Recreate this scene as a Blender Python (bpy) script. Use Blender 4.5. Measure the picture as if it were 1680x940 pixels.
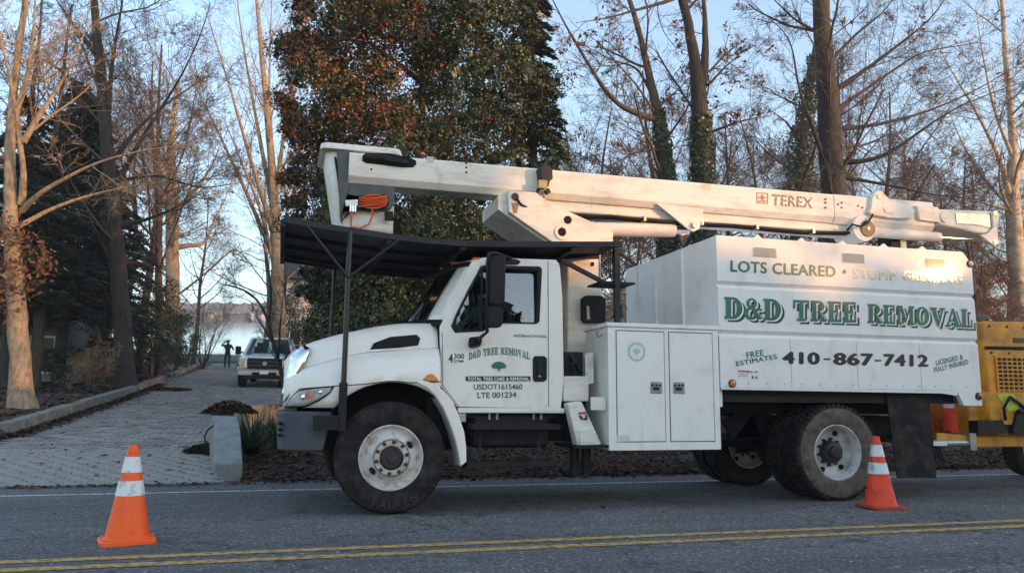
import bpy, bmesh, math, random
import numpy as np
from mathutils import Matrix, Vector
from mathutils.geometry import tessellate_polygon
R = math.radians
for o in list(bpy.data.objects): bpy.data.objects.remove(o)
scene = bpy.context.scene
COL = scene.collection
rng = np.random.default_rng(7)
random.seed(7)

# ------------------------------------------------------------------ camera
# Frame: X runs along the truck towards its tail, Y away from the camera, Z up from the road.
CAM_POS = Vector((-1.023, -7.677, 1.015))
RIGHT = Vector((0.96191139, -0.27328806, 0.00633417))
UP = Vector((-0.04511436, -0.13585326, 0.98970126))
FWD = Vector((0.26961302, 0.95229067, 0.14300801))
FOC = 1331.7                       # focal length in photograph pixels (1680 wide)
cam_data = bpy.data.cameras.new('camera')
cam = bpy.data.objects.new('camera', cam_data); COL.objects.link(cam)
cam.matrix_world = Matrix(((RIGHT.x, UP.x, -FWD.x, CAM_POS.x), (RIGHT.y, UP.y, -FWD.y, CAM_POS.y),
                           (RIGHT.z, UP.z, -FWD.z, CAM_POS.z), (0, 0, 0, 1)))
cam_data.sensor_width = 36; cam_data.lens = 36 * FOC / 1680
cam_data.clip_start = 0.05; cam_data.clip_end = 6000
scene.camera = cam

# ------------------------------------------------------------------ sky and sun (low evening sun behind the camera, to its right)
SUN_DIR = Vector((0.685, -0.715, 0.141)).normalized()      # from the scene towards the sun
world = bpy.data.worlds.new('World'); scene.world = world; world.use_nodes = True
wn = world.node_tree.nodes; wl = world.node_tree.links
bg = wn['Background']
sky = wn.new('ShaderNodeTexSky'); sky.sky_type = 'NISHITA'; sky.sun_disc = False
sky.sun_elevation = math.asin(SUN_DIR.z)
sky.sun_rotation = math.atan2(SUN_DIR.x, SUN_DIR.y)
sky.altitude = 0; sky.air_density = 1.0; sky.dust_density = 0.7; sky.ozone_density = 1.7
wl.new(sky.outputs[0], bg.inputs[0]); bg.inputs[1].default_value = 0.15
sun_data = bpy.data.lights.new('sun', 'SUN'); sun_data.energy = 1.15; sun_data.angle = R(0.6); sun_data.color = (1.0, 0.46, 0.15)
sun = bpy.data.objects.new('sun', sun_data); COL.objects.link(sun)
sun.rotation_euler = SUN_DIR.to_track_quat('Z', 'Y').to_euler()
scene.view_settings.view_transform = 'Standard'; scene.view_settings.look = 'None'
scene.view_settings.gamma = 1.0; scene.view_settings.exposure = 2.02
scene.view_settings.use_curve_mapping = False
scene.render.engine = 'CYCLES'
scene.cycles.max_bounces = 6; scene.cycles.transparent_max_bounces = 12
scene.cycles.use_denoising = True

# ------------------------------------------------------------------ helpers
def ray(px, py): return FWD + RIGHT * ((px - 840) / FOC) - UP * ((py - 470) / FOC)
def at(px, py, Y):                                  # point at real depth Y seen at a photograph pixel
    d = ray(px, py); return CAM_POS + d * ((Y - CAM_POS.y) / d.y)
def xz(px, py, Y): p = at(px, py, Y); return (p.x, p.z)
def poly(Y, pts): return [xz(a, b, Y) for a, b in pts]
def G(x, y):                                        # height of the land
    g = np.where(y < 3.8, 0.0, np.where(y < 45, 0.0733 * (y - 3.8), 3.02 + 0.085 * (y - 45)))
    return g
def g1(x, y): return float(G(np.float64(x), np.float64(y)))
def on_ground(px, py):
    d = ray(px, py)
    for i in range(300, 9000):
        p = CAM_POS + d * (i * 0.01)
        if p.z <= g1(p.x, p.y): return p
    return p

WM = {}
def place(o, parent):
    COL.objects.link(o)
    if parent is not None:
        o.parent = parent
        o.matrix_parent_inverse = WM.get(parent.name, Matrix()).inverted()
def node(name, loc=(0, 0, 0), parent=None, rz=0.0):
    o = bpy.data.objects.new(name, None); o.empty_display_size = 0.1
    m = Matrix.Translation(loc) @ Matrix.Rotation(rz, 4, 'Z')
    place(o, parent)
    if parent is None: o.matrix_world = m
    else: o.matrix_basis = m
    WM[o.name] = m
    return o
def tag(o, label, cat=None, group=None, kind=None):
    if label: o['label'] = label
    if cat: o['category'] = cat
    if group: o['group'] = group
    if kind: o['kind'] = kind
    return o
def struct(o, label=None): o['kind'] = 'structure'; (label and tag(o, label)); return o
def copy_tree(o, parent=None):
    c = o.copy(); COL.objects.link(c); c.parent = parent
    if parent is not None: c.matrix_parent_inverse = o.matrix_parent_inverse.copy()
    for ch in o.children: copy_tree(ch, c)
    return c

def finish(me, mat, smooth):
    if mat is not None: me.materials.append(mat)
    if smooth:
        me.polygons.foreach_set('use_smooth', np.ones(len(me.polygons), dtype=bool))
        if smooth < 170: me.set_sharp_from_angle(angle=R(smooth))
def mesh_np(name, V, F, mat, parent=None, smooth=0):
    me = bpy.data.meshes.new(name)
    V = np.ascontiguousarray(V, dtype=np.float32); F = np.ascontiguousarray(F, dtype=np.int32)
    n, k = F.shape
    me.vertices.add(len(V)); me.vertices.foreach_set('co', V.ravel())
    me.loops.add(n * k); me.loops.foreach_set('vertex_index', F.ravel())
    me.polygons.add(n); me.polygons.foreach_set('loop_start', np.arange(n, dtype=np.int32) * k)
    me.update(calc_edges=True); finish(me, mat, smooth)
    o = bpy.data.objects.new(name, me); place(o, parent); return o

class MB:
    """collects shapes that become ONE mesh object"""
    def __init__(s): s.v = []; s.f = []
    def add(s, v, f):
        b = len(s.v); s.v += [tuple(p) for p in v]; s.f += [tuple(i + b for i in q) for q in f]; return s
    def box(s, x0, x1, y0, y1, z0, z1):
        return s.add([(x, y, z) for x in (x0, x1) for y in (y0, y1) for z in (z0, z1)],
                     [(0, 1, 3, 2), (4, 6, 7, 5), (0, 4, 5, 1), (2, 3, 7, 6), (0, 2, 6, 4), (1, 5, 7, 3)])
    def bar(s, p, q, w, h, up=(0, 0, 1)):
        p, q, up = Vector(p), Vector(q), Vector(up)
        d = (q - p).normalized(); a = d.cross(up)
        if a.length < 1e-4: a = d.cross(Vector((0, 1, 0)))
        a.normalize(); b = a.cross(d)
        v = [c + a * (i * w / 2) + b * (j * h / 2) for c in (p, q) for i, j in ((-1, -1), (1, -1), (1, 1), (-1, 1))]
        return s.add(v, [(0, 3, 2, 1), (4, 5, 6, 7), (0, 1, 5, 4), (1, 2, 6, 5), (2, 3, 7, 6), (3, 0, 4, 7)])
    def tube(s, pts, r, n=8, cap=True):
        pts = [Vector(p) for p in pts]; m = len(pts); rr = r if isinstance(r, (list, tuple)) else [r] * m
        v = []; a = None
        for i, p in enumerate(pts):
            t = (pts[min(i + 1, m - 1)] - pts[max(i - 1, 0)]).normalized()
            if a is None: a = t.orthogonal().normalized()
            else: a = (a - t * a.dot(t)).normalized()
            b = t.cross(a)
            v += [p + (a * math.cos(2 * math.pi * k / n) + b * math.sin(2 * math.pi * k / n)) * rr[i] for k in range(n)]
        f = [(i * n + k, i * n + (k + 1) % n, (i + 1) * n + (k + 1) % n, (i + 1) * n + k) for i in range(m - 1) for k in range(n)]
        if cap: f += [tuple(range(n))[::-1], tuple(range((m - 1) * n, m * n))]
        return s.add(v, f)
    def cyl(s, p, q, r, r2=None, n=16): return s.tube([p, q], [r, r if r2 is None else r2], n)
    def prism(s, pl, fa, fb, holes=()):
        """polygon (with holes) between the two surfaces fa(a,b) and fb(a,b)"""
        loops = [list(pl)] + [list(h) for h in holes]
        flat = [p for l in loops for p in l]
        tris = tessellate_polygon([[Vector((a, b, 0)) for a, b in l] for l in loops])
        n = len(flat)
        v = [fa(*p) for p in flat] + [fb(*p) for p in flat]
        f = [tuple(t) for t in tris] + [tuple(i + n for i in reversed(t)) for t in tris]
        b = 0
        for l in loops:
            m = len(l); f += [(b + i, b + (i + 1) % m, n + b + (i + 1) % m, n + b + i) for i in range(m)]; b += m
        return s.add(v, f)
    def plate(s, pl, y0, y1, holes=()):             # polygon in X-Z between two depths
        return s.prism(pl, lambda a, b: (a, y0, b), lambda a, b: (a, y1, b), holes)
    def slab(s, pl, z0, z1):                        # polygon in X-Y between two heights
        return s.prism(pl, lambda a, b: (a, b, z0), lambda a, b: (a, b, z1))
    def side(s, pl, x0, x1, holes=()):              # polygon in Y-Z between two x
        return s.prism(pl, lambda a, b: (x0, a, b), lambda a, b: (x1, a, b), holes)
    def lathe(s, prof, c, axis='Y', n=40):          # prof: (radius, distance along the axis)
        v = []; m = len(prof)
        for r, t in prof:
            for k in range(n):
                a = 2 * math.pi * k / n; ca, sa = r * math.cos(a), r * math.sin(a)
                v.append({'Y': (c[0] + ca, c[1] + t, c[2] + sa), 'Z': (c[0] + ca, c[1] + sa, c[2] + t), 'X': (c[0] + t, c[1] + ca, c[2] + sa)}[axis])
        return s.add(v, [(i * n + k, i * n + (k + 1) % n, (i + 1) * n + (k + 1) % n, (i + 1) * n + k) for i in range(m - 1) for k in range(n)])
    def grid(s, P, closed=False):
        m, n = len(P), len(P[0])
        return s.add([p for row in P for p in row],
                     [(i * n + j, i * n + (j + 1) % n, (i + 1) * n + (j + 1) % n, (i + 1) * n + j) for i in range(m - 1) for j in range(n if closed else n - 1)])
    def ball(s, c, r, n=10, m=6, sc=(1, 1, 1)):
        P = [[(c[0] + sc[0] * r * math.sin(math.pi * i / m) * math.cos(2 * math.pi * j / n), c[1] + sc[1] * r * math.sin(math.pi * i / m) * math.sin(2 * math.pi * j / n), c[2] + sc[2] * r * math.cos(math.pi * i / m)) for j in range(n)] for i in range(m + 1)]
        return s.grid(P, True)
    def build(s, name, mat, parent=None, bevel=0, smooth=0, seg=2, thick=0, sub=0):
        me = bpy.data.meshes.new(name); me.from_pydata([tuple(p) for p in s.v], [], s.f); me.update()
        bm = bmesh.new(); bm.from_mesh(me); bmesh.ops.remove_doubles(bm, verts=bm.verts, dist=1e-5)
        bmesh.ops.recalc_face_normals(bm, faces=bm.faces); bm.to_mesh(me); bm.free()
        if bevel and not smooth: smooth = 35
        finish(me, mat, smooth)
        o = bpy.data.objects.new(name, me); place(o, parent)
        if sub: m = o.modifiers.new('s', 'SUBSURF'); m.levels = m.render_levels = sub
        if thick: m = o.modifiers.new('t', 'SOLIDIFY'); m.thickness = thick; m.offset = 0
        if bevel:
            m = o.modifiers.new('b', 'BEVEL'); m.width = bevel; m.segments = seg; m.limit_method = 'ANGLE'; m.angle_limit = R(35); m.use_clamp_overlap = True
        return o

# ------------------------------------------------------------------ materials
def mat(name, col, rough=0.6, metal=0.0, var=0.0, vscale=3.0, vcol=None, bump=0.0, bscale=20.0, coat=0.0, spec=0.5, stretch=None, island=None, detail=6, fac=(0.4, 0.7), emit=None, trans=0.0, streak=None):
    m = bpy.data.materials.new(name); m.use_nodes = True; nt = m.node_tree; b = nt.nodes['Principled BSDF']
    L = nt.links.new
    b.inputs['Base Color'].default_value = (*col, 1); b.inputs['Roughness'].default_value = rough
    b.inputs['Metallic'].default_value = metal; b.inputs['Specular IOR Level'].default_value = spec
    if coat: b.inputs['Coat Weight'].default_value = coat; b.inputs['Coat Roughness'].default_value = 0.08
    if trans: b.inputs['Transmission Weight'].default_value = trans
    if emit: b.inputs['Emission Color'].default_value = (*emit[0], 1); b.inputs['Emission Strength'].default_value = emit[1]
    tc = nt.nodes.new('ShaderNodeTexCoord'); src = tc.outputs['Object']
    if stretch:
        mp = nt.nodes.new('ShaderNodeMapping'); mp.inputs['Scale'].default_value = stretch; L(src, mp.inputs[0]); src = mp.outputs[0]
    out = None
    if var or vcol:
        no = nt.nodes.new('ShaderNodeTexNoise'); no.inputs['Scale'].default_value = vscale; no.inputs['Detail'].default_value = detail; no.inputs['Roughness'].default_value = 0.62; L(src, no.inputs['Vector'])
        rp = nt.nodes.new('ShaderNodeMapRange'); rp.inputs[1].default_value = fac[0]; rp.inputs[2].default_value = fac[1]; L(no.outputs[0], rp.inputs[0])
        mx = nt.nodes.new('ShaderNodeMix'); mx.data_type = 'RGBA'; L(rp.outputs[0], mx.inputs[0])
        mx.inputs[6].default_value = (*col, 1)
        mx.inputs[7].default_value = (*(vcol if vcol else tuple(c * (1 - var) for c in col)), 1)
        out = mx.outputs[2]
        rr = nt.nodes.new('ShaderNodeMapRange'); rr.inputs[3].default_value = max(0.02, rough - 0.06); rr.inputs[4].default_value = min(1, rough + 0.1); L(no.outputs[0], rr.inputs[0]); L(rr.outputs[0], b.inputs['Roughness'])
    if island:                                       # a colour of its own for every leaf / piece
        ge = nt.nodes.new('ShaderNodeNewGeometry'); cr = nt.nodes.new('ShaderNodeValToRGB')
        el = cr.color_ramp.elements; n = len(island)
        while len(el) < n: el.new(0.5)
        for i, c in enumerate(island): el[i].position = i / max(1, n - 1); el[i].color = (*c, 1)
        L(ge.outputs['Random Per Island'], cr.inputs[0])
        if out is None: out = cr.outputs[0]
        else:
            m2 = nt.nodes.new('ShaderNodeMix'); m2.data_type = 'RGBA'; m2.blend_type = 'MULTIPLY'; m2.inputs[0].default_value = 1
            L(out, m2.inputs[6]); L(cr.outputs[0], m2.inputs[7]); out = m2.outputs[2]
    if streak:                                       # runs of dirt or rust: (colour, mapping scale, low, high, strength)
        mp2 = nt.nodes.new('ShaderNodeMapping'); mp2.inputs['Scale'].default_value = streak[1]; L(tc.outputs['Object'], mp2.inputs[0])
        ns = nt.nodes.new('ShaderNodeTexNoise'); ns.inputs['Scale'].default_value = 1.0; ns.inputs['Detail'].default_value = 9; ns.inputs['Roughness'].default_value = 0.7; L(mp2.outputs[0], ns.inputs['Vector'])
        rs = nt.nodes.new('ShaderNodeMapRange'); rs.inputs[1].default_value = streak[2]; rs.inputs[2].default_value = streak[3]; rs.inputs[4].default_value = streak[4]; L(ns.outputs[0], rs.inputs[0])
        ms = nt.nodes.new('ShaderNodeMix'); ms.data_type = 'RGBA'; L(rs.outputs[0], ms.inputs[0]); ms.inputs[7].default_value = (*streak[0], 1)
        if out is None: ms.inputs[6].default_value = (*col, 1)
        else: L(out, ms.inputs[6])
        out = ms.outputs[2]
    if out is not None: L(out, b.inputs['Base Color'])
    if bump:
        nb = nt.nodes.new('ShaderNodeTexNoise'); nb.inputs['Scale'].default_value = bscale; nb.inputs['Detail'].default_value = 8; L(src, nb.inputs['Vector'])
        bp = nt.nodes.new('ShaderNodeBump'); bp.inputs['Strength'].default_value = min(1, bump); bp.inputs['Distance'].default_value = 0.02; L(nb.outputs[0], bp.inputs['Height']); L(bp.outputs[0], b.inputs['Normal'])
    return m
def glass_mat(name, tint, refl=0.25, rough=0.0):
    m = bpy.data.materials.new(name); m.use_nodes = True; nt = m.node_tree; nt.nodes.clear(); L = nt.links.new
    o = nt.nodes.new('ShaderNodeOutputMaterial'); t = nt.nodes.new('ShaderNodeBsdfTransparent'); t.inputs[0].default_value = (*tint, 1)
    g = nt.nodes.new('ShaderNodeBsdfGlossy'); g.inputs['Roughness'].default_value = rough
    fr = nt.nodes.new('ShaderNodeLayerWeight'); fr.inputs[0].default_value = refl
    mx = nt.nodes.new('ShaderNodeMixShader'); L(fr.outputs['Fresnel'], mx.inputs[0]); L(t.outputs[0], mx.inputs[1]); L(g.outputs[0], mx.inputs[2]); L(mx.outputs[0], o.inputs[0])
    return m
M = {}
M['paint'] = mat('truck_paint', (0.85, 0.83, 0.80), 0.5, spec=.28, var=0.16, vscale=3.4, vcol=(0.60, 0.56, 0.50), stretch=(1.2, 1.0, 0.8), coat=0.06, bump=0.05, bscale=1.6, fac=(0.52, 0.9), detail=10, streak=((.30, .20, .12), (9, 9, .55), .63, .82, .5))
M['cab_paint'] = mat('cab_cream_white', (0.88, 0.83, 0.76), 0.36, var=0.16, vscale=2.6, vcol=(0.62, 0.54, 0.44), stretch=(1.2, 1.2, 0.9), coat=0.2, bump=0.03, bscale=1.8, fac=(0.53, 0.9), detail=10, streak=((.34, .27, .20), (7, 7, .8), .64, .84, .45))
M['boom'] = mat('boom_fibreglass', (0.80, 0.75, 0.67), 0.55, var=0.2, vscale=4, vcol=(0.55, 0.48, 0.40), stretch=(0.7, 1, 2.5), fac=(0.45, 0.8), bump=0.05, bscale=30, streak=((.22, .16, .11), (5, 5, 1.6), .60, .76, .6))
M['boom_dark'] = mat('boom_dirty_underside', (0.50, 0.47, 0.43), 0.6, var=0.3, vscale=5, fac=(0.4, 0.8))
M['grey_plastic'] = mat('bumper_grey', (0.050, 0.058, 0.078), 0.5, var=0.2, vscale=6, bump=0.05, bscale=90)
M['black'] = mat('black_steel', (0.009, 0.0095, 0.011), 0.6, spec=.3, var=0.3, vscale=8, vcol=(0.022, 0.019, 0.018))
M['black_paint'] = mat('black_pole_paint', (0.008, 0.008, 0.009), 0.3, spec=.4)
M['canopy'] = mat('canopy_dark_steel', (0.013, 0.014, 0.018), 0.55, spec=.35, var=0.3, vscale=5, vcol=(0.03, 0.028, 0.027))
M['rubber'] = mat('tyre_rubber', (0.011, 0.0105, 0.0105), 0.75, spec=.25, var=0.4, vscale=7, vcol=(0.05, 0.04, 0.031), fac=(.45, .68), bump=0.1, bscale=60)
M['rubber_dusty'] = mat('dusty_tyre_rubber', (0.14, 0.115, 0.088), 0.85, spec=.25, var=0.4, vscale=9, vcol=(0.05, 0.042, 0.035), bump=0.15, bscale=50)
M['rim'] = mat('white_rim', (0.62, 0.60, 0.57), 0.4, var=0.3, vscale=13, vcol=(0.30, 0.17, 0.09), fac=(0.50, 0.72))
M['rim_dirty'] = mat('dirty_rim', (0.55, 0.54, 0.51), 0.5, var=0.4, vscale=9, vcol=(0.22, 0.19, 0.16), fac=(0.48, 0.74))
M['rust'] = mat('rusty_nut', (0.07, 0.04, 0.028), 0.7, var=0.4, vscale=60)
M['rust_ring'] = mat('rust_ring', (0.20, 0.10, 0.05), 0.75, var=.4, vscale=30, vcol=(.42, .36, .30))
M['hub'] = mat('greasy_hub', (0.025, 0.024, 0.024), 0.4, var=0.4, vscale=30)
M['hole'] = mat('hole_shade_black', (0.006, 0.006, 0.006), 0.9)  # near-black; shade inside openings put into the colour, also plain black parts
M['chrome'] = mat('chrome', (0.78, 0.79, 0.80), 0.08, metal=1.0, var=0.1, vscale=8)
M['steel'] = mat('galvanised_steel', (0.42, 0.42, 0.42), 0.4, metal=0.7, var=0.3, vscale=9)
M['grille'] = mat('grille_dark', (0.03, 0.032, 0.036), 0.35, metal=0.3)
M['lens'] = mat('lamp_lens', (0.36, 0.39, 0.39), 0.22, coat=0.6, var=.3, vscale=9)
M['amber'] = mat('amber_lens', (0.62, 0.16, 0.02), 0.2, coat=0.6)
M['red_lens'] = mat('red_lens', (0.24, 0.02, 0.02), 0.2, coat=0.6)
M['pale_lens'] = mat('pale_lens', (0.55, 0.42, 0.30), 0.2, coat=0.6)
M['glass'] = glass_mat('cab_glass', (0.45, 0.52, 0.52), 0.55)
M['wind'] = glass_mat('windscreen_glass', (0.42, 0.52, 0.54), 0.28)
M['gasket'] = mat('window_gasket', (0.008, 0.008, 0.009), 0.6, spec=.3)
M['interior'] = mat('cab_interior', (0.05, 0.055, 0.065), 0.8, var=0.3, vscale=5)
M['seat'] = mat('seat_fabric', (0.06, 0.075, 0.10), 0.9, var=0.3, vscale=12)
M['green'] = mat('green_lettering', (0.012, 0.13, 0.085), 0.4, var=0.3, vscale=2.5, vcol=(0.03, 0.20, 0.14), coat=0.3)
M['faded_green'] = mat('faded_green_lettering', (0.24, 0.36, 0.27), 0.35, var=0.5, vscale=14, vcol=(0.50, 0.52, 0.46), fac=(0.45, 0.62), coat=0.9)
M['ink'] = mat('black_lettering', (0.02, 0.02, 0.024), 0.4)
M['white_ink'] = mat('white_lettering', (0.8, 0.8, 0.78), 0.4)
M['worn_ink'] = mat('worn_brown_lettering', (0.10, 0.09, 0.08), 0.5, var=0.5, vscale=40, vcol=(0.6, 0.55, 0.5), fac=(0.5, 0.62))
M['red_ink'] = mat('red_lettering', (0.45, 0.05, 0.03), 0.5, var=0.4, vscale=40, vcol=(0.6, 0.4, 0.35), fac=(0.5, 0.66))
M['pale_green'] = mat('pale_green_emblem', (0.42, 0.58, 0.52), 0.5)
M['hivis'] = mat('hivis_cloth', (0.20, 0.65, 0.10), 0.8)
M['orange_hose'] = mat('orange_hose', (0.62, 0.09, 0.02), 0.45)

# ------------------------------------------------------------------ ground, road, driveway, lake
M['ground'] = mat('leafy_earth', (0.040, 0.030, 0.022), 0.95, var=0.5, vscale=3, vcol=(0.10, 0.065, 0.04), bump=0.8, bscale=14)
M['lawn'] = mat('lawn', (0.045, 0.075, 0.03), 0.9, var=0.4, vscale=6, bump=0.5, bscale=60)
M['joint'] = mat('paver_joint_sand', (0.022, 0.021, 0.02), 0.95, var=0.3, vscale=20)
M['concrete'] = mat('grey_concrete', (0.25, 0.265, 0.26), 0.85, var=0.3, vscale=5, vcol=(0.16, 0.17, 0.165), bump=0.25, bscale=40)
M['kerb'] = mat('weathered_kerb_stone', (0.24, 0.23, 0.205), 0.9, var=0.45, vscale=4, vcol=(0.11, 0.105, 0.09), bump=0.3, bscale=30)
M['paver'] = mat('paver_concrete', (0.9, 0.9, 0.9), 0.85, var=0.25, vscale=9, bump=0.3, bscale=60, island=((0.22, 0.205, 0.185), (0.33, 0.31, 0.285), (0.27, 0.235, 0.205), (0.41, 0.385, 0.355), (0.16, 0.15, 0.14), (0.30, 0.285, 0.265)))
M['leaf_litter'] = mat('fallen_leaves', (0.1, 0.06, 0.04), 0.95, spec=.12, island=((0.028, 0.016, 0.011), (0.10, 0.048, 0.026), (0.055, 0.03, 0.02), (0.17, 0.095, 0.055), (0.03, 0.018, 0.013), (0.085, 0.055, 0.036), (0.045, 0.026, 0.018)))

def asphalt():
    m = bpy.data.materials.new('asphalt'); m.use_nodes = True; nt = m.node_tree; b = nt.nodes['Principled BSDF']; L = nt.links.new
    tc = nt.nodes.new('ShaderNodeTexCoord')
    vo = nt.nodes.new('ShaderNodeTexVoronoi'); vo.inputs['Scale'].default_value = 62; L(tc.outputs['Object'], vo.inputs['Vector'])
    n1 = nt.nodes.new('ShaderNodeTexNoise'); n1.inputs['Scale'].default_value = 0.7; n1.inputs['Detail'].default_value = 5; L(tc.outputs['Object'], n1.inputs['Vector'])
    n2 = nt.nodes.new('ShaderNodeTexNoise'); n2.inputs['Scale'].default_value = 38; n2.inputs['Detail'].default_value = 9; n2.inputs['Roughness'].default_value = 0.75; L(tc.outputs['Object'], n2.inputs['Vector'])
    cr = nt.nodes.new('ShaderNodeValToRGB'); e = cr.color_ramp.elements
    e[0].position = 0.0; e[0].color = (0.030, 0.029, 0.029, 1); e[1].position = 1; e[1].color = (0.44, 0.42, 0.39, 1)
    for p, c in ((0.5, 0.075), (0.85, 0.14)):
        x = e.new(p); x.color = (c * 1.06, c * 1.02, c * 0.98, 1)
    L(vo.outputs['Color'], cr.inputs[0])
    mx = nt.nodes.new('ShaderNodeMix'); mx.data_type = 'RGBA'; mx.blend_type = 'MULTIPLY'; mx.inputs[0].default_value = 0.85
    r1 = nt.nodes.new('ShaderNodeMapRange'); r1.inputs[1].default_value = 0.3; r1.inputs[2].default_value = 0.7; r1.inputs[3].default_value = 1.25; r1.inputs[4].default_value = 1.8; L(n1.outputs[0], r1.inputs[0])
    L(cr.outputs[0], mx.inputs[6]); L(r1.outputs[0], mx.inputs[7])
    # thin wandering cracks
    wv = nt.nodes.new('ShaderNodeTexVoronoi'); wv.feature = 'DISTANCE_TO_EDGE'; wv.inputs['Scale'].default_value = 0.42
    n3 = nt.nodes.new('ShaderNodeTexNoise'); n3.inputs['Scale'].default_value = 2.5; n3.inputs['Detail'].default_value = 6; L(tc.outputs['Object'], n3.inputs['Vector'])
    ad = nt.nodes.new('ShaderNodeMix'); ad.data_type = 'RGBA'; ad.blend_type = 'ADD'; ad.inputs[0].default_value = 0.9; L(tc.outputs['Object'], ad.inputs[6]); L(n3.outputs['Color'], ad.inputs[7]); L(ad.outputs[2], wv.inputs['Vector'])
    r2 = nt.nodes.new('ShaderNodeMapRange'); r2.inputs[1].default_value = 0.0; r2.inputs[2].default_value = 0.011; r2.inputs[3].default_value = 0.3; r2.inputs[4].default_value = 1; L(wv.outputs['Distance'], r2.inputs[0])
    m3 = nt.nodes.new('ShaderNodeMix'); m3.data_type = 'RGBA'; m3.blend_type = 'MULTIPLY'; m3.inputs[0].default_value = 1; L(mx.outputs[2], m3.inputs[6]); L(r2.outputs[0], m3.inputs[7])
    mpl = nt.nodes.new('ShaderNodeMapping'); mpl.inputs['Scale'].default_value = (0.07, 0.85, 1); L(tc.outputs['Object'], mpl.inputs[0])
    nl = nt.nodes.new('ShaderNodeTexNoise'); nl.inputs['Scale'].default_value = 1.0; nl.inputs['Detail'].default_value = 7; nl.inputs['Roughness'].default_value = 0.65; L(mpl.outputs[0], nl.inputs['Vector'])
    rl = nt.nodes.new('ShaderNodeMapRange'); rl.inputs[1].default_value = 0.35; rl.inputs[2].default_value = 0.68; rl.inputs[3].default_value = 0.68; rl.inputs[4].default_value = 1.22; L(nl.outputs[0], rl.inputs[0])
    no_ = nt.nodes.new('ShaderNodeTexNoise'); no_.inputs['Scale'].default_value = 1.7; no_.inputs['Detail'].default_value = 3; L(tc.outputs['Object'], no_.inputs['Vector'])
    ro_ = nt.nodes.new('ShaderNodeMapRange'); ro_.inputs[1].default_value = 0.66; ro_.inputs[2].default_value = 0.72; ro_.inputs[3].default_value = 1.0; ro_.inputs[4].default_value = 0.55; L(no_.outputs[0], ro_.inputs[0])
    mu = nt.nodes.new('ShaderNodeMath'); mu.operation = 'MULTIPLY'; L(rl.outputs[0], mu.inputs[0]); L(ro_.outputs[0], mu.inputs[1])
    m4 = nt.nodes.new('ShaderNodeMix'); m4.data_type = 'RGBA'; m4.blend_type = 'MULTIPLY'; m4.inputs[0].default_value = 1; L(m3.outputs[2], m4.inputs[6]); L(mu.outputs[0], m4.inputs[7])
    L(m4.outputs[2], b.inputs['Base Color']); b.inputs['Roughness'].default_value = 0.82
    bp = nt.nodes.new('ShaderNodeBump'); bp.inputs['Strength'].default_value = 0.6; bp.inputs['Distance'].default_value = 0.012; L(n2.outputs[0], bp.inputs['Height']); L(bp.outputs[0], b.inputs['Normal'])
    return m
M['asphalt'] = asphalt()
def line_paint(name, col, wear):
    m = mat(name, col, 0.7, var=0.5, vscale=16, vcol=(0.09, 0.09, 0.085), fac=wear, detail=10, bump=0.4, bscale=60); return m
M['white_line'] = line_paint('worn_white_line', (0.72, 0.72, 0.70), (0.44, 0.64))
M['yellow_line'] = line_paint('worn_yellow_line', (0.58, 0.34, 0.085), (0.45, 0.64))

def lake_z(x, y): return -2.91 + 0.0345 * x + 0.1071 * y
xs = np.array(sorted(set(list(np.linspace(-500, -60, 10)) + list(np.linspace(-50, 60, 111)) + list(np.linspace(70, 700, 12)) + [-5.95, -5.72, -5.55, -1.5])))
ys = np.array(sorted(set(list(np.linspace(-120, -12, 10)) + list(np.linspace(-10, 3, 6)) + [3.3, 3.42, 3.6, 3.8] + list(np.linspace(4, 70, 110)) + [70.6, 71.5, 73, 80, 120, 300, 580, 640, 660, 760])))
X, Y = np.meshgrid(xs, ys)
Z = G(X, Y)
Z += np.where(X < -5.7, 0.13, 0) * np.clip((Y - 4) / 2, 0, 1)
Z += np.where((X > 3) & (Y > 5), 0.03 * np.clip(X - 3, 0, 14) * np.clip((Y - 5) / 10, 0, 1), 0)
nz = rng.normal(0, 0.03, Z.shape); Z += np.where((Y > 4.2) & (Y < 69), nz, 0)
Z = np.where((X > -5.7) & (X < 2.2) & (Y > 3.35) & (Y < 54), np.minimum(Z, G(X, Y) - 0.10), Z)
Z = np.where(Y < 3.4, -0.06, Z)
Z = np.where(Y > 71, np.where(Y > 630, lake_z(X, Y) + 1.0, lake_z(X, Y) - 1.5), Z)
nx, ny = len(xs), len(ys)
idx = np.arange(nx * ny).reshape(ny, nx)
F = np.stack([idx[:-1, :-1], idx[:-1, 1:], idx[1:, 1:], idx[1:, :-1]], -1).reshape(-1, 4)
struct(mesh_np('ground', np.stack([X, Y, Z], -1).reshape(-1, 3), F, M['ground'], smooth=180), 'brown leafy ground around the road and driveway')

rd = MB(); rd.add([(-150, -7.6, 0), (150, -7.6, 0), (150, 3.37, 0), (-150, 3.37, 0), (-150, -7.6, -0.3), (150, -7.6, -0.3), (150, 3.37, -0.3), (-150, 3.37, -0.3)], [(0, 1, 2, 3), (0, 4, 5, 1), (2, 6, 7, 3)])
road = struct(rd.build('road', M['asphalt']), 'grey asphalt road under the bucket truck')
def stripe(name, y0, y1, m):
    n = 120; P = [[(-60 + i * 1.0, y0 + random.uniform(-.004, .004), 0.004) for i in range(n + 1)], [(-60 + i * 1.0, y1 + random.uniform(-.004, .004), 0.004) for i in range(n + 1)]]
    return MB().grid(P).build(name, m, road)
stripe('edge_line', 2.37, 2.47, M['white_line'])
stripe('centre_line', -1.72, -1.60, M['yellow_line'])
stripe('centre_line', -2.00, -1.88, M['yellow_line'])
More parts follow.
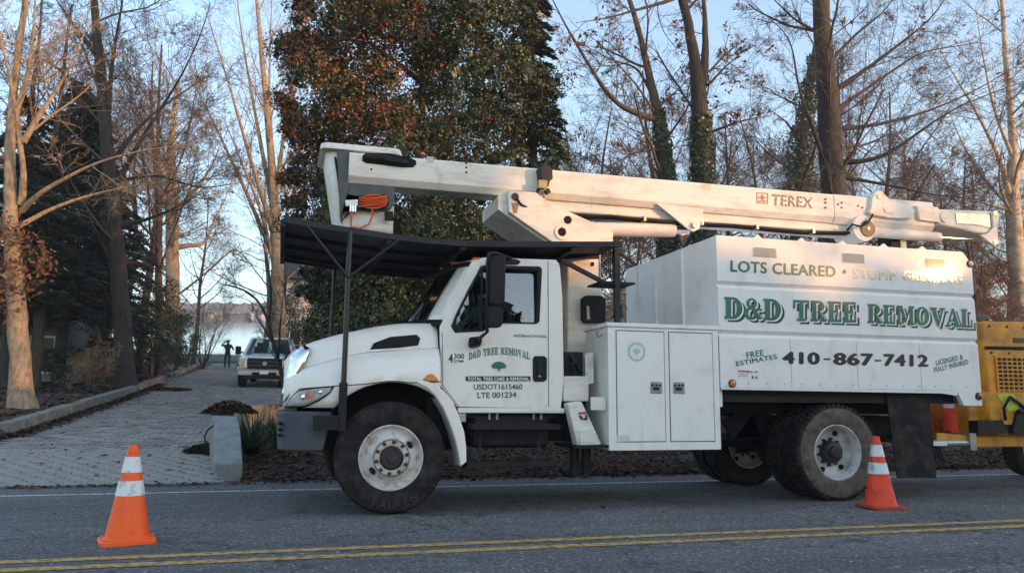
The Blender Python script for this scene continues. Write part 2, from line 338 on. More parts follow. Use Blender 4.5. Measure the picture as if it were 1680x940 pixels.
# ragged strip of patch asphalt between the road and the pavers
ap = MB(); n = 60
ap.grid([[(-12 + 12.5 * i / n, 3.30, 0.004) for i in range(n + 1)], [(-12 + 12.5 * i / n, 3.50 + 0.06 * math.sin(i * 1.7) + random.uniform(-.03, .03), 0.006) for i in range(n + 1)]])
ap.build('asphalt_apron', M['asphalt'], road)

# driveway of concrete pavers
def drive_right(y): return float(np.interp(y, [3.4, 4.12, 4.93, 5.35, 6.2, 7.4, 10.3, 12.2, 16, 60], [-1.4, -1.78, -1.86, -1.91, -2.0, -2.12, -2.0, -1.6, 1.2, 1.6]))
dys = np.concatenate([np.linspace(3.42, 8, 12), np.linspace(8.5, 16, 12), np.linspace(18, 53, 20)])
dv = MB(); dv.grid([[(-5.62 if y > 6.2 else -12 + (y - 3.42) / 2.78 * 6.38, y, g1(0, y) - 0.016) for y in dys], [(drive_right(y), y, g1(0, y) - 0.016) for y in dys]])
drive = struct(dv.build('driveway', M['joint']), 'grey paver driveway running back to the water')
def paver_np(cx, cy, lx, ly, h, tilt):
    c = 0.010; out = []
    for s, z in ((0, -0.03), (0, h - c), (c, h)):
        out.append(np.stack([np.stack([cx + sx * (lx / 2 - s), cy + sy * (ly / 2 - s), G(cx, cy + sy * (ly / 2 - s)) + z + tilt * sx * 0.002], -1) for sx, sy in ((-1, -1), (1, -1), (1, 1), (-1, 1))], 1))
    V = np.concatenate(out, 1)             # (N,12,3)
    f = [(8, 9, 10, 11)] + [(4 + i, 4 + (i + 1) % 4, 8 + (i + 1) % 4, 8 + i) for i in range(4)] + [(i, (i + 1) % 4, 4 + (i + 1) % 4, 4 + i) for i in range(4)]
    F = (np.array(f)[None] + 12 * np.arange(len(V))[:, None, None]).reshape(-1, 4)
    return V, F
rows = []; y = 3.5; k = 0
while y < 53:
    ly = 0.135; lx = 0.27
    if abs(y - 16.6) < 0.25: y += ly; k += 1; continue           # pale cross band here
    xl = -5.60 if y > 6.2 else -12 + (y - 3.42) / 2.78 * 6.4; xr = drive_right(y) + (0.14 if y < 8 else -0.03)
    x0 = xl + (0.135 if k % 2 else 0)
    c = np.arange(x0 + lx / 2, xr - lx / 2, lx)
    if len(c): rows.append(np.stack([c, np.full_like(c, y + ly / 2)], -1))
    y += ly; k += 1
PV = np.concatenate(rows)
jit = rng.normal(0, 0.003, PV.shape)
h = 0.008 + rng.uniform(-0.006, 0.006, len(PV))
V, F = paver_np(PV[:, 0] + jit[:, 0], PV[:, 1] + jit[:, 1], 0.250 + 0 * h, 0.115 + 0 * h, h, rng.uniform(-1, 1, len(PV)))
vis = np.array([(lambda q: -20 < q < 360)(840 + FOC * (Vector((a, b, 0)) - CAM_POS).dot(RIGHT) / (Vector((a, b, 0)) - CAM_POS).dot(FWD)) for a, b in PV])
order = np.argsort(np.where(vis, PV[:, 1], 1e3 + PV[:, 1])); near = order[:300]; rest = order[300:]
pf = F[:9]
for i in near: mesh_np('paver', V[i], pf, M['paver'], drive)
Vr = V[rest][:, 4:].reshape(-1, 3); Fr = (pf[None, :5] - 4 + 8 * np.arange(len(rest))[:, None, None]).reshape(-1, 4)
tag(mesh_np('pavers', Vr, Fr, M['paver'], drive), None, kind='stuff')
for i in range(15):
    b = MB(); x = -5.55 + i * 0.42
    if x + .4 > drive_right(16.6): break
    b.box(x, x + 0.405, 16.4, 16.8, g1(0, 16.6) - 0.03, g1(0, 16.6) + 0.022); b.build('band_stone', M['kerb'], drive, bevel=0.01)

# kerb of stone blocks along the far edge of the driveway
kerb = struct(node('kerb', (-5.7, 8, g1(0, 8))), 'low kerb of weathered stone blocks along the driveway')
kp = [(-9.6, 6.0), (-7.6, 6.7), (-6.3, 7.6), (-5.72, 9.0), (-5.62, 13), (-5.55, 18), (-5.6, 24), (-5.75, 34), (-5.9, 50)]
def along(pts, step):
    out = []; 
    for (a, b) in zip(pts[:-1], pts[1:]):
        d = math.hypot(b[0] - a[0], b[1] - a[1]); n = max(1, round(d / step))
        out += [(a[0] + (b[0] - a[0]) * i / n, a[1] + (b[1] - a[1]) * i / n) for i in range(n)]
    return out + [pts[-1]]
kq = along(kp, 0.92)
for a, b in zip(kq[:-1], kq[1:]):
    d = Vector((b[0] - a[0], b[1] - a[1], 0)).normalized(); nrm = Vector((d.y, -d.x, 0))
    za, zb = g1(*a), g1(*b); hh = 0.26 + random.uniform(-.015, .015)
    v = []
    for (p, z) in ((Vector((*a, 0)) + d * 0.006, za), (Vector((*b, 0)) - d * 0.006, zb)):
        for s, t in ((-.12, -.1), (.10, -.1), (.10, hh), (-.12, hh)): v.append((p.x + nrm.x * s, p.y + nrm.y * s, z + t))
    MB().add(v, [(0, 1, 2, 3), (4, 7, 6, 5), (0, 4, 5, 1), (1, 5, 6, 2), (2, 6, 7, 3), (3, 7, 4, 0)]).build('kerb_stone', M['kerb'], kerb, bevel=0.018)

# ramped concrete wing wall beside the driveway entrance, and the wall it runs into
wall = tag(node('wing_wall', (-1.7, 4.2, 0)), 'low grey concrete wing wall of ramped blocks at the driveway entrance', 'wall')
def wall_seg(p0, p1, z0, z1, w=0.36, parent=None):
    d = Vector((p1[0] - p0[0], p1[1] - p0[1], 0)).normalized(); nn = Vector((d.y, -d.x, 0)); v = []
    for p, z in ((Vector((*p0, 0)) + d * .009, z0), (Vector((*p1, 0)) - d * .009, z1)):
        for s, t in ((-w / 2, -.15), (w / 2, -.15), (w / 2, z), (-w / 2, z)): v.append((p.x + nn.x * s, p.y + nn.y * s, t))
    return MB().add(v, [(0, 1, 2, 3), (4, 7, 6, 5), (0, 4, 5, 1), (1, 5, 6, 2), (2, 6, 7, 3), (3, 7, 4, 0)]).build('block', M['concrete'], parent, bevel=0.02)
W0 = Vector((-1.64, 4.12, 0))
wpts = [((-1.64, 4.12), .20), ((-1.665, 4.42), .30), ((-1.72, 4.93), .56), ((-1.77, 5.35), .74), ((-1.86, 6.2), .80), ((-1.98, 7.4), .84)]
for (a, za), (b, zb) in zip(wpts[:-1], wpts[1:]): wall_seg(a, b, za, zb, parent=wall)
wall2 = tag(node('garden_wall', (-1.2, 12, .6)), 'curved pale concrete garden wall in front of the pickup', 'wall')
cpt = [(-2.0, 10.6), (-1.75, 11.7), (-1.25, 12.6), (-0.5, 13.2), (0.5, 13.5), (1.8, 13.6)]
for a, b in zip(cpt[:-1], cpt[1:]): wall_seg(a, b, g1(*a) + .34, g1(*b) + .34, .34, wall2)

# lake and far shore
def water():
    m = mat('lake_water', (0.05, 0.06, 0.07), 0.06, spec=0.8)
    nt = m.node_tree; b = nt.nodes['Principled BSDF']; tc = nt.nodes.new('ShaderNodeTexCoord'); mp = nt.nodes.new('ShaderNodeMapping'); mp.inputs['Scale'].default_value = (0.25, 1.0, 1)
    no = nt.nodes.new('ShaderNodeTexNoise'); no.inputs['Scale'].default_value = 1.2; no.inputs['Detail'].default_value = 4
    bp = nt.nodes.new('ShaderNodeBump'); bp.inputs['Strength'].default_value = 0.08; bp.inputs['Distance'].default_value = 0.1
    nt.links.new(tc.outputs['Object'], mp.inputs[0]); nt.links.new(mp.outputs[0], no.inputs['Vector']); nt.links.new(no.outputs[0], bp.inputs['Height']); nt.links.new(bp.outputs[0], b.inputs['Normal'])
    return m
lk = MB(); lk.add([(x, y, lake_z(x, y)) for x, y in ((-500, 66), (700, 66), (700, 700), (-500, 700))], [(0, 1, 2, 3)])
struct(lk.build('lake', water()), 'calm pale lake beyond the end of the driveway')
M['far_wood'] = mat('far_wooded_shore', (0.13, 0.105, 0.10), 0.95, var=0.4, vscale=0.12, vcol=(0.075, 0.065, 0.06), bump=0.5, bscale=0.6)
hx = np.linspace(-420, 620, 520)
rid = 9.5 + 3 * np.sin(hx * 0.011 + 1) + 2.0 * np.sin(hx * 0.043) + rng.uniform(-1.0, 1.0, len(hx)) + 3 * np.clip((hx + 120) / 200, -1, 1)
hrow = []
for t, hh in ((0, 0.0), (4, 0.35), (10, 0.75), (18, 1.0), (60, 1.05), (120, 0.8)):
    yy = 628 + t + rng.uniform(-3, 3, len(hx)) + 14 * np.sin(hx * 0.01)
    hrow.append(np.stack([hx, yy, lake_z(hx, yy) + rid * hh * (1 + rng.uniform(-.12, .12, len(hx)) * (t > 0)) - (0.6 if t == 0 else 0)], -1))
HV = np.stack(hrow); m_, n_ = HV.shape[:2]; ii = np.arange(m_ * n_).reshape(m_, n_)
struct(mesh_np('hills', HV.reshape(-1, 3), np.stack([ii[:-1, :-1], ii[:-1, 1:], ii[1:, 1:], ii[1:, :-1]], -1).reshape(-1, 4), M['far_wood']), 'hazy wooded hills on the far shore of the lake')
M['far_house'] = mat('far_house_wall', (0.62, 0.50, 0.40), 0.8); M['far_roof'] = mat('far_house_roof', (0.12, 0.10, 0.10), 0.8)
for i, (px, w, hh) in enumerate(((352, 9, 4), (366, 13, 5), (378, 11, 5), (389, 16, 6), (401, 10, 4), (412, 14, 5), (428, 9, 4))):
    p = at(px, 521, 622); p.z = lake_z(p.x, p.y)
    hsn = tag(node('shore_house', p), ('leftmost', 'second', 'third', 'fourth', 'fifth', 'sixth', 'rightmost')[i] + ' tiny pale house from the left on the far shore', 'house', 'houses on the far shore')
    MB().box(p.x - w / 2, p.x + w / 2, p.y - 4, p.y + 4, p.z - 1, p.z + hh * .6).build('wall', M['far_house'], hsn)
    MB().side([(p.y - 4.6, p.z + hh * .6), (p.y + 4.6, p.z + hh * .6), (p.y, p.z + hh)], p.x - w / 2 - .5, p.x + w / 2 + .5).build('roof', M['far_roof'], hsn)
# strip of lawn at the head of the driveway
lw = MB(); lw.grid([[(x, y, g1(x, y) + (0.10 if y > 53.6 else -0.05)) for x in np.linspace(-7.2, 6, 14)] for y in (53.5, 53.7, 58, 64, 70.2)])
struct(lw.build('lawn', M['lawn'], smooth=40), 'green lawn strip at the end of the driveway')

# ------------------------------------------------------------------ lettering
def text_mesh(s, bold=0.0, space=1.0, shear=0.0):
    cu = bpy.data.curves.new('t', 'FONT'); cu.body = s; cu.space_character = space; cu.shear = shear; cu.resolution_u = 4; cu.fill_mode = 'FRONT'
    o = bpy.data.objects.new('t', cu); COL.objects.link(o)
    dg = bpy.context.evaluated_depsgraph_get(); me = bpy.data.meshes.new_from_object(o.evaluated_get(dg))
    V = np.zeros(len(me.vertices) * 3, dtype=np.float32); me.vertices.foreach_get('co', V); V = V.reshape(-1, 3)[:, :2].astype(float)
    F = [tuple(p.vertices) for p in me.polygons]
    bpy.data.objects.remove(o); bpy.data.curves.remove(cu); bpy.data.meshes.remove(me)
    LY = np.zeros(len(V))
    if bold:
        n = len(V); d = bold; sh = [(0, 0), (d, 0), (-d, 0), (0, d * .7), (0, -d * .7)]; V = np.concatenate([V + np.array(q) for q in sh]); F = [tuple(i + k * n for i in f) for k in range(5) for f in F]; LY = np.repeat(np.arange(5), n)
    V -= V.min(0); V /= V.max(0)
    return V, F, LY
def slab_text(s):
    """heavy slab-serif capitals from bars, polygons and rings; returns unit-box points, faces, layer of each point"""
    def bar(a, b, c, d): return ('p', [(a, b), (c, b), (c, d), (a, d)])
    def ring(cx, cy, rx, ry, tx, ty, a0=0, a1=360): return ('r', cx, cy, rx, ry, tx, ty, a0, a1)
    GL = {
        'D': (.84, [bar(.07, .1, .31, .9), bar(0, 0, .4, .12), bar(0, .88, .4, 1), ring(.38, .5, .44, .5, .25, .12, -90, 90)]),
        'E': (.76, [bar(.07, .1, .31, .9), bar(0, .88, .70, 1), bar(0, 0, .72, .12), bar(.31, .44, .52, .57), bar(.60, .64, .70, .88), bar(.62, .12, .72, .38), bar(.46, .34, .54, .68)]),
        'T': (.86, [bar(.30, .1, .54, .88), bar(0, .88, .84, 1), bar(0, .6, .11, .88), bar(.73, .6, .84, .88), bar(.18, 0, .66, .12)]),
        'R': (.88, [bar(.07, .1, .31, .9), bar(0, 0, .40, .12), bar(0, .88, .4, 1), ring(.38, .73, .36, .27, .22, .11, -90, 90), ('p', [(.32, .5), (.52, .5), (.80, .1), (.56, .1)]), bar(.54, 0, .86, .12)]),
        'M': (1.10, [bar(.10, .1, .24, .9), bar(.80, .1, 1.02, .9), bar(0, 0, .34, .12), bar(.72, 0, 1.1, .12), bar(0, .88, .3, 1), bar(.78, .88, 1.1, 1), ('p', [(.12, 1), (.36, 1), (.60, .3), (.5, .12)]), ('p', [(.8, 1), (.92, .98), (.58, .12), (.5, .12)])]),
        'O': (.90, [ring(.44, .5, .44, .5, .26, .11)]),
        'V': (.92, [('p', [(.08, .9), (.34, .9), (.58, .24), (.46, 0)]), ('p', [(.72, .9), (.84, .9), (.54, 0), (.46, 0)]), bar(0, .88, .42, 1), bar(.62, .88, .94, 1)]),
        'A': (.96, [('p', [(.10, .1), (.20, .1), (.48, .78), (.42, 1)]), ('p', [(.60, .1), (.88, .1), (.54, 1), (.42, 1)]), bar(.24, .28, .66, .39), bar(0, 0, .32, .12), bar(.52, 0, .98, .12)]),
        'L': (.76, [bar(.07, .1, .31, .9), bar(0, 0, .72, .12), bar(0, .88, .4, 1), bar(.62, .12, .72, .42)]),
        '&': (.86, [ring(.36, .75, .24, .25, .14, .10), ring(.34, .29, .34, .29, .20, .11, 20, 360), ('p', [(.22, .66), (.38, .66), (.84, .06), (.62, .0)]), bar(.58, .42, .84, .52)]),
        ' ': (.42, []), }
    V, F, LY = [], [], []; x = 0.0; k = 0
    for ch in s:
        w, prims = GL[ch]
        for pr in prims:
            k += 1
            if pr[0] == 'p':
                b = len(V); V += [(x + a, c) for a, c in pr[1]]; F.append(tuple(range(b, b + len(pr[1])))); LY += [k % 9] * len(pr[1])
            else:
                _, cx, cy, rx, ry, tx, ty, a0, a1 = pr; n = 22; b = len(V)
                for i in range(n + 1):
                    a = R(a0 + (a1 - a0) * i / n); V.append((x + cx + rx * math.cos(a), cy + ry * math.sin(a))); V.append((x + cx + (rx - tx) * math.cos(a), cy + (ry - ty) * math.sin(a)))
                F += [(b + 2 * i, b + 2 * i + 2, b + 2 * i + 3, b + 2 * i + 1) for i in range(n)]; LY += [k % 9] * (2 * n + 2)
        x += w + 0.05
    V = np.array(V); V[:, 0] -= V[:, 0].min(); V[:, 0] /= V[:, 0].max(); return V, F, np.array(LY)
def lettering(tm, q, Y, m, parent, arch=0.0, off=(0, 0), name='lettering', dy=0.0):
    """q: pixel corners bottom-left, bottom-right, top-left in the photograph, on the plane at depth Y"""
    (V, F, LY) = tm; bl, br, tl = [np.array(xz(*p, Y)) for p in q]
    U = V.copy(); U[:, 1] = U[:, 1] + arch * (1 - (2 * U[:, 0] - 1) ** 2) - arch * 0
    P = bl + np.outer(U[:, 0] + 0, br - bl) + np.outer(U[:, 1], tl - bl) + np.array(off)
    yy = Y - 0.003 - dy - (0.00012 * LY if LY is not None else 0) + np.zeros(len(P))
    me = bpy.data.meshes.new(name); me.from_pydata([(a, c, b) for (a, b), c in zip(P, yy)], [], F); me.update(); me.materials.append(m)
    o = bpy.data.objects.new(name, me); place(o, parent); return o

# ------------------------------------------------------------------ the bucket truck
truck = tag(node('bucket_truck', (2.9, 1.2, 0)), 'white tree-service bucket truck with chip body and folded boom parked on the road', 'truck')
def wheel(name_loc, kind):
    X0, Y0 = name_loc; Zc = 0.515; c = (X0, Y0, Zc)
    w = node('wheel', c, truck)
    if kind == 'front':
        pr = [(.292, .045), (.302, .02), (.335, .006), (.39, -.004), (.45, .002), (.478, .012), (.486, .010), (.500, .028), (.511, .045), (.515, .058)]
        for g in (.095, .125, .16, .19): pr += [(.515, g - .007), (.503, g - .004), (.503, g + .004), (.515, g + .007)]
        pr += [(.515, .222), (.500, .252), (.45, .278), (.39, .284), (.335, .274), (.292, .235), (.292, .045)]
        MB().lathe(pr, c, n=72).build('tyre', M['rubber'], w, smooth=40)
        rim = MB().lathe([(.292, .05), (.303, .030), (.301, .016), (.291, .012), (.285, .03), (.274, .058), (.256, .072), (.238, .062), (.215, .034), (.19, .008), (.172, -.008), (.168, -.014), (.155, -.016), (.112, -.016), (.110, .05)], c, n=56).build('rim', M['rim'], w, smooth=35)
        MB().lathe([(.174, -.0135), (.171, -.0185), (.160, -.0195), (.157, -.0165)], c, n=48).build('rust_ring', M['rust_ring'], w, smooth=35)
        for k in (.6, 3.74):
            a = k; h = MB(); rr = .205; ca, sa = math.cos(a), math.sin(a)
            ring = [(X0 + rr * ca + .024 * math.cos(t) * ca - .036 * math.sin(t) * sa, Zc + rr * sa + .024 * math.cos(t) * sa + .036 * math.sin(t) * ca) for t in np.linspace(0, 2 * math.pi, 18)[:-1]]
            h.plate(ring, Y0 - .004, Y0 + .04); h.build('hand_hole_disc', M['hole'], w)  # black disc paints in the shade of the hand hole
        MB().lathe([(.111, -.01), (.106, -.03), (.095, -.036), (.09, -.02), (.05, -.02), (.047, -.05), (.04, -.056), (0.001, -.056)], c, n=32).build('hub', M['hub'], w, smooth=35)
        yb = Y0 - .016
    else:
        pr = [(.292, .045), (.302, .02), (.335, .006), (.39, -.004), (.45, .0), (.48, .012), (.500, .03), (.506, .05), (.506, .23), (.500, .25), (.45, .278), (.39, .284), (.335, .274), (.292, .235), (.292, .045)]
        t = MB().lathe(pr, c, n=72)
        for k in range(54):
            for (ya, yb_, ph) in ((.010, .075, 0), (.105, .175, .5), (.205, .27, 0)):
                a = 2 * math.pi * (k + ph) / 54; da = 2 * math.pi / 54 * .33; v = []
                for rr in (.480 if ya < .02 else .49, .520):
                    for aa in (a - da, a + da):
                        for yy in (ya + (.012 if rr > .5 and ya < .02 else 0), yb_): v.append((X0 + rr * math.cos(aa), Y0 + yy, Zc + rr * math.sin(aa)))
                t.add(v, [(0, 1, 3, 2), (4, 6, 7, 5), (0, 4, 5, 1), (2, 3, 7, 6), (0, 2, 6, 4), (1, 5, 7, 3)])
        t.build('tyre', M['rubber'], w, smooth=40)
        MB().lathe([(.304, .016), (.335, .002), (.39, -.0075), (.45, -.0035), (.478, .008)], c, n=72).build('sidewall', M['rubber_dusty'], w, smooth=60)
        MB().lathe([(.292, .05), (.303, .030), (.301, .016), (.291, .012), (.284, .035), (.274, .055), (.268, .065), (.262, .13), (.255, .150), (.24, .162), (.2, .168), (.165, .175), (.125, .175)], c, n=56).build('rim', M['rim_dirty'], w, smooth=35)
        MB().lathe([(.126, .18), (.120, .10), (.108, .085), (.07, .08), (.066, .045), (.05, .03), (.001, .03)], c, n=32).build('hub', M['hub'], w, smooth=35)
        for k in (1.2, 2.9, 4.2, 5.4):
            MB().cyl((X0 + .215 * math.cos(k), Y0 + .15, Zc + .215 * math.sin(k)), (X0 + .215 * math.cos(k), Y0 + .172, Zc + .215 * math.sin(k)), .03, n=14).build('hand_hole_disc', M['hole'], w)  # flat black disc, the hole's shade is in its colour
        yb = Y0 + .172
    for k in range(10):
        a = 2 * math.pi * k / 10 + .2; px, pz = X0 + .143 * math.cos(a), Zc + .143 * math.sin(a)
        MB().tube([(px, yb + .004, pz), (px, yb - .022, pz), (px, yb - .024, pz), (px, yb - .042, pz)], [.019, .019, .011, .010], 6).build('lug_nut', M['rust'], w, smooth=20)
    return w
wf = wheel((0, 0.0), 'front')
def wheel_copy(w, X, Y, turn):
    c = copy_tree(w, truck); c.matrix_basis = Matrix.Translation((X, Y, .515)) @ Matrix.Rotation(math.pi if turn else 0, 4, 'Z'); return c
wheel_copy(wf, 0, 2.4, True)
wr = wheel((4.86, 0.0), 'rear')
for w_ in (wheel_copy(wr, 4.86, .64, True), wheel_copy(wr, 4.86, 1.76, False), wheel_copy(wr, 4.86, 2.4, True)):
    for ch in list(w_.children):
        if ch.name.startswith('sidewall'): bpy.data.objects.remove(ch)
# raised lettering on the front tyre's side wall
V, F_, _ = text_mesh('FALKEN', 0, 1.15)
ang = R(302) - (1 - V[:, 0]) * R(62) + R(20)
rr = .345 + .075 * (V[:, 1])
ang2 = R(248) + V[:, 0] * R(58); rr2 = .455 - .07 * V[:, 1]; rr2 = .385 + .07 * (1 - (1 - V[:, 1]))
P = [(math.cos(a) * (.46 - .07 * v), -.0075 if True else 0, .515 + math.sin(a) * (.46 - .07 * v)) for a, v in zip(ang2, V[:, 1])]
me = bpy.data.meshes.new('lettering'); me.from_pydata(P, [], F_); me.materials.append(mat('tyre_letters', (0.024, 0.023, 0.022), 0.6)); o = bpy.data.objects.new('lettering', me)
COL.objects.link(o); o.parent = wf; o.matrix_parent_inverse = WM[wf.name].inverted()

# chassis
for yy in (.78, 1.55): MB().box(-.55, 6.7, yy, yy + .08, .62, .90).build('chassis_rail', M['black'], truck)
MB().cyl((0, .3, .5), (0, 2.1, .5), .06).build('front_axle', M['black'], truck)
ax = MB().cyl((4.86, .2, .515), (4.86, 2.2, .515), .085); ax.ball((4.86, 1.2, .515), .24, 14, 8); ax.build('rear_axle', M['black'], truck, smooth=60)
MB().cyl((1.2, 1.2, .68), (4.6, 1.2, .56), .05).build('drive_shaft', M['black'], truck)
eb = MB().box(-.62, .7, .62, 1.78, .55, 1.2); eb.box(-.85, .42, .75, 1.65, .8, 1.42); eb.box(.38, .66, .32, 2.08, .62, 1.25); eb.build('engine_bay_fill', M['hole'], truck)  # black boxes put the shade behind the wheel arch into colour
ft = MB().box(.83, 1.62, .24, .75, .58, .93); ft.box(.80, 1.65, .30, .70, .68, .9); ft.build('fuel_tank', M['black'], truck, bevel=.04)
for k in (.98, 1.06, 1.44, 1.52): MB().box(k, k + .02, .225, .245, .86, .93).build('tank_strap', M['steel'], truck)
def step(x0, x1, z, y0, y1, nm='step'):
    s = MB().box(x0, x1, y0, y0 + .03, z - .05, z); s.box(x0, x1, y1 - .03, y1, z - .05, z)
    for i in range(16): s.box(x0 + (x1 - x0) * i / 16 + .01, x0 + (x1 - x0) * i / 16 + .028, y0 + .03, y1 - .03, z - .03, z - .002)
    return s.build(nm, M['black'], truck)
step(.77, 1.66, .82, .02, .24); step(.72, 1.60, .47, -.02, .18)
for x in (.9, 1.5): MB().bar((x, .2, .8), (x - .05, .06, .46), .03, .012).build('step_bracket', M['black'], truck)
MB().box(3.5, 6.5, .62, .70, .92, 1.19).build('body_subframe', M['black'], truck)
MB().box(3.5, 6.55, .12, .18, 1.05, 1.205).build('body_sill', M['black'], truck)
lsp = MB()
for i in range(4): lsp.tube([(4.2 + i * .08, .72, .82 - .02 * i), (4.86, .72, .70 - .02 * i), (5.5 - i * .08, .72, .82 - .02 * i)], .02, 6)
lsp.prism(poly(.74, [(1183, 690), (1220, 668), (1232, 676), (1245, 712), (1255, 676), (1240, 672), (1200, 720)]), lambda a, b: (a, .70, b), lambda a, b: (a, .74, b))
lsp.build('leaf_spring', M['black'], truck)
M['frame_red'] = mat('frame_red_brown', (0.16, 0.085, 0.06), 0.7, var=0.4, vscale=8)
MB().box(3.5, 4.4, .755, .778, .70, .90).build('frame_plate', M['frame_red'], truck)

# bumper
def bump(pl, z0, z1): return MB().prism(pl, lambda a, b: (a - (.07 if a > -.7 else -.02), b, z0), lambda a, b: (a, b, z1))
half = [(-.54, .10), (-.80, .10), (-.92, .13), (-1.0, .22), (-1.04, .38)]
bp = half + [(x, 2.4 - y) for x, y in reversed(half)] + [(-.54, 2.1), (-.78, 2.08), (-.86, 1.95), (-.86, .45), (-.78, .32), (-.54, .3)]
bump(bp, .575, .935).build('bumper', M['grey_plastic'], truck, bevel=.035, seg=3)
fog = MB()
for z in (.70, .755, .81): fog.box(-1.02, -1.0, .19, .26, z, z + .03)
fog.build('bumper_slot', M['hole'], truck)
for yy in (-.035, 2.385):
    b = MB().box(-.72, -.44, yy, yy + .05, .77, .90); b.cyl((-.46, yy + .02, .76), (-.46, yy + .02, 1.2), .038, n=14)
    for x in (-.68, -.6): b.cyl((x, yy - .008, .86), (x, yy, .86), .014, n=8)
    b.build('guard_bracket', M['black'], truck)
# hood with fenders
itp = lambda x, a, b: float(np.interp(x, a, b))
def hood_row(x):
    seam = itp(x, (-.88, -.25, .44), (1.14, 1.19, 1.22)); cre = itp(x, (-.97, -.82, -.5, -.29, .49), (1.27, 1.33, 1.42, 1.48, 1.55))
    top = itp(x, (-.99, -.95, -.90, -.77, -.48, -.13, .1, .5), (1.42, 1.48, 1.53, 1.60, 1.69, 1.775, 1.815, 1.83))
    low = .97 if x < -.53 else .515 + math.sqrt(max(0.01, .70 ** 2 - x * x)); low = max(.97, low)
    seam = max(seam, low + .005)
    Ye = .05 + .34 * max(0, min(1, (-.52 - x) / .45)) ** 1.9
    fb = .035 * math.exp(-((x - .05) / .42) ** 2)                     # fender bulge over the wheel
    h = [(Ye + .012 - fb, low), (Ye - fb, low + .4 * (seam - low)), (Ye - .004 - fb, seam), (Ye + .004 - fb, seam + .35 * (cre - seam)), (Ye + .03 - fb * .6, seam + .66 * (cre - seam)), (Ye + .085, seam + .9 * (cre - seam)),
         (Ye + .135, cre - .004), (Ye + .15, cre + .004), (Ye + .175, cre + .35 * (top - cre)), (Ye + .215, cre + .68 * (top - cre)), (Ye + .29, cre + .90 * (top - cre)), (Ye + .42, top - .012), (max(Ye + .5, .9), top), (1.2, top + .012)]
    return [(x, a, b) for a, b in h] + [(x, 2.4 - a, b) for a, b in reversed(h[:-1])]
hx_ = [-.985, -.965, -.94, -.9, -.85, -.79, -.72, -.64, -.56, -.53, -.50, -.45, -.4, -.33, -.25, -.15, -.05, .05, .15, .22, .28, .34, .40, .455]
hood = MB().grid([hood_row(x) for x in hx_]).build('hood', M['cab_paint'], truck, smooth=50, thick=.012)
for s in (0, 1):
    for j_, x0_, nm in ((7, -.93, 'hood_gap'), (2, -.86, 'fender_gap')):
        pts = [hood_row(x)[j_] for x in hx_ if x >= x0_]; pts = [(a, (b - .0055) if not s else 2.4 - (b - .0055), c) for a, b, c in pts]; MB().tube(pts, .0055, 5).build(nm, M['gasket'], truck)
# wheel arch trim and the flare that runs down behind the wheel
for s in (0, 1):
    P = []
    pts = [(.22, 1.205), (.31, 1.165), (.40, 1.085), (.48, .97), (.545, .83), (.60, .68), (.635, .55), (.655, .43)]
    for i, (a, b) in enumerate(pts):
        w = .06 + .06 * min(1, i / 3) - .02 * max(0, i - 5)
        P.append([(a, .005 if not s else 2.395, b), (a, .30 if not s else 2.1, b)] if False else [(a, (.0, 2.4)[s], b), (a + w * .75, (.0, 2.4)[s], b + w * .55), (a + w * .75, (.30, 2.1)[s], b + w * .55), (a, (.30, 2.1)[s], b)])
    MB().grid(P, True).build('fender_flare', M['cab_paint'], truck, bevel=.012)
    lin = MB().grid([[(.69 * math.cos(a), y, .515 + .69 * math.sin(a)) for y in ((.06, .62), (1.78, 2.34))[s]] for a in np.linspace(R(10), R(150), 16)])
    lin.build('wheel_arch_liner', M['hole'], truck, smooth=60)
    m = MB().plate(poly(.03, [(693, 623), (700, 615), (708, 613), (716, 620), (719, 626)]) if not s else [(.22, 1.24), (.28, 1.3), (.36, 1.3), (.42, 1.24)], (-.012, 2.385)[s], (.06, 2.43)[s]); m.build('marker_light', M['amber'], truck, bevel=.006)
    q = poly(.16, [(469, 668), (478, 652), (490, 640), (520, 636), (546, 634), (541, 644), (522, 657), (500, 667)])
    yf = lambda x: .05 + .34 * max(0, min(1, (-.52 - x) / .45)) ** 1.9 - .004
    tz = lambda x, g: (itp(x, [p_[0] for p_ in q[:5]], [p_[1] for p_ in q[:5]]) + g, itp(x, [q[0][0], q[7][0], q[6][0], q[5][0], q[4][0]], [q[0][1], q[7][1], q[6][1], q[5][1], q[4][1]]) - g)
    def lamp_grid(off, g, xa, xb):
        P = []
        for x in np.linspace(q[0][0] + xa, q[4][0] - xb, 20):
            t_, b_ = tz(x, g); y_ = yf(x) - off
            P.append([(x, y_ if not s else 2.4 - y_, b_ + (t_ - b_) * k) for k in np.linspace(0, 1, 5)])
        return MB().grid(P)
    hl = lamp_grid(.020, -.008, .012, .02).build('headlight', M['lens'], truck, smooth=60, thick=.012)
    lamp_grid(.012, .006, -.004, -.006).build('lamp_bezel', M['gasket'], hl, smooth=60, thick=.012)
    if not s:
        for k_, (x_, r_) in enumerate(((-.80, .030), (-.655, .022))):
            t_, b_ = tz(x_, 0); MB().lathe([(.001, -.006), (r_ * .6, -.004), (r_, .0)], (x_, yf(x_) - .026, (t_ + b_) / 2 + .008), n=18).build('lamp_reflector', M['chrome'], hl, smooth=60)
    if not s:
        MB().prism(poly(.16, [(497, 657), (503, 641), (517, 640), (512, 653)]), lambda a, b: (a, yf(a) - .033, b), lambda a, b: (a, yf(a) - .015, b)).build('turn_signal', mat('faded_red_lens', (0.50, 0.16, 0.12), 0.2, coat=.5), hl)
        gs = [(-.985, 1.0), (-.95, 1.06)]
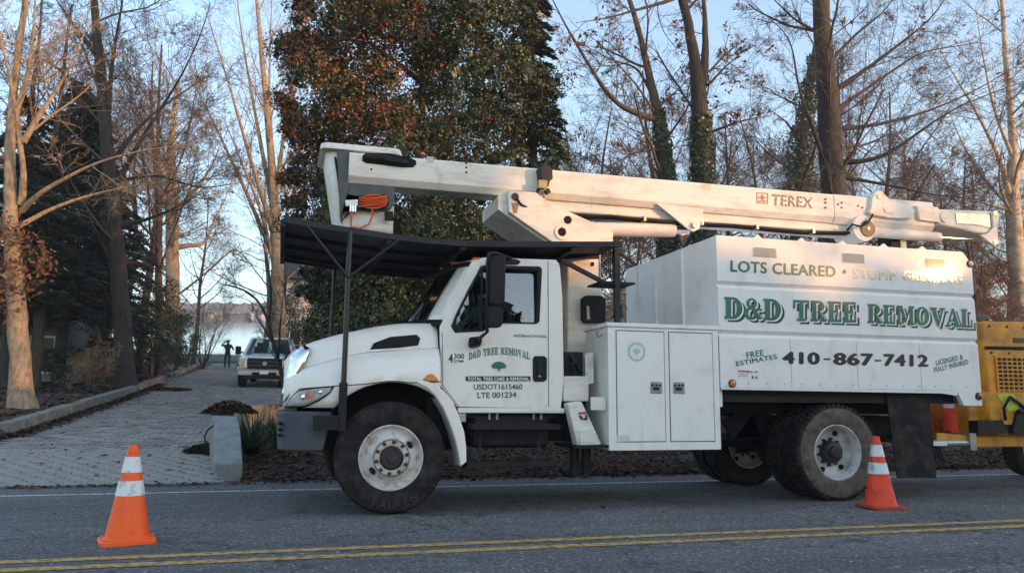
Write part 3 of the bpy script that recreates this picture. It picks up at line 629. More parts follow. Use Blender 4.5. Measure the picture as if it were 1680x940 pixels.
# chrome grille shell and dark grille between its sides
for s in (0, 1):
    sg = lambda y: y if not s else 2.4 - y
    Lp = [at(464, 667, .50), at(470, 640, .49), at(477, 612, .48), at(484, 588, .47), at(493, 574, .46), at(505, 567, .45)]
    Rp = [at(472, 655, .36), at(484, 631, .35), at(492, 612, .34), at(500, 596, .335), at(508, 579, .33), at(508, 571, .34)]
    MB().grid([[(p.x - .014, sg(p.y), p.z), (p.x - .03, sg(p.y - .05), p.z), (q.x - .006, sg(q.y - .03), q.z)] for p, q in zip(Lp, Rp)]).build('grille_surround', M['chrome'], truck, smooth=60, thick=.012)
gr = MB(); gr.add([(-.97, .5, .97), (-.97, 1.9, .97), (-.90, 1.9, 1.50), (-.90, .5, 1.50)], [(0, 1, 2, 3)]); gr.box(-.96, -.86, .35, 2.05, .94, .99)
gl = gr.build('grille', M['grille'], truck)
for i in range(7): MB().bar((-.985 + .01 * i, .5, 1.02 + .07 * i), (-.985 + .01 * i, 1.9, 1.02 + .07 * i), .02, .02).build('grille_bar', M['chrome'], gl)
# hood side intake
iq = poly(.24, [(606, 574), (613, 563), (640, 553), (683, 549), (689, 555), (685, 567), (655, 571)])
def hy(a, b, d): 
    c = itp(a, (-.82, -.5, -.29, .49), (1.33, 1.42, 1.48, 1.55)); t = itp(a, (-.48, -.13, .1, .5), (1.69, 1.775, 1.815, 1.83)); f = (b - c) / (t - c)
    return .05 + itp(f, (0, .35, .68, .9), (.15, .175, .215, .29)) + d
hi = MB().prism(iq, lambda a, b: (a, hy(a, b, -.012), b), lambda a, b: (a, hy(a, b, .03), b)).build('hood_intake', M['hole'], truck)
big = [(sum(p[0] for p in iq) / 7 + (a - sum(p[0] for p in iq) / 7) * 1.10, sum(p[1] for p in iq) / 7 + (b - sum(p[1] for p in iq) / 7) * 1.28) for a, b in iq]
MB().prism(big, lambda a, b: (a, hy(a, b, -.016), b), lambda a, b: (a, hy(a, b, .01), b), [iq]).build('intake_frame', M['cab_paint'], truck, bevel=.006)

# cab
CY0, CY1 = .17, 2.23
side_out = poly(.17, [(749, 667), (723, 632), (722, 535), (774, 429), (794, 422), (913, 426), (919, 436), (923, 486), (925.5, 622), (921, 670)])
win = poly(.17, [(741, 535), (749, 515), (770, 473), (789, 438), (795, 436), (884, 438), (888, 442), (884, 527), (879, 531), (828, 530), (806, 533), (793, 543), (747, 545)])
for s, (a, b) in enumerate(((CY0, CY0 + .05), (CY1 - .05, CY1))):
    MB().plate(side_out, a, b, [win]).build('cab_side', M['cab_paint'], truck, bevel=.012)
    cx, cz = sum(p[0] for p in win) / len(win), sum(p[1] for p in win) / len(win)
    inner = [(cx + (x - cx) * .935, cz + (z - cz) * .935) for x, z in win]
    MB().plate([(cx + (x - cx) * 1.012, cz + (z - cz) * 1.012) for x, z in win], (a - .006, b - .01)[s], (a + .02, b + .006)[s], [inner]).build('window_gasket', M['gasket'], truck)
    g_ = MB().plate([(cx + (x - cx) * .965, cz + (z - cz) * .965) for x, z in win], 0, .005); g_.v = [(x, (a + .012 + (z - 1.72) * .11 + y) if not s else (b - .012 - (z - 1.72) * .11 - y), z) for x, y, z in g_.v]; g_.build('side_window', M['glass'], truck)
    p0, p1 = xz(791, 438, .17), xz(789, 542, .17)
    MB().bar((p0[0], a + .012, p0[1]), (p1[0], a + .012, p1[1]), .022, .03, (0, 1, 0)).build('window_post', M['gasket'], truck)
# door seams, sill
ds = MB()
p = [xz(*q, .17) for q in ((899, 428), (900, 667))]; ds.bar((p[0][0], .168, p[0][1]), (p[1][0], .168, p[1][1]), .004, .007, (0, 1, 0))
p = [xz(*q, .17) for q in ((724, 545), (725, 632), (752, 668))]
ds.bar((p[0][0] + .008, .168, p[0][1]), (p[1][0] + .008, .168, p[1][1]), .004, .007, (0, 1, 0)); ds.bar((p[1][0] + .008, .168, p[1][1]), (p[2][0] + .008, .168, p[2][1]), .004, .007, (0, 1, 0))
ds.build('door_seam', M['gasket'], truck)
MB().box(.66, 1.76, .165, 2.235, .925, .975).build('cab_sill', M['cab_paint'], truck, bevel=.008)
MB().box(.50, 1.70, .25, 2.15, .88, .95).build('cab_floor', M['black'], truck)
rail = MB().box(.66, .74, .17, .2, .84, .92).build('mud_tab', M['steel'], truck)
# windscreen, roof, back wall, cowl
def bulge(y): return 1 - ((y - 1.2) / 1.03) ** 2
def fr(t, y): return (.49 + (.80 - .49) * t - (.25 - .12 * t) * bulge(y), y, 1.775 + (2.43 - 1.775) * t + .05 * bulge(y) + .015 * math.sin(math.pi * t))
yg = np.linspace(CY0 + .02, CY1 - .02, 15)
MB().grid([[fr(t, y) for y in yg[1:-1]] for t in np.linspace(.05, .93, 7)]).build('windscreen', M['wind'], truck, smooth=60)
for ya, yb_ in ((0, 2), (12, 14)): MB().grid([[fr(t, y) for y in np.linspace(yg[ya], yg[yb_], 4)] for t in np.linspace(0, 1, 7)]).build('windscreen_pillar', M['cab_paint'], truck, smooth=60, thick=.03)
wg = MB(); wg.grid([[fr(t, y) for y in yg] for t in (-.02, .07)]); wg.grid([[fr(t, y) for y in yg] for t in (.90, .99)])
wg.grid([[fr(t, y) for y in (yg[2] - .02, yg[2] + .025)] for t in np.linspace(0, .95, 6)]); wg.grid([[fr(t, y) for y in (yg[12] - .025, yg[12] + .02)] for t in np.linspace(0, .95, 6)])
wg.build('windscreen_gasket', M['gasket'], truck, smooth=60, thick=.036)
MB().bar(Vector(fr(.12, 1.19)), Vector(fr(.90, 1.19)), .02, .03).build('windscreen_divider', M['gasket'], truck)
roof = []
for u in np.linspace(0, 1, 9):
    row = []
    for y in np.linspace(CY0, CY1, 15):
        f0 = fr(1.0, y); x = f0[0] + (1.70 - f0[0]) * u; e = 1 - abs(2 * (y - 1.2) / (CY1 - CY0)) ** 6
        row.append((x, y, f0[2] + (.075 * math.sin(min(1, u * 2.2) * math.pi / 2) - .03 * max(0, u - .85) / .15) * (.35 + .65 * e)))
    roof.append(row)
MB().grid(roof).build('cab_roof', M['cab_paint'], truck, smooth=60, thick=.03)
MB().box(1.66, 1.72, CY0 + .05, CY1 - .05, .98, 2.47).build('cab_back', M['cab_paint'], truck, bevel=.01)
MB().grid([[fr(-.02, y) for y in yg], [(.44, y, 1.775 + .04 * bulge(y)) for y in yg]]).build('cowl', M['black'], truck, thick=.01)
for i, yy in enumerate((.27, .75, 1.2, 1.65, 2.13)):
    f0 = fr(1.0, yy); MB().ball((f0[0] + .03 + (.05 if i in (0, 4) else 0), yy, f0[2] + .035), .06, 12, 6, (1.0, .6, .35)).build('roof_light', M['amber'], truck, smooth=60)
# cabin inside
ins = MB().box(.28, .62, .26, 2.14, 1.35, 1.72); ins.box(.30, .46, .3, 2.1, 1.72, 1.77); ins.build('dashboard', M['interior'], truck, bevel=.03)
for yy in (.38, 1.45):
    st = MB().box(1.05, 1.50, yy, yy + .5, 1.15, 1.38); st.box(1.42, 1.58, yy, yy + .5, 1.3, 1.98); st.box(1.46, 1.56, yy + .12, yy + .38, 1.98, 2.15); st.build('seat', M['seat'], truck, bevel=.05)
sw = MB().tube([(.80 + .08 * math.sin(a), .63 + .2 * math.cos(a), 1.70 + .17 * math.sin(a)) for a in np.linspace(0, 2 * math.pi, 22)], .014, 8, False); sw.cyl((.62, .63, 1.55), (.80, .63, 1.70), .03); sw.bar((.80, .44, 1.70), (.80, .82, 1.70), .03, .02); sw.build('steering_wheel', M['gasket'], truck, smooth=60)
vest = MB().grid([[(.34 + .1 * i + .02 * math.sin(j * 2.0), .60 + .09 * j, 1.815 - .015 * i + .02 * math.sin(i * 2 + j * 1.3)) for j in range(7)] for i in range(4)])
tag(vest.build('safety_vest', M['hivis'], None, smooth=60, thick=.02), 'bright green safety vest lying on the dashboard behind the windscreen', 'vest')
# door furniture and lettering
dh = MB().plate(poly(.17, [(874, 588), (877, 584), (893, 584), (897, 588), (897, 622), (893, 626), (877, 626), (874, 622)]), .158, .18).build('door_handle', M['gasket'], truck, bevel=.006)
MB().plate(poly(.155, [(882, 590), (889, 590), (888, 613), (882, 613)]), .145, .16).build('pull', M['black'], dh, bevel=.004)
MB().cyl((at(885.5, 617, .15).x, .150, at(885.5, 617, .15).z), (at(885.5, 617, .15).x, .16, at(885.5, 617, .15).z), .012).build('lock', M['steel'], dh)
lettering(slab_text('D&D TREE REMOVAL'), [(769, 591), (869, 590), (769, 579)], .17, M['green'], truck, arch=.75)
q = [xz(764, 617, .17), xz(870, 617, .17), xz(870, 625, .17), xz(764, 625, .17)]
MB().plate(q, .1655, .169).build('lettering_band', M['ink'], truck)
lettering(text_mesh('TOTAL TREE CARE & REMOVAL', .035, 1.05), [(767, 624), (868, 624), (767, 618.5)], .164, M['white_ink'], truck)
lettering(text_mesh('USDOT1615460', .014), [(777, 639), (857, 638.5), (777, 630)], .17, M['ink'], truck)
lettering(text_mesh('LTE 001234', .014), [(783, 653), (847, 652), (783, 643.5)], .17, M['ink'], truck)
lettering(text_mesh('INTERNATIONAL', .015, 1.1), [(843, 553), (897, 554), (843, 548.5)], .17, M['ink'], truck, name='badge')
lettering(text_mesh('4', .04), [(736, 595), (743, 595), (736, 580.5)], .17, M['ink'], truck, name='badge')
lettering(text_mesh('300', .02), [(744.5, 588.5), (761.5, 588.5), (744.5, 580)], .17, M['chrome'], truck, name='badge')
lettering(text_mesh('DT466', .03), [(744.5, 595), (761, 594), (744.5, 590.5)], .17, M['ink'], truck, name='badge')
def tree_emblem(cx, cy, w, h, Y, m, parent):
    pts = []; r_ = random.Random(3)
    for i in range(46):
        a = 2 * math.pi * i / 46; rr = 1 + (.10 if i % 2 else -.10) + r_.uniform(-.05, .05)
        y_ = math.sin(a) * .5 * h * rr; y_ = y_ if y_ > -.25 * h else -.25 * h + (y_ + .25 * h) * .35
        pts.append(xz(cx + math.cos(a) * .5 * w * rr * (1.0 if y_ < .1 * h else .9), cy - y_, Y))
    m1 = MB().plate(pts, Y - .0035, Y - .001); m1.plate(poly(Y, [(cx - w * .07, cy + h * .22), (cx + w * .07, cy + h * .22), (cx + w * .05, cy + h * .5), (cx + w * .14, cy + h * .6), (cx - w * .14, cy + h * .6), (cx - w * .05, cy + h * .5)]), Y - .0045, Y - .001)
    return m1.build('tree_emblem', m, parent)
tree_emblem(818.5, 600, 25, 14, .17, M['green'], truck)
# mirror on its tubular arm
mir = MB().plate(poly(-.13, [(802, 425), (806, 421), (823, 421), (828, 427), (826, 496), (822, 500), (804, 500), (801, 496)]), -.19, -.10).build('mirror', M['gasket'], truck, bevel=.02)
MB().plate(poly(-.13, [(799, 507), (803, 503), (821, 504), (824, 509), (822, 534), (818, 538), (802, 538), (799, 534)]), -.19, -.11).build('spot_mirror', M['gasket'], mir, bevel=.02)
am = MB(); am.tube([at(838, 424, .15), at(812, 415, -.08), at(802, 416, -.13), at(800, 430, -.14), at(799, 545, -.14), at(790, 552, -.05), at(781, 561, .12)], .018, 8); am.build('mirror_arm', M['black'], mir, smooth=60)
MB().plate(poly(.12, [(771, 553), (789, 552), (791, 556), (788, 568), (772, 570), (769, 566)]), .10, .17).build('mirror_foot', M['gasket'], mir, bevel=.012)
MB().plate(poly(.16, [(800, 427), (812, 424), (845, 425), (855, 429), (850, 434), (812, 434)]), .14, .2).build('mirror_bracket', M['gasket'], mir, bevel=.012)
mf = MB().box(.80, .95, 2.52, 2.60, 1.95, 2.4); mf.cyl((.82, 2.25, 2.42), (.82, 2.56, 2.42), .018); mf.cyl((.82, 2.25, 1.7), (.82, 2.56, 1.7), .018); mf.cyl((.82, 2.56, 1.7), (.82, 2.56, 2.42), .018); mf.build('mirror', M['gasket'], truck)
# cab guard canopy over the hood and cab, on two front posts
cl = [(-1.06, 2.72), (-.55, 2.665), (-.06, 2.62), (.30, 2.60), (.67, 2.595), (1.3, 2.625), (2.38, 2.69)]
can = node('cab_guard', (-.46, .1, .8), truck)
MB().grid([[(x, y, z) for y in (.12, .85, 1.55, 2.28)] for x, z in cl]).build('guard_roof', M['canopy'], can, thick=.012)
for nm, ys_ in (('guard_edge', .10), ('guard_edge', 2.30)):
    e = MB(); 
    for (a, b), (c, d) in zip(cl[:-1], cl[1:]): e.bar((a, ys_, b - .005), (c, ys_, d - .005), .05, .055)
    e.build(nm, M['canopy'], can)
for x, z in (cl[0], cl[2], cl[4], (1.85, 2.655)): MB().bar((x, .1, z - .035), (x, 2.3, z - .035), .05, .06).build('guard_rib', M['canopy'], can)
for yy in (.75, 1.35, 1.95):
    e = MB()
    for (a, b), (c, d) in zip(cl[:-1], cl[1:]): e.bar((a, yy, b - .028), (c, yy, d - .028), .04, .04)
    e.build('guard_rib', M['canopy'], can)
for yy in (-.015, 2.41):
    MB().tube([(-.46, yy, 1.0), (-.455, yy, 1.7), (-.44, yy + (.09 if yy < 1 else -.09), 2.64)], .026, 12).build('guard_post', M['black_paint'], can, smooth=60)
    MB().cyl((-.45, yy + .02, 2.18), (-.85, yy + .03, 2.66), .014, n=8).build('guard_brace', M['black_paint'], can, smooth=60)
    MB().cyl((-.45, yy + .02, 2.18), (.02, yy + .03, 2.57), .014, n=8).build('guard_brace', M['canopy'], can, smooth=60)
MB().bar(at(921, 427, .2), at(988, 462, .35), .04, .04).build('guard_brace', M['canopy'], can)
MB().bar((2.40, .3, 1.86), (2.40, .3, 2.70), .055, .055, (1, 0, 0)).build('guard_post', M['canopy'], can); MB().bar((2.40, 2.1, 1.3), (2.40, 2.1, 2.70), .055, .055, (1, 0, 0)).build('guard_post', M['canopy'], can)
MB().plate(poly(.3, [(1003, 522), (1022, 522), (1020, 500), (1014, 499)]), .29, .31).build('gusset', M['canopy'], can)
me_ = MB()
for i in range(9):
    x = 2.21 + i * .022
    me_.bar((x, .32, 2.36), (x, .32, 2.66), .006, .006)
for i in range(14): me_.bar((2.2, .32, 2.36 + i * .022), (2.39, .32, 2.36 + i * .022), .006, .006)
me_.build('mesh_guard', M['canopy'], can)
MB().slab([(2.22, .3), (2.62, .3), (2.62, .7), (2.22, .7)], 2.30, 2.32).build('guard_shelf', M['canopy'], can)
# outrigger beside the cab
ob = MB().plate(poly(.2, [(924, 617), (966, 617), (966, 658), (924, 658)]), .2, 2.2).build('outrigger_box', M['boom'], truck, bevel=.01)
for s in (0, 1):
    f = (lambda y: y) if not s else (lambda y: 2.4 - y)
    g = MB().plate(poly(.1, [(930, 661), (953, 658), (986, 728), (946, 731)]), f(.08), f(.22)).build('outrigger_leg', M['boom'], truck, bevel=.015)
    MB().plate(poly(.06, [(950, 705), (972, 700), (987, 729), (952, 731)]), f(.06), f(.10)).build('foot_plate', M['boom'], g, bevel=.008)
MB().plate(poly(.075, [(949, 676), (962, 675), (963, 678.5), (950, 679.5)]), .072, .078).build('warning_sticker', M['red_ink'], truck)
st = MB().plate(poly(.075, [(950, 681), (953, 681), (957, 687), (953, 688)]), .072, .078); st.plate(poly(.075, [(960, 680), (963, 680), (964, 688), (957, 689), (957, 686), (961, 685)]), .072, .078); st.build('warning_sticker', M['ink'], truck)
MB().box(1.80, 2.18, .02, .6, .585, .615).build('jack_shelf', M['black'], truck)
for x in (1.93, 2.06): MB().cyl((x, .35, .3), (x, .35, .6), .05, n=12).build('jack_foot', M['black'], truck)
br = MB().plate(poly(.62, [(966, 649), (996, 648), (996, 669), (967, 669)]), .0, .02) if False else MB().box(2.0, 2.165, .05, .07, .96, 1.09)
for x in (2.04, 2.085, 2.13): br.cyl((x, .045, 1.025), (x, .052, 1.025), .012, n=8)
br.build('hinge_bracket', M['boom'], truck)
cv = MB().box(1.78, 1.98, .22, .5, 1.3, 1.55); cv.tube([at(935, 582, .21), at(945, 595, .18), at(955, 612, .21)], .02, 6); cv.tube([at(940, 612, .21), at(938, 598, .16), at(950, 585, .21)], .015, 6); cv.build('control_valve', M['black'], truck)
MB().plate(poly(.3, [(958, 580), (972, 578), (973, 628), (960, 632)]), .28, .32).build('valve_cover', M['boom'], truck)
# tool cabinet
cab = node('tool_cabinet', (2.8, 0, .56), truck)
MB().box(2.175, 3.42, .012, .66, .565, 1.80).build('cabinet_body', M['paint'], cab, bevel=.006)
MB().box(2.155, 3.43, -.015, .68, 1.803, 1.845).build('cabinet_lid', M['paint'], cab, bevel=.006)
fm = MB().plate([(2.17, .56), (3.425, .56), (3.425, 1.80), (2.17, 1.80)], .0, .011, [[(2.255, .64), (2.80, .64), (2.80, 1.77), (2.255, 1.77)], [(2.845, .64), (3.36, .64), (3.36, 1.77), (2.845, 1.77)]]); fm.build('cabinet_frame', M['paint'], cab, bevel=.003)
MB().box(2.24, 3.38, .006, .0115, .63, 1.78).build('door_seal', M['gasket'], cab)
for x0, x1, lx in ((2.264, 2.791, 2.695), (2.854, 3.351, 2.95)):
    d = MB().box(x0, x1, -.005, .006, .649, 1.761).build('door', M['paint'], cab, bevel=.003)
    l = MB().box(lx - .065, lx + .065, -.012, -.004, 1.13, 1.25).build('latch', M['steel'], d, bevel=.003)
    lt = MB().box(lx - .04, lx + .03, -.018, -.011, 1.165, 1.195)
    for a in (-.045, .0, .04): lt.cyl((lx + a, -.02, 1.215), (lx + a, -.011, 1.215), .012, n=8)
    lt.build('latch_paddle', M['black'], d)
    if lx < 2.8:
        P0 = at(1044, 577, 0); rg = []
        for a in np.linspace(0, 2 * math.pi, 30): rg.append([(P0.x + r_ * math.cos(a), -.008, P0.z + r_ * math.sin(a)) for r_ in (.098, .086)])
        MB().grid(rg).build('emblem_ring', M['pale_green'], d)
        rg = []
        for a in np.linspace(0, 2 * math.pi, 60):
            if int(a * 9.5) % 2: rg.append([(P0.x + r_ * math.cos(a), -.0075, P0.z + r_ * math.sin(a)) for r_ in (.080, .064)])
        em = MB()
        for q in rg: em.box(q[0][0] - .004, q[0][0] + .004, -.0085, -.0075, q[0][2] - .006, q[0][2] + .006)
        em.ball((P0.x, -.006, P0.z + .01), .042, 14, 6, (1, .06, .7)); em.box(P0.x - .006, P0.x + .006, -.0085, -.006, P0.z - .045, P0.z); em.build('tree_emblem', M['pale_green'], d)
        MB().plate(poly(0, [(1011, 714), (1032, 713), (1032, 724), (1011, 725)]), -.007, -.0055).build('maker_plate', mat('maker_plate', (.62, .63, .62), .5), d)
hk = MB().box(2.19, 2.2, .2, .3, 1.66, 1.78); hk = MB().tube([at(984, 540, .1), at(979, 545, .08), at(981, 553, .08), at(988, 548, .08)], .014, 6); hk.build('lock_hasp', M['steel'], cab)
# ---- chip body
chip = node('chip_body', (5.1, .1, 1.2), truck)
XB0, XB1 = 3.44, 6.84
def side_profile(s):
    z = [1.205, 1.735, 1.77, 1.81, 2.262, 2.298, 2.338, 2.832]
    y = [0, 0, .035, 0, 0, .035, 0, 0]
    return [((a if not s else 2.4 - a), b) for a, b in zip(y, z)]
for s in (0, 1):
    inn = (.06, 2.34)[s]
    mb = MB().side(side_profile(s)[:7] + [((0, 2.4)[s], 2.64), (inn, 2.64), (inn, 1.205)], XB0, XB1)
    yy0, yy1 = ((0, .06), (2.34, 2.4))[s]
    mb.plate([(XB0, 2.64), (XB1, 2.64), (XB1, 2.69), (6.72, 2.835), (XB0, 2.832)], yy0, yy1)
    mb.plate([(6.49, 1.205), (6.58, 1.03), (6.84, 1.03), (6.84, 1.205)], yy0, yy1)
    mb.plate([(3.45, 1.18), (6.3, 1.165), (6.5, 1.14), (6.5, 1.204), (3.45, 1.204)], yy0 + .004, yy1 - .03)
    mb.build('side_wall', M['paint'], chip, smooth=20)
fw_ = MB().box(XB0 + .002, XB0 + .05, .06, 2.34, 1.0, 2.83)
for yy in (.75, 1.45, 2.0): fw_.box(XB0 - .03, XB0 + .01, yy, yy + .03, 1.2, 2.80)
fw_.build('front_wall', M['paint'], chip)
MB().box(6.78, 6.838, .06, 2.34, 1.05, 2.66).build('tailgate', M['paint'], chip)
MB().box(XB0 + .05, 6.78, .06, 2.34, 1.15, 1.2).build('floor_panel', M['black'], chip)
MB().box(XB0 + .05, 6.72, .06, 2.34, 2.76, 2.80).build('roof_panel', M['paint'], chip)
for px, py in ((1243, 393.5), (1315, 397.5), (1382, 402), (1450, 406), (1513, 409.5)):
    x, z = xz(px, py, .02); MB().plate([(x - .055, 2.83), (x + .055, 2.83), (x, 2.875)], .01, .05).build('roof_tab', M['paint'], chip)
for x0 in (3.875, 5.02, 6.15):
    v = MB().plate([(x0, 2.62), (x0 + .31, 2.62), (x0 + .31, 2.73), (x0, 2.73)], -.004, .004).build('vent_panel', M['paint'], chip)
    sl = MB()
    for r_ in range(6):
        for c in range(13):
            x = x0 + .006 + c * .0232 + (.010 if r_ % 2 else 0); z = 2.624 + r_ * .0175
            if x + .02 > x0 + .31: continue
            sl.add([(x, -.0065, z), (x + .013, -.0065, z), (x + .018, -.0065, z + .0125), (x + .005, -.0065, z + .0125)], [(0, 1, 2, 3)])
    sl.build('vent_holes', M['hole'], v)
for (px, py, m, r_) in ((1201, 629, 'amber', .036), (1591, 433, 'pale_lens', .035), (1605, 650, 'red_lens', .037)):
    x, z = xz(px, py, 0); MB().cyl((x, -.012, z), (x, .0, z), r_ + .008, n=20).build('lamp_rim', M['black'], chip); l = MB().lathe([(r_, -.010), (r_ * .9, -.024), (.001, -.03)], (x, 0, z), n=20).build('marker_lamp', M[m], chip, smooth=60)
    if m == 'red_lens': pass
sw_ = side_profile
lw1 = text_mesh('LOTS CLEARED', .03, 1.05); lettering(lw1, [(1198, 446), (1371, 455), (1198, 427)], 0, M['green'], chip)
MB().lathe([(.024, -.003), (.001, -.004)], (*[at(1385, 446, 0).x], 0, at(1385, 446, 0).z), n=18).build('lettering_dot', M['worn_ink'], chip)
lettering(text_mesh('STUMP', .03, 1.05), [(1399, 458), (1470, 461.5), (1399, 440)], 0, M['faded_green'], chip)
lettering(text_mesh('GRINDING', .03, 1.05), [(1481, 461.5), (1579, 466), (1481, 443.5)], 0, M['faded_green'], chip)
for w, (a, b, t) in {'D&D': ((1188, 523), (1281, 526.5), (1188, 487)), 'TREE': ((1301, 526.5), (1404, 529.5), (1301, 492)), 'REMOVAL': ((1423, 530), (1595, 538), (1423, 497.5))}.items():
    tm = slab_text(w)
    if w == 'REMOVAL': t = (1423, 498.5)
    lettering(tm, [a, b, t], 0, M['ink'], chip, off=(.045, -.030))
    lettering(tm, [a, b, t], 0, M['white_ink'], chip, off=(.018, -.012), dy=.0022)
    lettering(tm, [a, b, t], 0, M['green'], chip, dy=.0044)
for s_, q_ in (('410', [(1282.5, 597), (1345, 598.5), (1282.5, 576)]), ('867', [(1366.5, 599), (1433, 600.3), (1366.5, 578)]), ('7412', [(1448.5, 600.7), (1523, 602), (1448.5, 580)])): lettering(text_mesh(s_, .055, 1.08), q_, 0, M['ink'], chip)
for a_, b_, c_ in ((1351, 1361.5, 587.6), (1435, 1445.5, 590)): MB().plate(poly(0, [(a_, c_), (b_, c_ + .2), (b_, c_ + 2.8), (a_, c_ + 2.6)]), -.0035, -.001).build('lettering_dash', M['ink'], chip)
lettering(text_mesh('FREE', .025, 1.1), [(1225, 588), (1253, 583), (1223.5, 578)], 0, M['green'], chip)
lettering(text_mesh('ESTIMATES', .025, 1.1), [(1208, 601), (1275, 588.5), (1206.5, 593)], 0, M['green'], chip)
lettering(text_mesh('LICENSED &', .025, 1.1), [(1536, 599.5), (1580, 589), (1534.5, 591)], 0, M['green'], chip)
lettering(text_mesh('FULLY INSURED', .025, 1.1), [(1533, 611), (1589, 597), (1531.5, 603)], 0, M['green'], chip)
sk = MB().plate(poly(0, [(1209, 606), (1244, 608), (1244, 622), (1209, 620)]), -.003, -.001).build('warning_sticker', M['white_ink'], chip)
MB().plate(poly(0, [(1210, 607), (1231, 608), (1231, 611), (1210, 610)]), -.005, -.003).build('sticker_band', mat('pale_red_ink', (.5, .16, .14), .5), sk)
d = MB()
for a, b, c, e in ((1232, 609, 1234, 613), (1237, 609, 1243, 611), (1233, 616, 1236, 621), (1238, 617, 1242, 621), (1212, 613, 1228, 614), (1212, 616, 1226, 617)): d.plate(poly(0, [(a, b), (c, b), (c, e), (a, e)]), -.0045, -.003)
d.build('sticker_print', M['worn_ink'], sk)
for s in (0, 1):
    f = (.10, 2.28)[s]
    MB().grid([[(5.60 + .02 * i, f, 1.16 - .235 * i), (5.62 + .02 * i + .29, f - .008 * (i % 2), 1.16 - .235 * i), (6.18 + .008 * i, f, 1.16 - .237 * i)] for i in range(5)]).build('mud_flap', M['rubber'], truck, thick=.014)
MB().box(6.3, 6.85, .5, 1.9, .62, .72).build('hitch_beam', M['black'], truck)

# ---- turret, booms and bucket
tur = node('turret', (2.3, 1.2, 1.2), truck)
MB().box(2.09, 2.52, 1.0, 1.62, 1.0, 2.84).build('pedestal', M['boom'], tur, bevel=.02)
MB().box(2.0, 2.9, .7, 1.95, .9, 1.25).build('pedestal_base', M['black'], tur)
MB().plate(poly(.95, [(954, 490), (960, 485), (986, 485), (993, 491), (993, 526), (988, 530), (958, 530), (954, 525)]), .93, .99).build('control_pad', M['gasket'], tur, bevel=.01)
MB().plate(poly(.92, [(962, 502), (966, 502), (968, 524), (963, 524)]), .915, .935).build('pad_handle', M['steel'], tur)
MB().plate(poly(.98, [(971, 430), (975, 430), (975, 436), (971, 436)]), .985, 1.0).build('pedestal_slot', M['hole'], tur)
MB().box(2.05, 2.56, .98, 1.64, 2.80, 2.86).build('turntable', M['black'], tur)
pl_out = poly(.7, [(833, 312), (880, 316), (905, 334), (953, 356), (1006, 380), (1006, 397), (905, 397), (835, 348)])
MB().plate(pl_out, .70, .76).build('turret_plate', M['boom'], tur, bevel=.008)
MB().plate(pl_out, 1.50, 1.56).build('turret_plate', M['boom'], tur, bevel=.008)
MB().plate(poly(.72, [(833, 312), (838, 311), (840, 349), (910, 398), (900, 398), (832, 352), (819, 342), (819, 322), (825, 314)]), .765, 1.495).build('turret_shell', M['boom'], tur)
for px, py, r_ in ((931.5, 361, .046), (921.5, 381, .048)):
    x, z = xz(px, py, .7)
    if r_ > .047: MB().lathe([(.085, .002), (.085, -.015), (.05, -.015), (.05, .002)], (x, .7, z), n=28).build('pin_boss', M['boom'], tur, smooth=30)
    MB().cyl((x, .694, z), (x, .705, z), r_, n=24).build('pin_hole', M['hole'], tur)
x, z = xz(845, 323, .7); MB().cyl((x, .69, z), (x, .71, z), .042, n=20).build('pivot_pin', M['rust'], tur)
MB().plate(poly(.7, [(839, 333), (851, 334), (848, 350), (842, 350)]), .6975, .7).build('rust_streak', mat('rust_stain', (.42, .24, .12), .7, var=.4, vscale=20), tur)
low = node('lower_boom', (1.3, 1.1, 3.3), truck)
MB().box(1.3, 6.25, .93, 1.30, 3.20, 3.335).build('boom_tube', M['boom'], low, bevel=.02)
MB().cyl((2.0, .98, 3.01), (3.44, .98, 3.09), .085, n=24).build('lift_cylinder', M['boom'], low, smooth=40)
MB().cyl((3.43, .98, 3.09), (3.62, .98, 3.10), .04, n=16).build('cylinder_rod', M['chrome'], low, smooth=40)
bk = poly(.84, [(1077, 334), (1155, 343), (1151, 362), (1147, 376), (1138, 380), (1130, 376), (1112, 362)])
for y0 in (.84, 1.10): MB().plate(bk, y0, y0 + .03).build('cylinder_bracket', M['boom'], low, bevel=.004)
x, z = xz(1139, 370, .83); MB().cyl((x, .80, z), (x, 1.16, z), .036, n=18).build('bracket_pin', M['steel'], low)
x, z = xz(1409, 377, .9)
MB().cyl((x, .80, z), (x, 1.2, z), .17, n=28).build('elbow_hub', M['boom'], low, bevel=.01)
MB().cyl((x + .05, .785, z - .005), (x + .05, .80, z - .005), .105, n=24).build('elbow_bearing', M['hub'], low); MB().cyl((x + .05, .775, z - .005), (x + .05, .79, z - .005), .02, n=10).build('bearing_bolt', M['steel'], low)
x1, z1 = xz(1432, 380, .9); x2, z2 = xz(1543, 389, .9)
MB().cyl((x1, .93, z1), (x2, .93, z2), .068, n=22).build('elbow_cylinder', M['boom'], low, smooth=40)
x3, z3 = xz(1622, 394, .9); MB().cyl((x2, .93, z2), (x3, .93, z3), .022, n=12).build('cylinder_rod', M['chrome'], low, smooth=40)
x, z = xz(1462, 395, 1.1); rs = MB().box(x - .09, x + .16, 1.0, 1.25, 2.80, z + .14); rs.build('boom_rest', M['black'], truck); MB().box(x + .05, x + .13, .98, 1.0, 2.8, z + .05).build('rest_pad', M['boom'], truck)
upb = node('upper_boom', (6.3, 1.0, 3.5), truck)
BY = .85
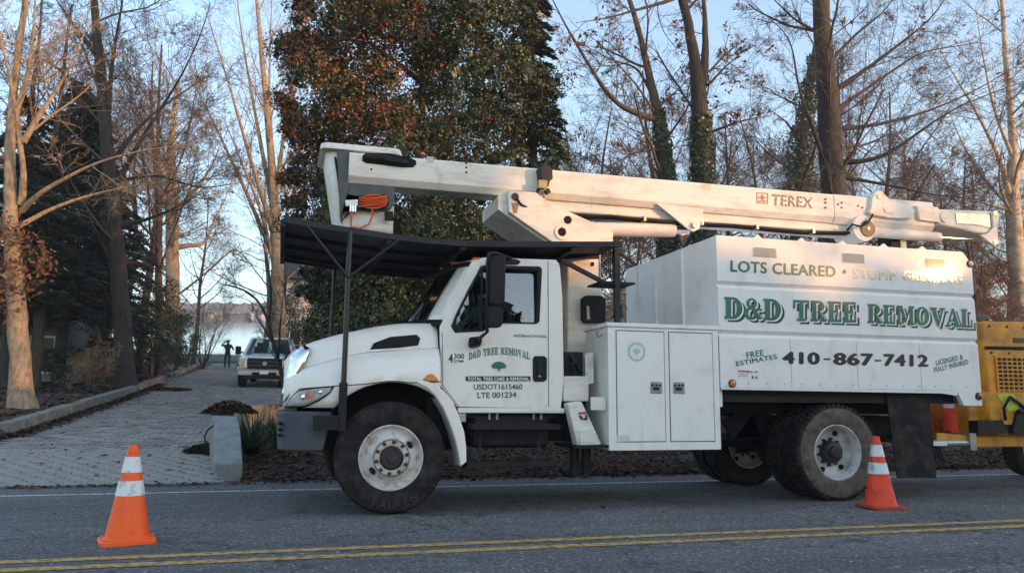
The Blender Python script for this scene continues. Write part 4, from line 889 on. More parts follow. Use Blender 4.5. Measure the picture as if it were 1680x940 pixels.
def boom_seg(x0, x1, zt0, zt1, zb0, zb1, m='boom', y0=BY, y1=1.22):
    v = []
    for x, t, b in ((x0, zt0, zb0), (x1, zt1, zb1)):
        v += [(x, y0 + .02, t), (x, y0, t - .02), (x, y0, b + .07), (x, y0 + .05, b), (x, y1 - .05, b), (x, y1, b + .07), (x, y1, t - .02), (x, y1 - .02, t)]
    n = 8; return MB().add(v, [tuple(range(8))[::-1], tuple(range(8, 16))] + [(i, (i + 1) % n, n + (i + 1) % n, n + i) for i in range(n)])
slot = [(594, 264), (595, 256), (600, 251.5), (640, 252.5), (675, 260), (682, 264), (683, 270), (678, 275), (660, 275), (620, 270), (600, 268)]
seg = boom_seg(-.42, 5.62, 3.665, 3.672, 3.335, 3.305).build('boom_section', M['boom'], upb, bevel=.008)
boom_seg(5.62, 7.15, 3.675, 3.680, 3.300, 3.285, y0=BY - .006, y1=1.226).build('boom_section', M['boom'], upb, bevel=.008)
MB().plate(poly(BY, slot), BY - .008, BY + .02).build('boom_slot', M['hole'], upb)
MB().tube([at(598, 258, .84), at(625, 260, .82), at(650, 266, .82), at(668, 269, .84)], [.035, .043, .043, .035], 10).build('slot_hose', M['gasket'], upb, smooth=60)
for px, py in ((609, 278), (765, 268), (765, 275), (765, 283)):
    x, z = xz(px, py, BY); MB().cyl((x, BY - .006, z), (x, BY, z), .012, n=8).build('boom_bolt', M['hole'], upb)
for px in (1375, 1377, 1379): pass
bb = MB()
for px, py in ((1354, 327), (1354, 333), (1354, 341), (1374, 336), (1380, 333), (1380, 341), (1414, 341), (1407, 338)): x, z = xz(px, py, BY); bb.cyl((x, BY - .014, z), (x, BY, z), .013, n=8)
bb.build('boom_bolts', M['hub'], upb)
ep = poly(.80, [(1424, 348), (1429, 340), (1430, 325), (1435, 315), (1443, 312), (1450, 318), (1459, 327), (1475, 333), (1502, 346), (1494, 359), (1460, 358), (1430, 353)])
e1 = MB().plate(ep, .79, .843).build('elbow_plate', M['boom'], upb, bevel=.01)
MB().plate(poly(.79, [(1449, 342), (1453, 339), (1467, 341), (1469, 347), (1466, 351), (1452, 349)]), .783, .79).build('plate_boss', M['boom'], e1, bevel=.006)
x, z = xz(1443, 322, .78); MB().cyl((x, .775, z), (x, .79, z), .035, n=18).build('plate_pin', M['boom'], e1)
MB().plate(poly(.84, [(1500, 338), (1536, 341), (1540, 366), (1505, 362)]), .80, .85).build('end_cover', M['boom'], upb, bevel=.01)
MB().cyl((at(1551, 356, .8).x, .80, at(1551, 356, .8).z), (at(1551, 356, .8).x, .815, at(1551, 356, .8).z), .07, n=26).build('end_disc', M['boom'], upb)
MB().plate(poly(.82, [(1537, 343), (1632, 347), (1633, 384), (1600, 382), (1540, 368)]), .82, 1.20).build('boom_end', M['boom'], upb, bevel=.02)
MB().plate(poly(.81, [(1568, 350), (1628, 353), (1628, 374), (1606, 369), (1570, 366)]), .808, .83).build('end_recess', M['steel'], upb)
MB().plate(poly(.80, [(1626, 348), (1634, 345), (1638, 352), (1634, 372), (1636, 392), (1638, 399), (1630, 404), (1606, 386), (1620, 383), (1628, 373)]), .78, .815).build('end_bracket', M['boom'], upb, bevel=.006)
for px, py in ((1632, 350), (1632, 397)): x, z = xz(px, py, .78); MB().cyl((x, .77, z), (x, .79, z), .03, n=16).build('bracket_pin', M['steel'], upb)
for k_, (yy, zz, r_) in enumerate(((.90, 3.185, .016), (.935, 3.178, .013), (.975, 3.18, .018))):
    MB().tube([(1.9, yy + .1, 3.0), (2.15, yy + .02, 3.16), (2.6, yy, zz), (3.3, yy, zz - .025), (4.2, yy, zz), (5.2, yy, zz - .02), (5.9, yy - .02, zz + .01), (6.05, yy - .06, zz + .10)], r_, 8).build('hydraulic_line', M['gasket'], low, smooth=60)
for k_ in (3.0, 3.75, 4.5, 5.3): MB().box(k_, k_ + .03, .86, 1.0, 3.15, 3.21).build('line_clip', M['steel'], low)
MB().tube([at(1432, 352, .78), at(1424, 366, .74), at(1412, 372, .74), at(1398, 368, .76), at(1390, 378, .86)], .014, 8).build('elbow_hose', M['gasket'], upb, smooth=60)
MB().tube([at(893, 322, .9), at(884, 336, .82), at(868, 342, .72), at(855, 336, .69), at(848, 326, .68)], .013, 8).build('turret_hose', M['gasket'], tur, smooth=60)
dc = MB().plate(poly(BY, [(1150, 301), (1166, 302.5), (1166, 312), (1150, 310.5)]), BY - .003, BY - .001); dc.build('warning_sticker', mat('faded_sticker', (.62, .52, .30), .6, var=.5, vscale=40, vcol=(.72, .70, .66)), upb)
dc = MB().plate(poly(BY, [(700, 257), (712, 258), (712, 268), (700, 267)]), BY - .003, BY - .001); dc.build('warning_sticker', mat('faded_sticker_pale', (.66, .64, .60), .6, var=.5, vscale=60, vcol=(.35, .33, .30)), upb)
for x in (4.3, 5.15, 6.0): MB().box(x, x + .006, -.002, .0015, 1.22, 1.73).build('panel_seam', M['boom_dark'], chip)
rv = MB().cyl((3.55, -.003, 1.245), (3.55, .002, 1.245), .009, n=6).build('rivet', M['boom_dark'], chip)
for x in np.arange(3.77, 6.7, .22): c_ = rv.copy(); COL.objects.link(c_); c_.location = (x - 3.55, 0, 0)
# strap bracket that holds the upper boom down
cp = poly(.80, [(881, 278), (886, 273), (897, 275), (902, 283), (903, 297), (898, 300), (896, 310), (885, 309)])
MB().plate(cp, .70, .845).build('boom_clamp', M['canopy'], upb, bevel=.012)
MB().plate(poly(.72, [(883, 296), (897, 297), (897, 310), (883, 309)]), .695, .72).build('clamp_tag', mat('ochre_tag', (.50, .40, .16), .6, var=.5, vscale=30), upb)
cs = MB().bar(at(884, 310, .8), at(870, 336, .8), .03, .03); cs.bar(at(896, 311, .8), at(900, 318, .8), .05, .05); cs.build('clamp_arm', M['canopy'], upb)
lettering(text_mesh('TEREX', .035, 1.06), [(1265, 337), (1333, 342.5), (1265.5, 318.5)], BY, M['worn_ink'], upb)
lg = MB().plate(poly(BY, [(1241, 316), (1260, 317), (1260, 335), (1241, 334)]), BY - .004, BY - .001, [poly(BY, [(1242.5, 317.5), (1258.5, 318.5), (1258.5, 333.5), (1242.5, 332.5)])]); lg = lg.build('emblem_frame', M['worn_ink'], upb)
el = MB().plate(poly(BY, [(1244, 329), (1257, 329.7), (1257, 332), (1244, 331.3)]), BY - .005, BY - .001); el.plate(poly(BY, [(1249, 319.5), (1252, 319.7), (1252, 328.6), (1249, 328.4)]), BY - .005, BY - .001); el.plate(poly(BY, [(1245, 323), (1256, 323.5), (1256, 326), (1245, 325.5)]), BY - .0056, BY - .001); el.build('emblem', M['red_ink'], upb)
# bucket
bu = node('bucket', (-.3, 1.3, 2.85), truck)
def bucket_ring(z, g=0.0):
    t = (z - 2.83) / .9; x0 = -.50 - .16 * t - g; x1 = .085 + .01 * t + g; y0 = .99 - .03 * t - g; y1 = 1.62 + .02 * t + g; c = .09; out = []
    for cx, cy, a0 in ((x1 - c, y0 + c, -90), (x1 - c, y1 - c, 0), (x0 + c, y1 - c, 90), (x0 + c, y0 + c, 180)):
        out += [(cx + c * math.cos(R(a0 + a)), cy + c * math.sin(R(a0 + a)), z) for a in (0, 30, 60, 90)]
    return out
sh = MB().grid([bucket_ring(z) for z in (2.835, 2.9, 3.3, 3.74)], True); sh.add(bucket_ring(2.836), [tuple(range(16))]); sh.build('bucket_shell', M['boom'], bu, smooth=40, thick=.02)
MB().grid([bucket_ring(3.69, .025), bucket_ring(3.69, .055), bucket_ring(3.70, .07), bucket_ring(3.765, .05), bucket_ring(3.765, .0)], True).build('bucket_lip', M['boom'], bu, smooth=40)
pn = poly(.93, [(553, 251), (577, 249), (645, 300), (647, 355), (637, 357), (636, 342), (612, 321), (587, 322), (585, 336), (567, 336), (566, 362), (560, 368)])
MB().plate(poly(.93, [(553, 248), (580, 248), (580, 288), (646, 300), (647, 336), (640, 345), (584, 345), (562, 352), (562, 368), (558, 362)]), .90, .955).build('bucket_pad', mat('dark_grey_pad', (.085, .088, .095), .6, var=.35, vscale=7), bu, bevel=.012)
MB().plate(poly(.89, [(587, 321), (637, 319), (638, 336), (632, 342), (610, 346), (590, 343)]), .888, .93).build('hose_pocket', M['hole'], bu)
MB().plate(poly(.89, [(631, 346), (645, 347), (646, 362), (632, 361)]), .885, .93).build('side_clip', M['gasket'], bu, bevel=.006)
MB().plate(poly(.88, [(566, 329), (587, 328), (587, 338), (567, 339)]), .86, .93).build('fitting_block', M['white_ink'], bu, bevel=.006)
for px in (575, 579, 583): x, z = xz(px, 343, .87); MB().cyl((x, .87, z + .035), (x, .87, z - .03), .012, n=10).build('hose_fitting', M['chrome'], bu)
MB().tube([at(550, 258, .94), at(556, 300, .94), at(560, 345, .94), at(561, 362, .93), at(570, 352, .92), at(574, 346, .90)], .012, 6).build('control_line', M['gasket'], bu, smooth=60)
hs = MB(); r_ = random.Random(5)
for k in range(9):
    pts = []
    for i in range(15):
        a = -2.9 + i * (5.4 / 14) + r_.uniform(-.04, .04); cx, cy = 612, 331
        pts.append(at(cx + (23 - k * .9) * math.cos(a) + r_.uniform(-.7, .7), cy + (11 - k * 1.1) * math.sin(a) + (k % 3) * 1.0, .865 + .006 * (k % 4)))
    hs.tube(pts, .011, 6)
for k in range(4): hs.tube([at(589, 324 + 5 * k, .86), at(605, 330 + 2.5 * k, .85), at(622, 325 + 3.5 * k, .85), at(636, 321 + 3 * k, .87)], .011, 6)
hs.tube([at(577, 346, .865), at(576, 362, .86), at(576, 372, .86), at(590, 375, .85), at(605, 368, .85), at(612, 352, .86), at(610, 340, .87)], .011, 6)
tag(hs.build('hose', M['orange_hose'], None, smooth=60), 'coil of orange hose hanging on the side of the raised bucket', 'hose')

# ------------------------------------------------------------------ traffic cones
M['cone'] = mat('cone_orange', (0.95, 0.11, 0.006), 0.5, var=0.25, vscale=7, vcol=(0.55, 0.07, 0.015), fac=(.56, .76), streak=((.06, .035, .03), (7, 7, 4), .64, .72, .75))
M['cone_old'] = mat('faded_cone_orange', (0.85, 0.07, 0.02), 0.6, var=0.5, vscale=8, vcol=(0.30, 0.035, 0.02), fac=(.5, .70), streak=((.05, .03, .03), (8, 8, 4), .60, .70, .75))
M['collar'] = mat('cone_reflective_white', (0.70, 0.71, 0.72), 0.4, var=0.4, vscale=12, vcol=(0.28, 0.27, 0.26), fac=(.52, .7))
M['cone_base'] = mat('dirty_cone_base', (0.42, 0.055, 0.02), 0.7, var=0.5, vscale=8, vcol=(0.12, 0.03, 0.02))
def cone(loc, label, old=False, h=.70, rz=0., lean=(0, 0), warp=0.0):
    c = tag(node('traffic_cone', loc, rz=rz), label, 'traffic cone', 'orange traffic cones')
    x, y, z = loc; b = .19
    P = []
    for zz, e in ((.0, .0), (.022, .0), (.034, .014)):
        ring = []
        for i in range(32):
            a = 2 * math.pi * i / 32; k = min(1 / max(abs(math.cos(a)), 1e-6), 1 / max(abs(math.sin(a)), 1e-6), 1.28) * (b - e)
            px, py = k * math.cos(a), k * math.sin(a)
            wz = warp * (max(0, abs(px) - .1) * .12 + max(0, px - .05) * .10 * math.sin(py * 14))
            ring.append((px, py, zz + abs(wz)))
        P.append(ring)
    rot_ = Matrix.Rotation(rz, 3, 'Z')
    def W_(p): q = rot_ @ Vector(p); return (x + q.x, y + q.y, z + q.z)
    m = MB().grid([[W_(p) for p in r_] for r_ in P], True); m.add([W_(p) for p in P[2]], [tuple(range(32))]); m.add([W_(p) for p in P[0]], [tuple(range(32))]); m.build('base', M['cone_base'] if old else M['cone'], c, smooth=30)
    def rad(t): return .155 + (.033 - .155) * t
    def sh(r_, t): return (r_, .03 + t * (h - .03))
    def lat(pr, m_, nm):
        mb = MB()
        n = 36; v = []
        for r_, t in pr:
            for k in range(n):
                a = 2 * math.pi * k / n; tt = t / h; v.append((x + r_ * math.cos(a) + lean[0] * tt, y + r_ * math.sin(a) + lean[1] * tt, z + t))
        mb.add(v, [(i * n + k, i * n + (k + 1) % n, (i + 1) * n + (k + 1) % n, (i + 1) * n + k) for i in range(len(pr) - 1) for k in range(n)]); return mb.build(nm, m_, c, smooth=40)
    lat([(.172, .03), (.158, .045)] + [sh(rad(t), t) for t in np.linspace(.02, 1, 9)] + [(.026, h + .004), (.020, h - .02)], M['cone_old'] if old else M['cone'], 'body')
    for t0, t1 in ((.46, .62), (.71, .88)):
        lat([sh(rad(t0) + .001, t0), sh(rad(t0) + .004, t0), sh(rad(t1) + .004, t1), sh(rad(t1) + .001, t1)], M['collar'], 'collar')
    return c
cone((-2.05, -.99, 0.0), 'clean orange traffic cone with two grey-white bands in front of the driveway', False, .69, rz=.25)
cone((4.86, -.60, 0.0), 'grimy red-orange traffic cone with warped base beside the rear wheel', True, .71, rz=-.1, lean=(-.015, 0), warp=1.0)

# ------------------------------------------------------------------ pickup truck on the driveway
def pickup():
    M['silver'] = mat('pickup_silver', (0.74, 0.77, 0.82), 0.35, metal=0.0, coat=.6, var=.1, vscale=3)
    loc = Vector((-1.62, 25.0, g1(0, 25)))
    pk = tag(node('pickup_truck', loc, rz=R(0)), 'silver four-door pickup truck facing the road on the driveway', 'pickup truck')
    ang = R(-4); ca, sa = math.cos(ang), math.sin(ang); slope = .0733
    def T(p): x, y, z = p; return (loc.x + x * ca - y * sa, loc.y + x * sa + y * ca, loc.z + z + slope * (x * sa + y * ca))
    def put(mb, nm, m, par=pk, **k): mb.v = [T(p) for p in mb.v]; return mb.build(nm, m, par, **k)
    # local: x across, y from the front bumper (0) to the tail, z up
    W = 1.0
    put(MB().side([(.12, .62), (.10, 1.02), (.16, 1.14), (.9, 1.22), (1.45, 1.24), (1.5, .62)], -W + .02, W - .02), 'front_body', M['silver'], bevel=.05)
    hb = MB().side([(.14, 1.10), (.2, 1.20), (.9, 1.27), (1.5, 1.30), (1.5, 1.1)], -.62, .62); put(hb, 'hood', M['silver'], bevel=.05)
    put(MB().side([(1.45, .45), (1.45, 1.24), (3.7, 1.27), (3.7, .45)], -W + .01, W - .01), 'door_body', M['silver'], bevel=.03)
    put(MB().side([(3.72, .55), (3.72, 1.30), (5.9, 1.30), (5.9, .55)], -W, W), 'bed', M['silver'], bevel=.03)
    # cabin: pillars and roof with glass
    def cabin(y, z, w): return (w, y, z)
    rf = MB(); rf.prism([(-.72, 2.2), (.72, 2.2), (.74, 3.5), (-.74, 3.5)], lambda a, b: (a, b, 1.86), lambda a, b: (a * .96, b, 1.94)); put(rf, 'roof', M['silver'], bevel=.03)
    for s in (-1, 1):
        p = MB().bar((s * .93, 1.5, 1.25), (s * .73, 2.22, 1.88), .09, .06); p.bar((s * .96, 2.65, 1.25), (s * .75, 2.65, 1.88), .08, .06); p.bar((s * .95, 3.65, 1.25), (s * .74, 3.45, 1.88), .12, .06); put(p, 'pillar', M['silver'])
        put(MB().add([(s * .955, 1.62, 1.26), (s * .955, 3.6, 1.26), (s * .745, 3.4, 1.86), (s * .74, 2.25, 1.86)], [(0, 1, 2, 3)]), 'side_window', M['glass'])
        m = MB().box(s * 1.06 - .09, s * 1.06 + .09, 1.62, 1.72, 1.30, 1.62); mm = MB(); mm.box(min(s * 1.08, s * 1.30), max(s * 1.08, s * 1.30), 1.6, 1.72, 1.22, 1.56)
        mr = put(mm, 'mirror', M['gasket'], bevel=.04); put(MB().bar((s * .93, 1.75, 1.30), (s * 1.12, 1.68, 1.32), .06, .06), 'mirror_arm', M['gasket'], mr)
    put(MB().add([(-.90, 1.52, 1.27), (.90, 1.52, 1.27), (.71, 2.22, 1.87), (-.71, 2.22, 1.87)], [(0, 1, 2, 3)]), 'windscreen', M['wind'])
    put(MB().add([(-.88, 3.6, 1.27), (.88, 3.6, 1.27), (.70, 3.46, 1.87), (-.70, 3.46, 1.87)], [(0, 1, 2, 3)]), 'rear_window', M['glass'])
    for s in (-.45, .45): put(MB().box(s - .25, s + .25, 2.7, 2.85, .8, 1.55).box(s - .13, s + .13, 2.72, 2.82, 1.55, 1.72), 'seat', M['seat'], bevel=.04)
    put(MB().box(-.9, .9, 1.5, 1.8, 1.0, 1.26), 'dashboard', M['interior'])
    for s in (-.5, -.25, 0, .25, .5): put(MB().box(s - .05, s + .05, 2.24, 2.34, 1.94, 1.975), 'roof_light', M['amber'], bevel=.01)
    put(MB().box(-.64, .64, .045, .14, .72, 1.13), 'grille', M['gasket'])
    for z in (.84, .985): put(MB().box(-.62, .62, .03, .06, z, z + .03), 'grille_bar', mat('dark_bar', (.03, .03, .034), .3))
    put(MB().lathe([(.001, .012), (.075, .012), (.085, .03)], (0, 0, .93), n=24), 'grille_badge', M['steel'], smooth=40)
    for s in (-1, 1):
        h = put(MB().box(min(s * .64, s * .95), max(s * .64, s * .95), .05, .2, .74, 1.08), 'headlight', M['lens'], bevel=.02)
        put(MB().box(min(s * .66, s * .74), max(s * .66, s * .74), .035, .06, .77, 1.05), 'lamp_bar', mat('warm_lamp_glass', (.75, .62, .50), .15, coat=.8), h)
        put(MB().box(min(s * .78, s * .93), max(s * .78, s * .93), .035, .06, .80, .86), 'lamp_bar', M['amber'], h)
        fl = MB().tube([(s * 1.0, .72 + .52 * math.cos(a), .45 + .52 * math.sin(a)) for a in np.linspace(0, math.pi, 12)], .045, 6); put(fl, 'wheel_flare', M['silver'], smooth=60)
        for yy in (.72, 4.7):
            w = node('wheel', T((s * .88, yy, .40)), pk); w.matrix_parent_inverse = WM[pk.name].inverted()
            tm = MB().lathe([(.24, -.12), (.36, -.14), (.40, -.10), (.41, .0), (.40, .10), (.36, .14), (.24, .12)], (s * .86, yy, .41), axis='X', n=28)
            tm.v = [T(p) for p in tm.v]; tm.build('tyre', M['rubber'], w, smooth=40)
            rm = MB().lathe([(.24, -.11 * s), (.23, .10 * s), (.1, .12 * s), (.001, .12 * s)], (s * .86, yy, .41), axis='X', n=24); rm.v = [T(p) for p in rm.v]; rm.build('rim', M['steel'], w, smooth=40)
        put(MB().box(s * .86 - .2, s * .86 + .1, .3, 1.2, .5, .9), 'wheel_well', M['hole'])
    b = put(MB().box(-1.0, 1.0, -.06, .12, .46, .70), 'bumper', M['steel'], bevel=.04)
    put(MB().box(-.45, .45, -.075, -.055, .49, .60), 'air_intake', M['hole'], b)
    put(MB().box(-.16, .16, -.09, -.06, .53, .66), 'number_plate', M['white_ink'], b)
    put(MB().box(-.8, .8, .0, .2, .33, .46), 'air_dam', M['gasket'])
    put(MB().box(-.8, .8, .2, 5.6, .40, .62), 'frame', M['black'])
pickup()
# ------------------------------------------------------------------ small black machine parked before the pickup
def atv():
    p0 = on_ground(462, 636); x, y, z = p0.x + .45, p0.y, g1(p0.x, p0.y)
    t = tag(node('utility_cart', (x, y, z)), 'low black utility cart parked in front of the pickup, partly behind the truck grille', 'cart')
    MB().side([(y - .55, z + .35), (y - .6, z + .6), (y - .45, z + .78), (y + .3, z + .8), (y + .6, z + .95), (y + 1.2, z + .95), (y + 1.2, z + .35)], x - .42, x + .42).build('body', M['black'], t, bevel=.05)
    MB().box(x - .45, x + .45, y - .68, y - .6, z + .42, z + .52).build('bumper', M['gasket'], t, bevel=.02)
    MB().box(x - .42, x - .30, y - .63, y - .56, z + .56, z + .67).build('headlight', M['pale_lens'], t, bevel=.02)
    MB().box(x + .30, x + .42, y - .63, y - .56, z + .56, z + .67).build('headlight', M['pale_lens'], t, bevel=.02)
    for sx in (-1, 1):
        for yy in (-.25, .95):
            MB().lathe([(.1, -.1), (.22, -.12), (.27, -.08), (.27, .08), (.22, .12), (.1, .1)], (x + sx * .45, y + yy, z + .265), axis='X', n=22).build('wheel', M['rubber'], t, smooth=40)
    MB().tube([(x - .3, y - .1, z + .8), (x - .32, y - .15, z + 1.05), (x + .32, y - .15, z + 1.05), (x + .3, y - .1, z + .8)], .018, 6).build('handlebar', M['black'], t, smooth=60)
    MB().box(x - .3, x + .3, y + .35, y + .95, z + .95, z + 1.03).build('seat', M['gasket'], t, bevel=.03)
atv()
# ------------------------------------------------------------------ person at the end of the driveway
def person():
    p0 = on_ground(372, 604.5); D = (p0 - CAM_POS).dot(FWD); s = 1.0
    def w(x, y, z): return (p0.x + x * s, p0.y + y * s, p0.z + z * s)
    nm = tag(node('person', p0), 'person in dark clothes with hands raised to the head at the end of the driveway', 'person')
    J = {'pel': (0, 0, .95), 'chest': (0, 0, 1.28), 'neck': (0, 0, 1.48), 'headb': (0, -.02, 1.56), 'headt': (0, -.02, 1.72),
         'hl': (-.10, 0, .90), 'kl': (-.12, -.03, .50), 'al': (-.12, .03, .09), 'tl': (-.13, -.13, .04),
         'hr': (.10, 0, .90), 'kr': (.12, -.03, .50), 'ar': (.13, .03, .09), 'tr': (.15, -.13, .04),
         'sl': (-.19, 0, 1.42), 'el': (-.38, -.10, 1.38), 'wl': (-.24, -.10, 1.58), 'fl': (-.13, -.10, 1.63),
         'sr': (.19, 0, 1.42), 'er': (.34, -.08, 1.16), 'wr': (.20, -.22, 1.34), 'fr': (.13, -.24, 1.40)}
    E_ = [('pel', 'chest'), ('chest', 'neck'), ('neck', 'headb'), ('headb', 'headt'), ('pel', 'hl'), ('hl', 'kl'), ('kl', 'al'), ('al', 'tl'), ('pel', 'hr'), ('hr', 'kr'), ('kr', 'ar'), ('ar', 'tr'),
          ('chest', 'sl'), ('sl', 'el'), ('el', 'wl'), ('wl', 'fl'), ('chest', 'sr'), ('sr', 'er'), ('er', 'wr'), ('wr', 'fr')]
    rad = {'pel': .15, 'chest': .17, 'neck': .06, 'headb': .085, 'headt': .09, 'hl': .10, 'kl': .075, 'al': .05, 'tl': .04, 'hr': .10, 'kr': .075, 'ar': .05, 'tr': .04, 'sl': .075, 'el': .055, 'wl': .038, 'fl': .035, 'sr': .075, 'er': .055, 'wr': .038, 'fr': .035}
    ks = list(J); me = bpy.data.meshes.new('body'); me.from_pydata([w(*J[k]) for k in ks], [(ks.index(a), ks.index(b)) for a, b in E_], [])
    o = bpy.data.objects.new('body', me); place(o, nm); me.materials.append(mat('dark_clothes', (.045, .05, .062), .9, var=.4, vscale=6))
    o.modifiers.new('k', 'SKIN'); m2 = o.modifiers.new('s', 'SUBSURF'); m2.levels = m2.render_levels = 2
    for i, k in enumerate(ks): me.skin_vertices[0].data[i].radius = (rad[k], rad[k]); me.skin_vertices[0].data[i].use_root = k == 'pel'
    sk = mat('skin', (.32, .18, .12), .6)
    f = MB().ball(w(0, -.06, 1.62), .085, 12, 8, (.85, .8, 1.05)); f.ball(w(0, -.135, 1.61), .018, 6, 4); f.build('face', sk, nm, smooth=60)
    MB().ball(w(0, -.005, 1.68), .115, 12, 8, (.95, 1, .9)).build('hair', mat('dark_hair', (.015, .012, .01), .8), nm, smooth=60)
    for (hx, hy, hz) in (J['fl'], J['fr']):
        h = MB().ball(w(hx, hy, hz), .04, 8, 6, (1, .5, 1.2))
        for k in range(4): h.tube([w(hx - .024 + .016 * k, hy - .01, hz + .03), w(hx - .02 + .016 * k, hy - .02, hz + .075 + .008 * (k % 2)), w(hx - .015 + .013 * k, hy - .01, hz + .10)], .008, 5)
        h.tube([w(hx + .03, hy, hz), w(hx + .055, hy - .01, hz + .035), w(hx + .05, hy - .015, hz + .06)], .009, 5); h.build('hand', sk, nm, smooth=60)
    for a in ('tl', 'tr'):
        x, y, z = J[a]; MB().box(*[v for pr in zip(w(x - .05, y - .08, 0), w(x + .05, y + .20, .09)) for v in pr]).build('shoe', mat('pale_shoe', (.45, .25, .20), .7), nm, bevel=.03)
person()
# ------------------------------------------------------------------ wood chipper hitched behind the truck
def chipper():
    M['chip_y'] = mat('chipper_yellow', (0.70, 0.31, 0.015), 0.45, var=.3, vscale=5, vcol=(.34, .14, .03), coat=.1, streak=((.16, .11, .07), (4, 4, 1.0), .56, .74, .7))
    M['lime'] = mat('lime_label', (0.45, 0.50, 0.05), 0.5)
    c = tag(node('wood_chipper', (9.5, 1.2, 0)), 'yellow-orange wood chipper trailer hitched behind the truck', 'wood chipper')
    yf = .62
    eng = MB().plate([(7.60, 1.02), (7.56, 1.72), (7.60, 2.10), (9.8, 2.14), (9.8, 1.02)], yf, 1.75).build('engine_cover', M['chip_y'], c, bevel=.03)
    MB().plate([(7.58, 1.74), (9.82, 1.76), (9.82, 1.80), (7.58, 1.78)], yf - .012, yf).build('cover_seam', M['hole'], c)
    gp = MB().plate([(7.72, 1.0), (9.5, 1.0), (9.5, 1.66), (7.72, 1.66)], yf - .02, yf - .004).build('engine_grille', M['chip_y'], c, bevel=.004)
    for r_ in range(12):
        h = MB()
        for k in range(22):
            x = 7.75 + k * .08
            h.box(x, x + .055, yf - .024, yf - .019, 1.03 + r_ * .052, 1.062 + r_ * .052)
        h.build('grille_row', M['hole'], gp)
    for bx_ in np.arange(7.68, 9.7, .28):
        for bz_ in (1.70, 2.04): MB().cyl((bx_, yf - .012, bz_), (bx_, yf, bz_), .016, n=8).build('cover_bolt', M['hub'], c)
    hs_ = MB().tube([(7.55, .36, .86), (7.5, .33, 1.0), (7.62, .34, 1.14), (7.8, .36, 1.05), (7.95, .36, .92)], .018, 8); hs_.build('hydraulic_hose', M['gasket'], c, smooth=60)
    MB().box(8.05, 8.5, yf - .012, yf, 1.84, 1.90).build('maker_plate', M['hub'], c)
    cyl = MB().side([(.5, .55), (.5, 1.0), (.75, 1.3), (1.6, 1.3), (1.8, 1.0), (1.8, .55)], 7.15, 7.6).build('chute_base', M['chip_y'], c, bevel=.03)
    hood_ = MB().plate([(7.30, 1.12), (7.40, 1.20), (7.95, 1.20), (8.35, .98), (8.35, .72), (8.05, .70), (7.85, .66), (7.70, .80), (7.30, .80)], .38, .62).build('belt_guard', M['chip_y'], c, bevel=.03)
    MB().plate([(7.45, 1.17), (7.72, 1.18), (7.78, .98), (7.62, .96)], .372, .379).build('warning_label', M['lime'], c)
    bx = MB().plate([(7.12, .70), (7.12, .85), (7.5, .86), (7.58, .70)], .36, .5); bx.plate([(7.62, .70), (7.72, .95), (8.0, .92), (8.0, .68)], .34, .42); bx.cyl((7.72, .33, .96), (7.86, .33, .98), .03); bx.build('hydraulic_block', M['black'], c)
    MB().box(7.74, 7.86, .325, .35, .955, 1.0).build('valve_cap', mat('blue_cap', (.03, .06, .35), .5), c, bevel=.01)
    for yy in (.46, 1.84): MB().box(6.98, 10.4, yy, yy + .08, .53, .66).build('frame_rail', M['chip_y'], c, bevel=.01)
    MB().box(6.42, 7.3, 1.12, 1.26, .56, .66).build('drawbar', M['chip_y'], c)
    MB().bar((6.5, .40, .66), (7.1, .44, .62), .08, .10).build('light_bar', M['chip_y'], c)
    jk = MB().cyl((6.42, .36, .585), (7.02, .40, .585), .042, n=14); jk.box(6.97, 7.06, .34, .46, .5, .70); jk.build('jack_tube', M['steel'], c, smooth=40)
    MB().box(6.40, 6.60, .315, .32, .56, .60).build('jack_label', M['white_ink'], c)
    ch = MB()
    for k in range(5): ch.tube([(6.46 + .03 * k, .4, .55), (6.47 + .03 * k, .39, .40 - .02 * (k % 2)), (6.52 + .03 * k, .40, .37)], .010, 5)
    ch.build('safety_chain', M['black'], c)
    for s in (.18, 1.98):
        w = node('wheel', (9.75, s + .12, .39), c)
        MB().lathe([(.2, 0), (.34, -.01), (.38, .03), (.385, .12), (.38, .2), (.34, .24), (.2, .23)], (9.75, s, .39), n=32).build('tyre', M['rubber'], w, smooth=40)
        MB().lathe([(.205, .01), (.19, .05), (.1, .04), (.001, .03)], (9.75, s, .39), n=24).build('rim', M['rim_dirty'], w, smooth=40)
        MB().grid([[(9.75 + .47 * math.cos(a), y, .40 + .45 * math.sin(a)) for y in (s - .02, s + .26)] for a in np.linspace(R(10), R(170), 10)]).build('mudguard', M['hole'], c, thick=.01)
    fd = MB().side([(.45, .75), (.45, 1.75), (1.95, 1.75), (1.95, .75)], 10.3, 11.3); fd.v = [(x, 1.2 + (y - 1.2) * (.55 if x < 10.5 else 1), z) for x, y, z in fd.v]; fd.build('infeed_hopper', M['chip_y'], c, bevel=.02)
    ch_ = MB().tube([(7.4, 1.2, 1.3), (7.4, 1.2, 2.0), (7.3, 1.2, 2.35), (7.05, 1.2, 2.5), (6.92, 1.2, 2.52)], [.16, .15, .15, .14, .13], 14)
    tk = MB().box(7.7, 8.0, .9, 1.2, 2.12, 2.22); tk.build('fuel_cap', M['hub'], c, bevel=.02)
    yv = MB().plate([(7.62, 2.09), (7.72, 2.18), (7.80, 2.12), (7.95, 2.16), (8.05, 2.12)], .9, 1.0); yv.build('lifting_lug', M['chip_y'], c)
    MB().box(7.0, 7.3, .7, 1.7, .645, .66).build('cone_shelf', M['black'], c)
chipper()
cone((7.19, .82, .66), 'dusty traffic cone standing on the chipper frame behind the mud flap', True, .70)
cone((6.99, 1.12, .66), 'pale worn traffic cone tucked behind the other cone on the chipper frame', True, .66)

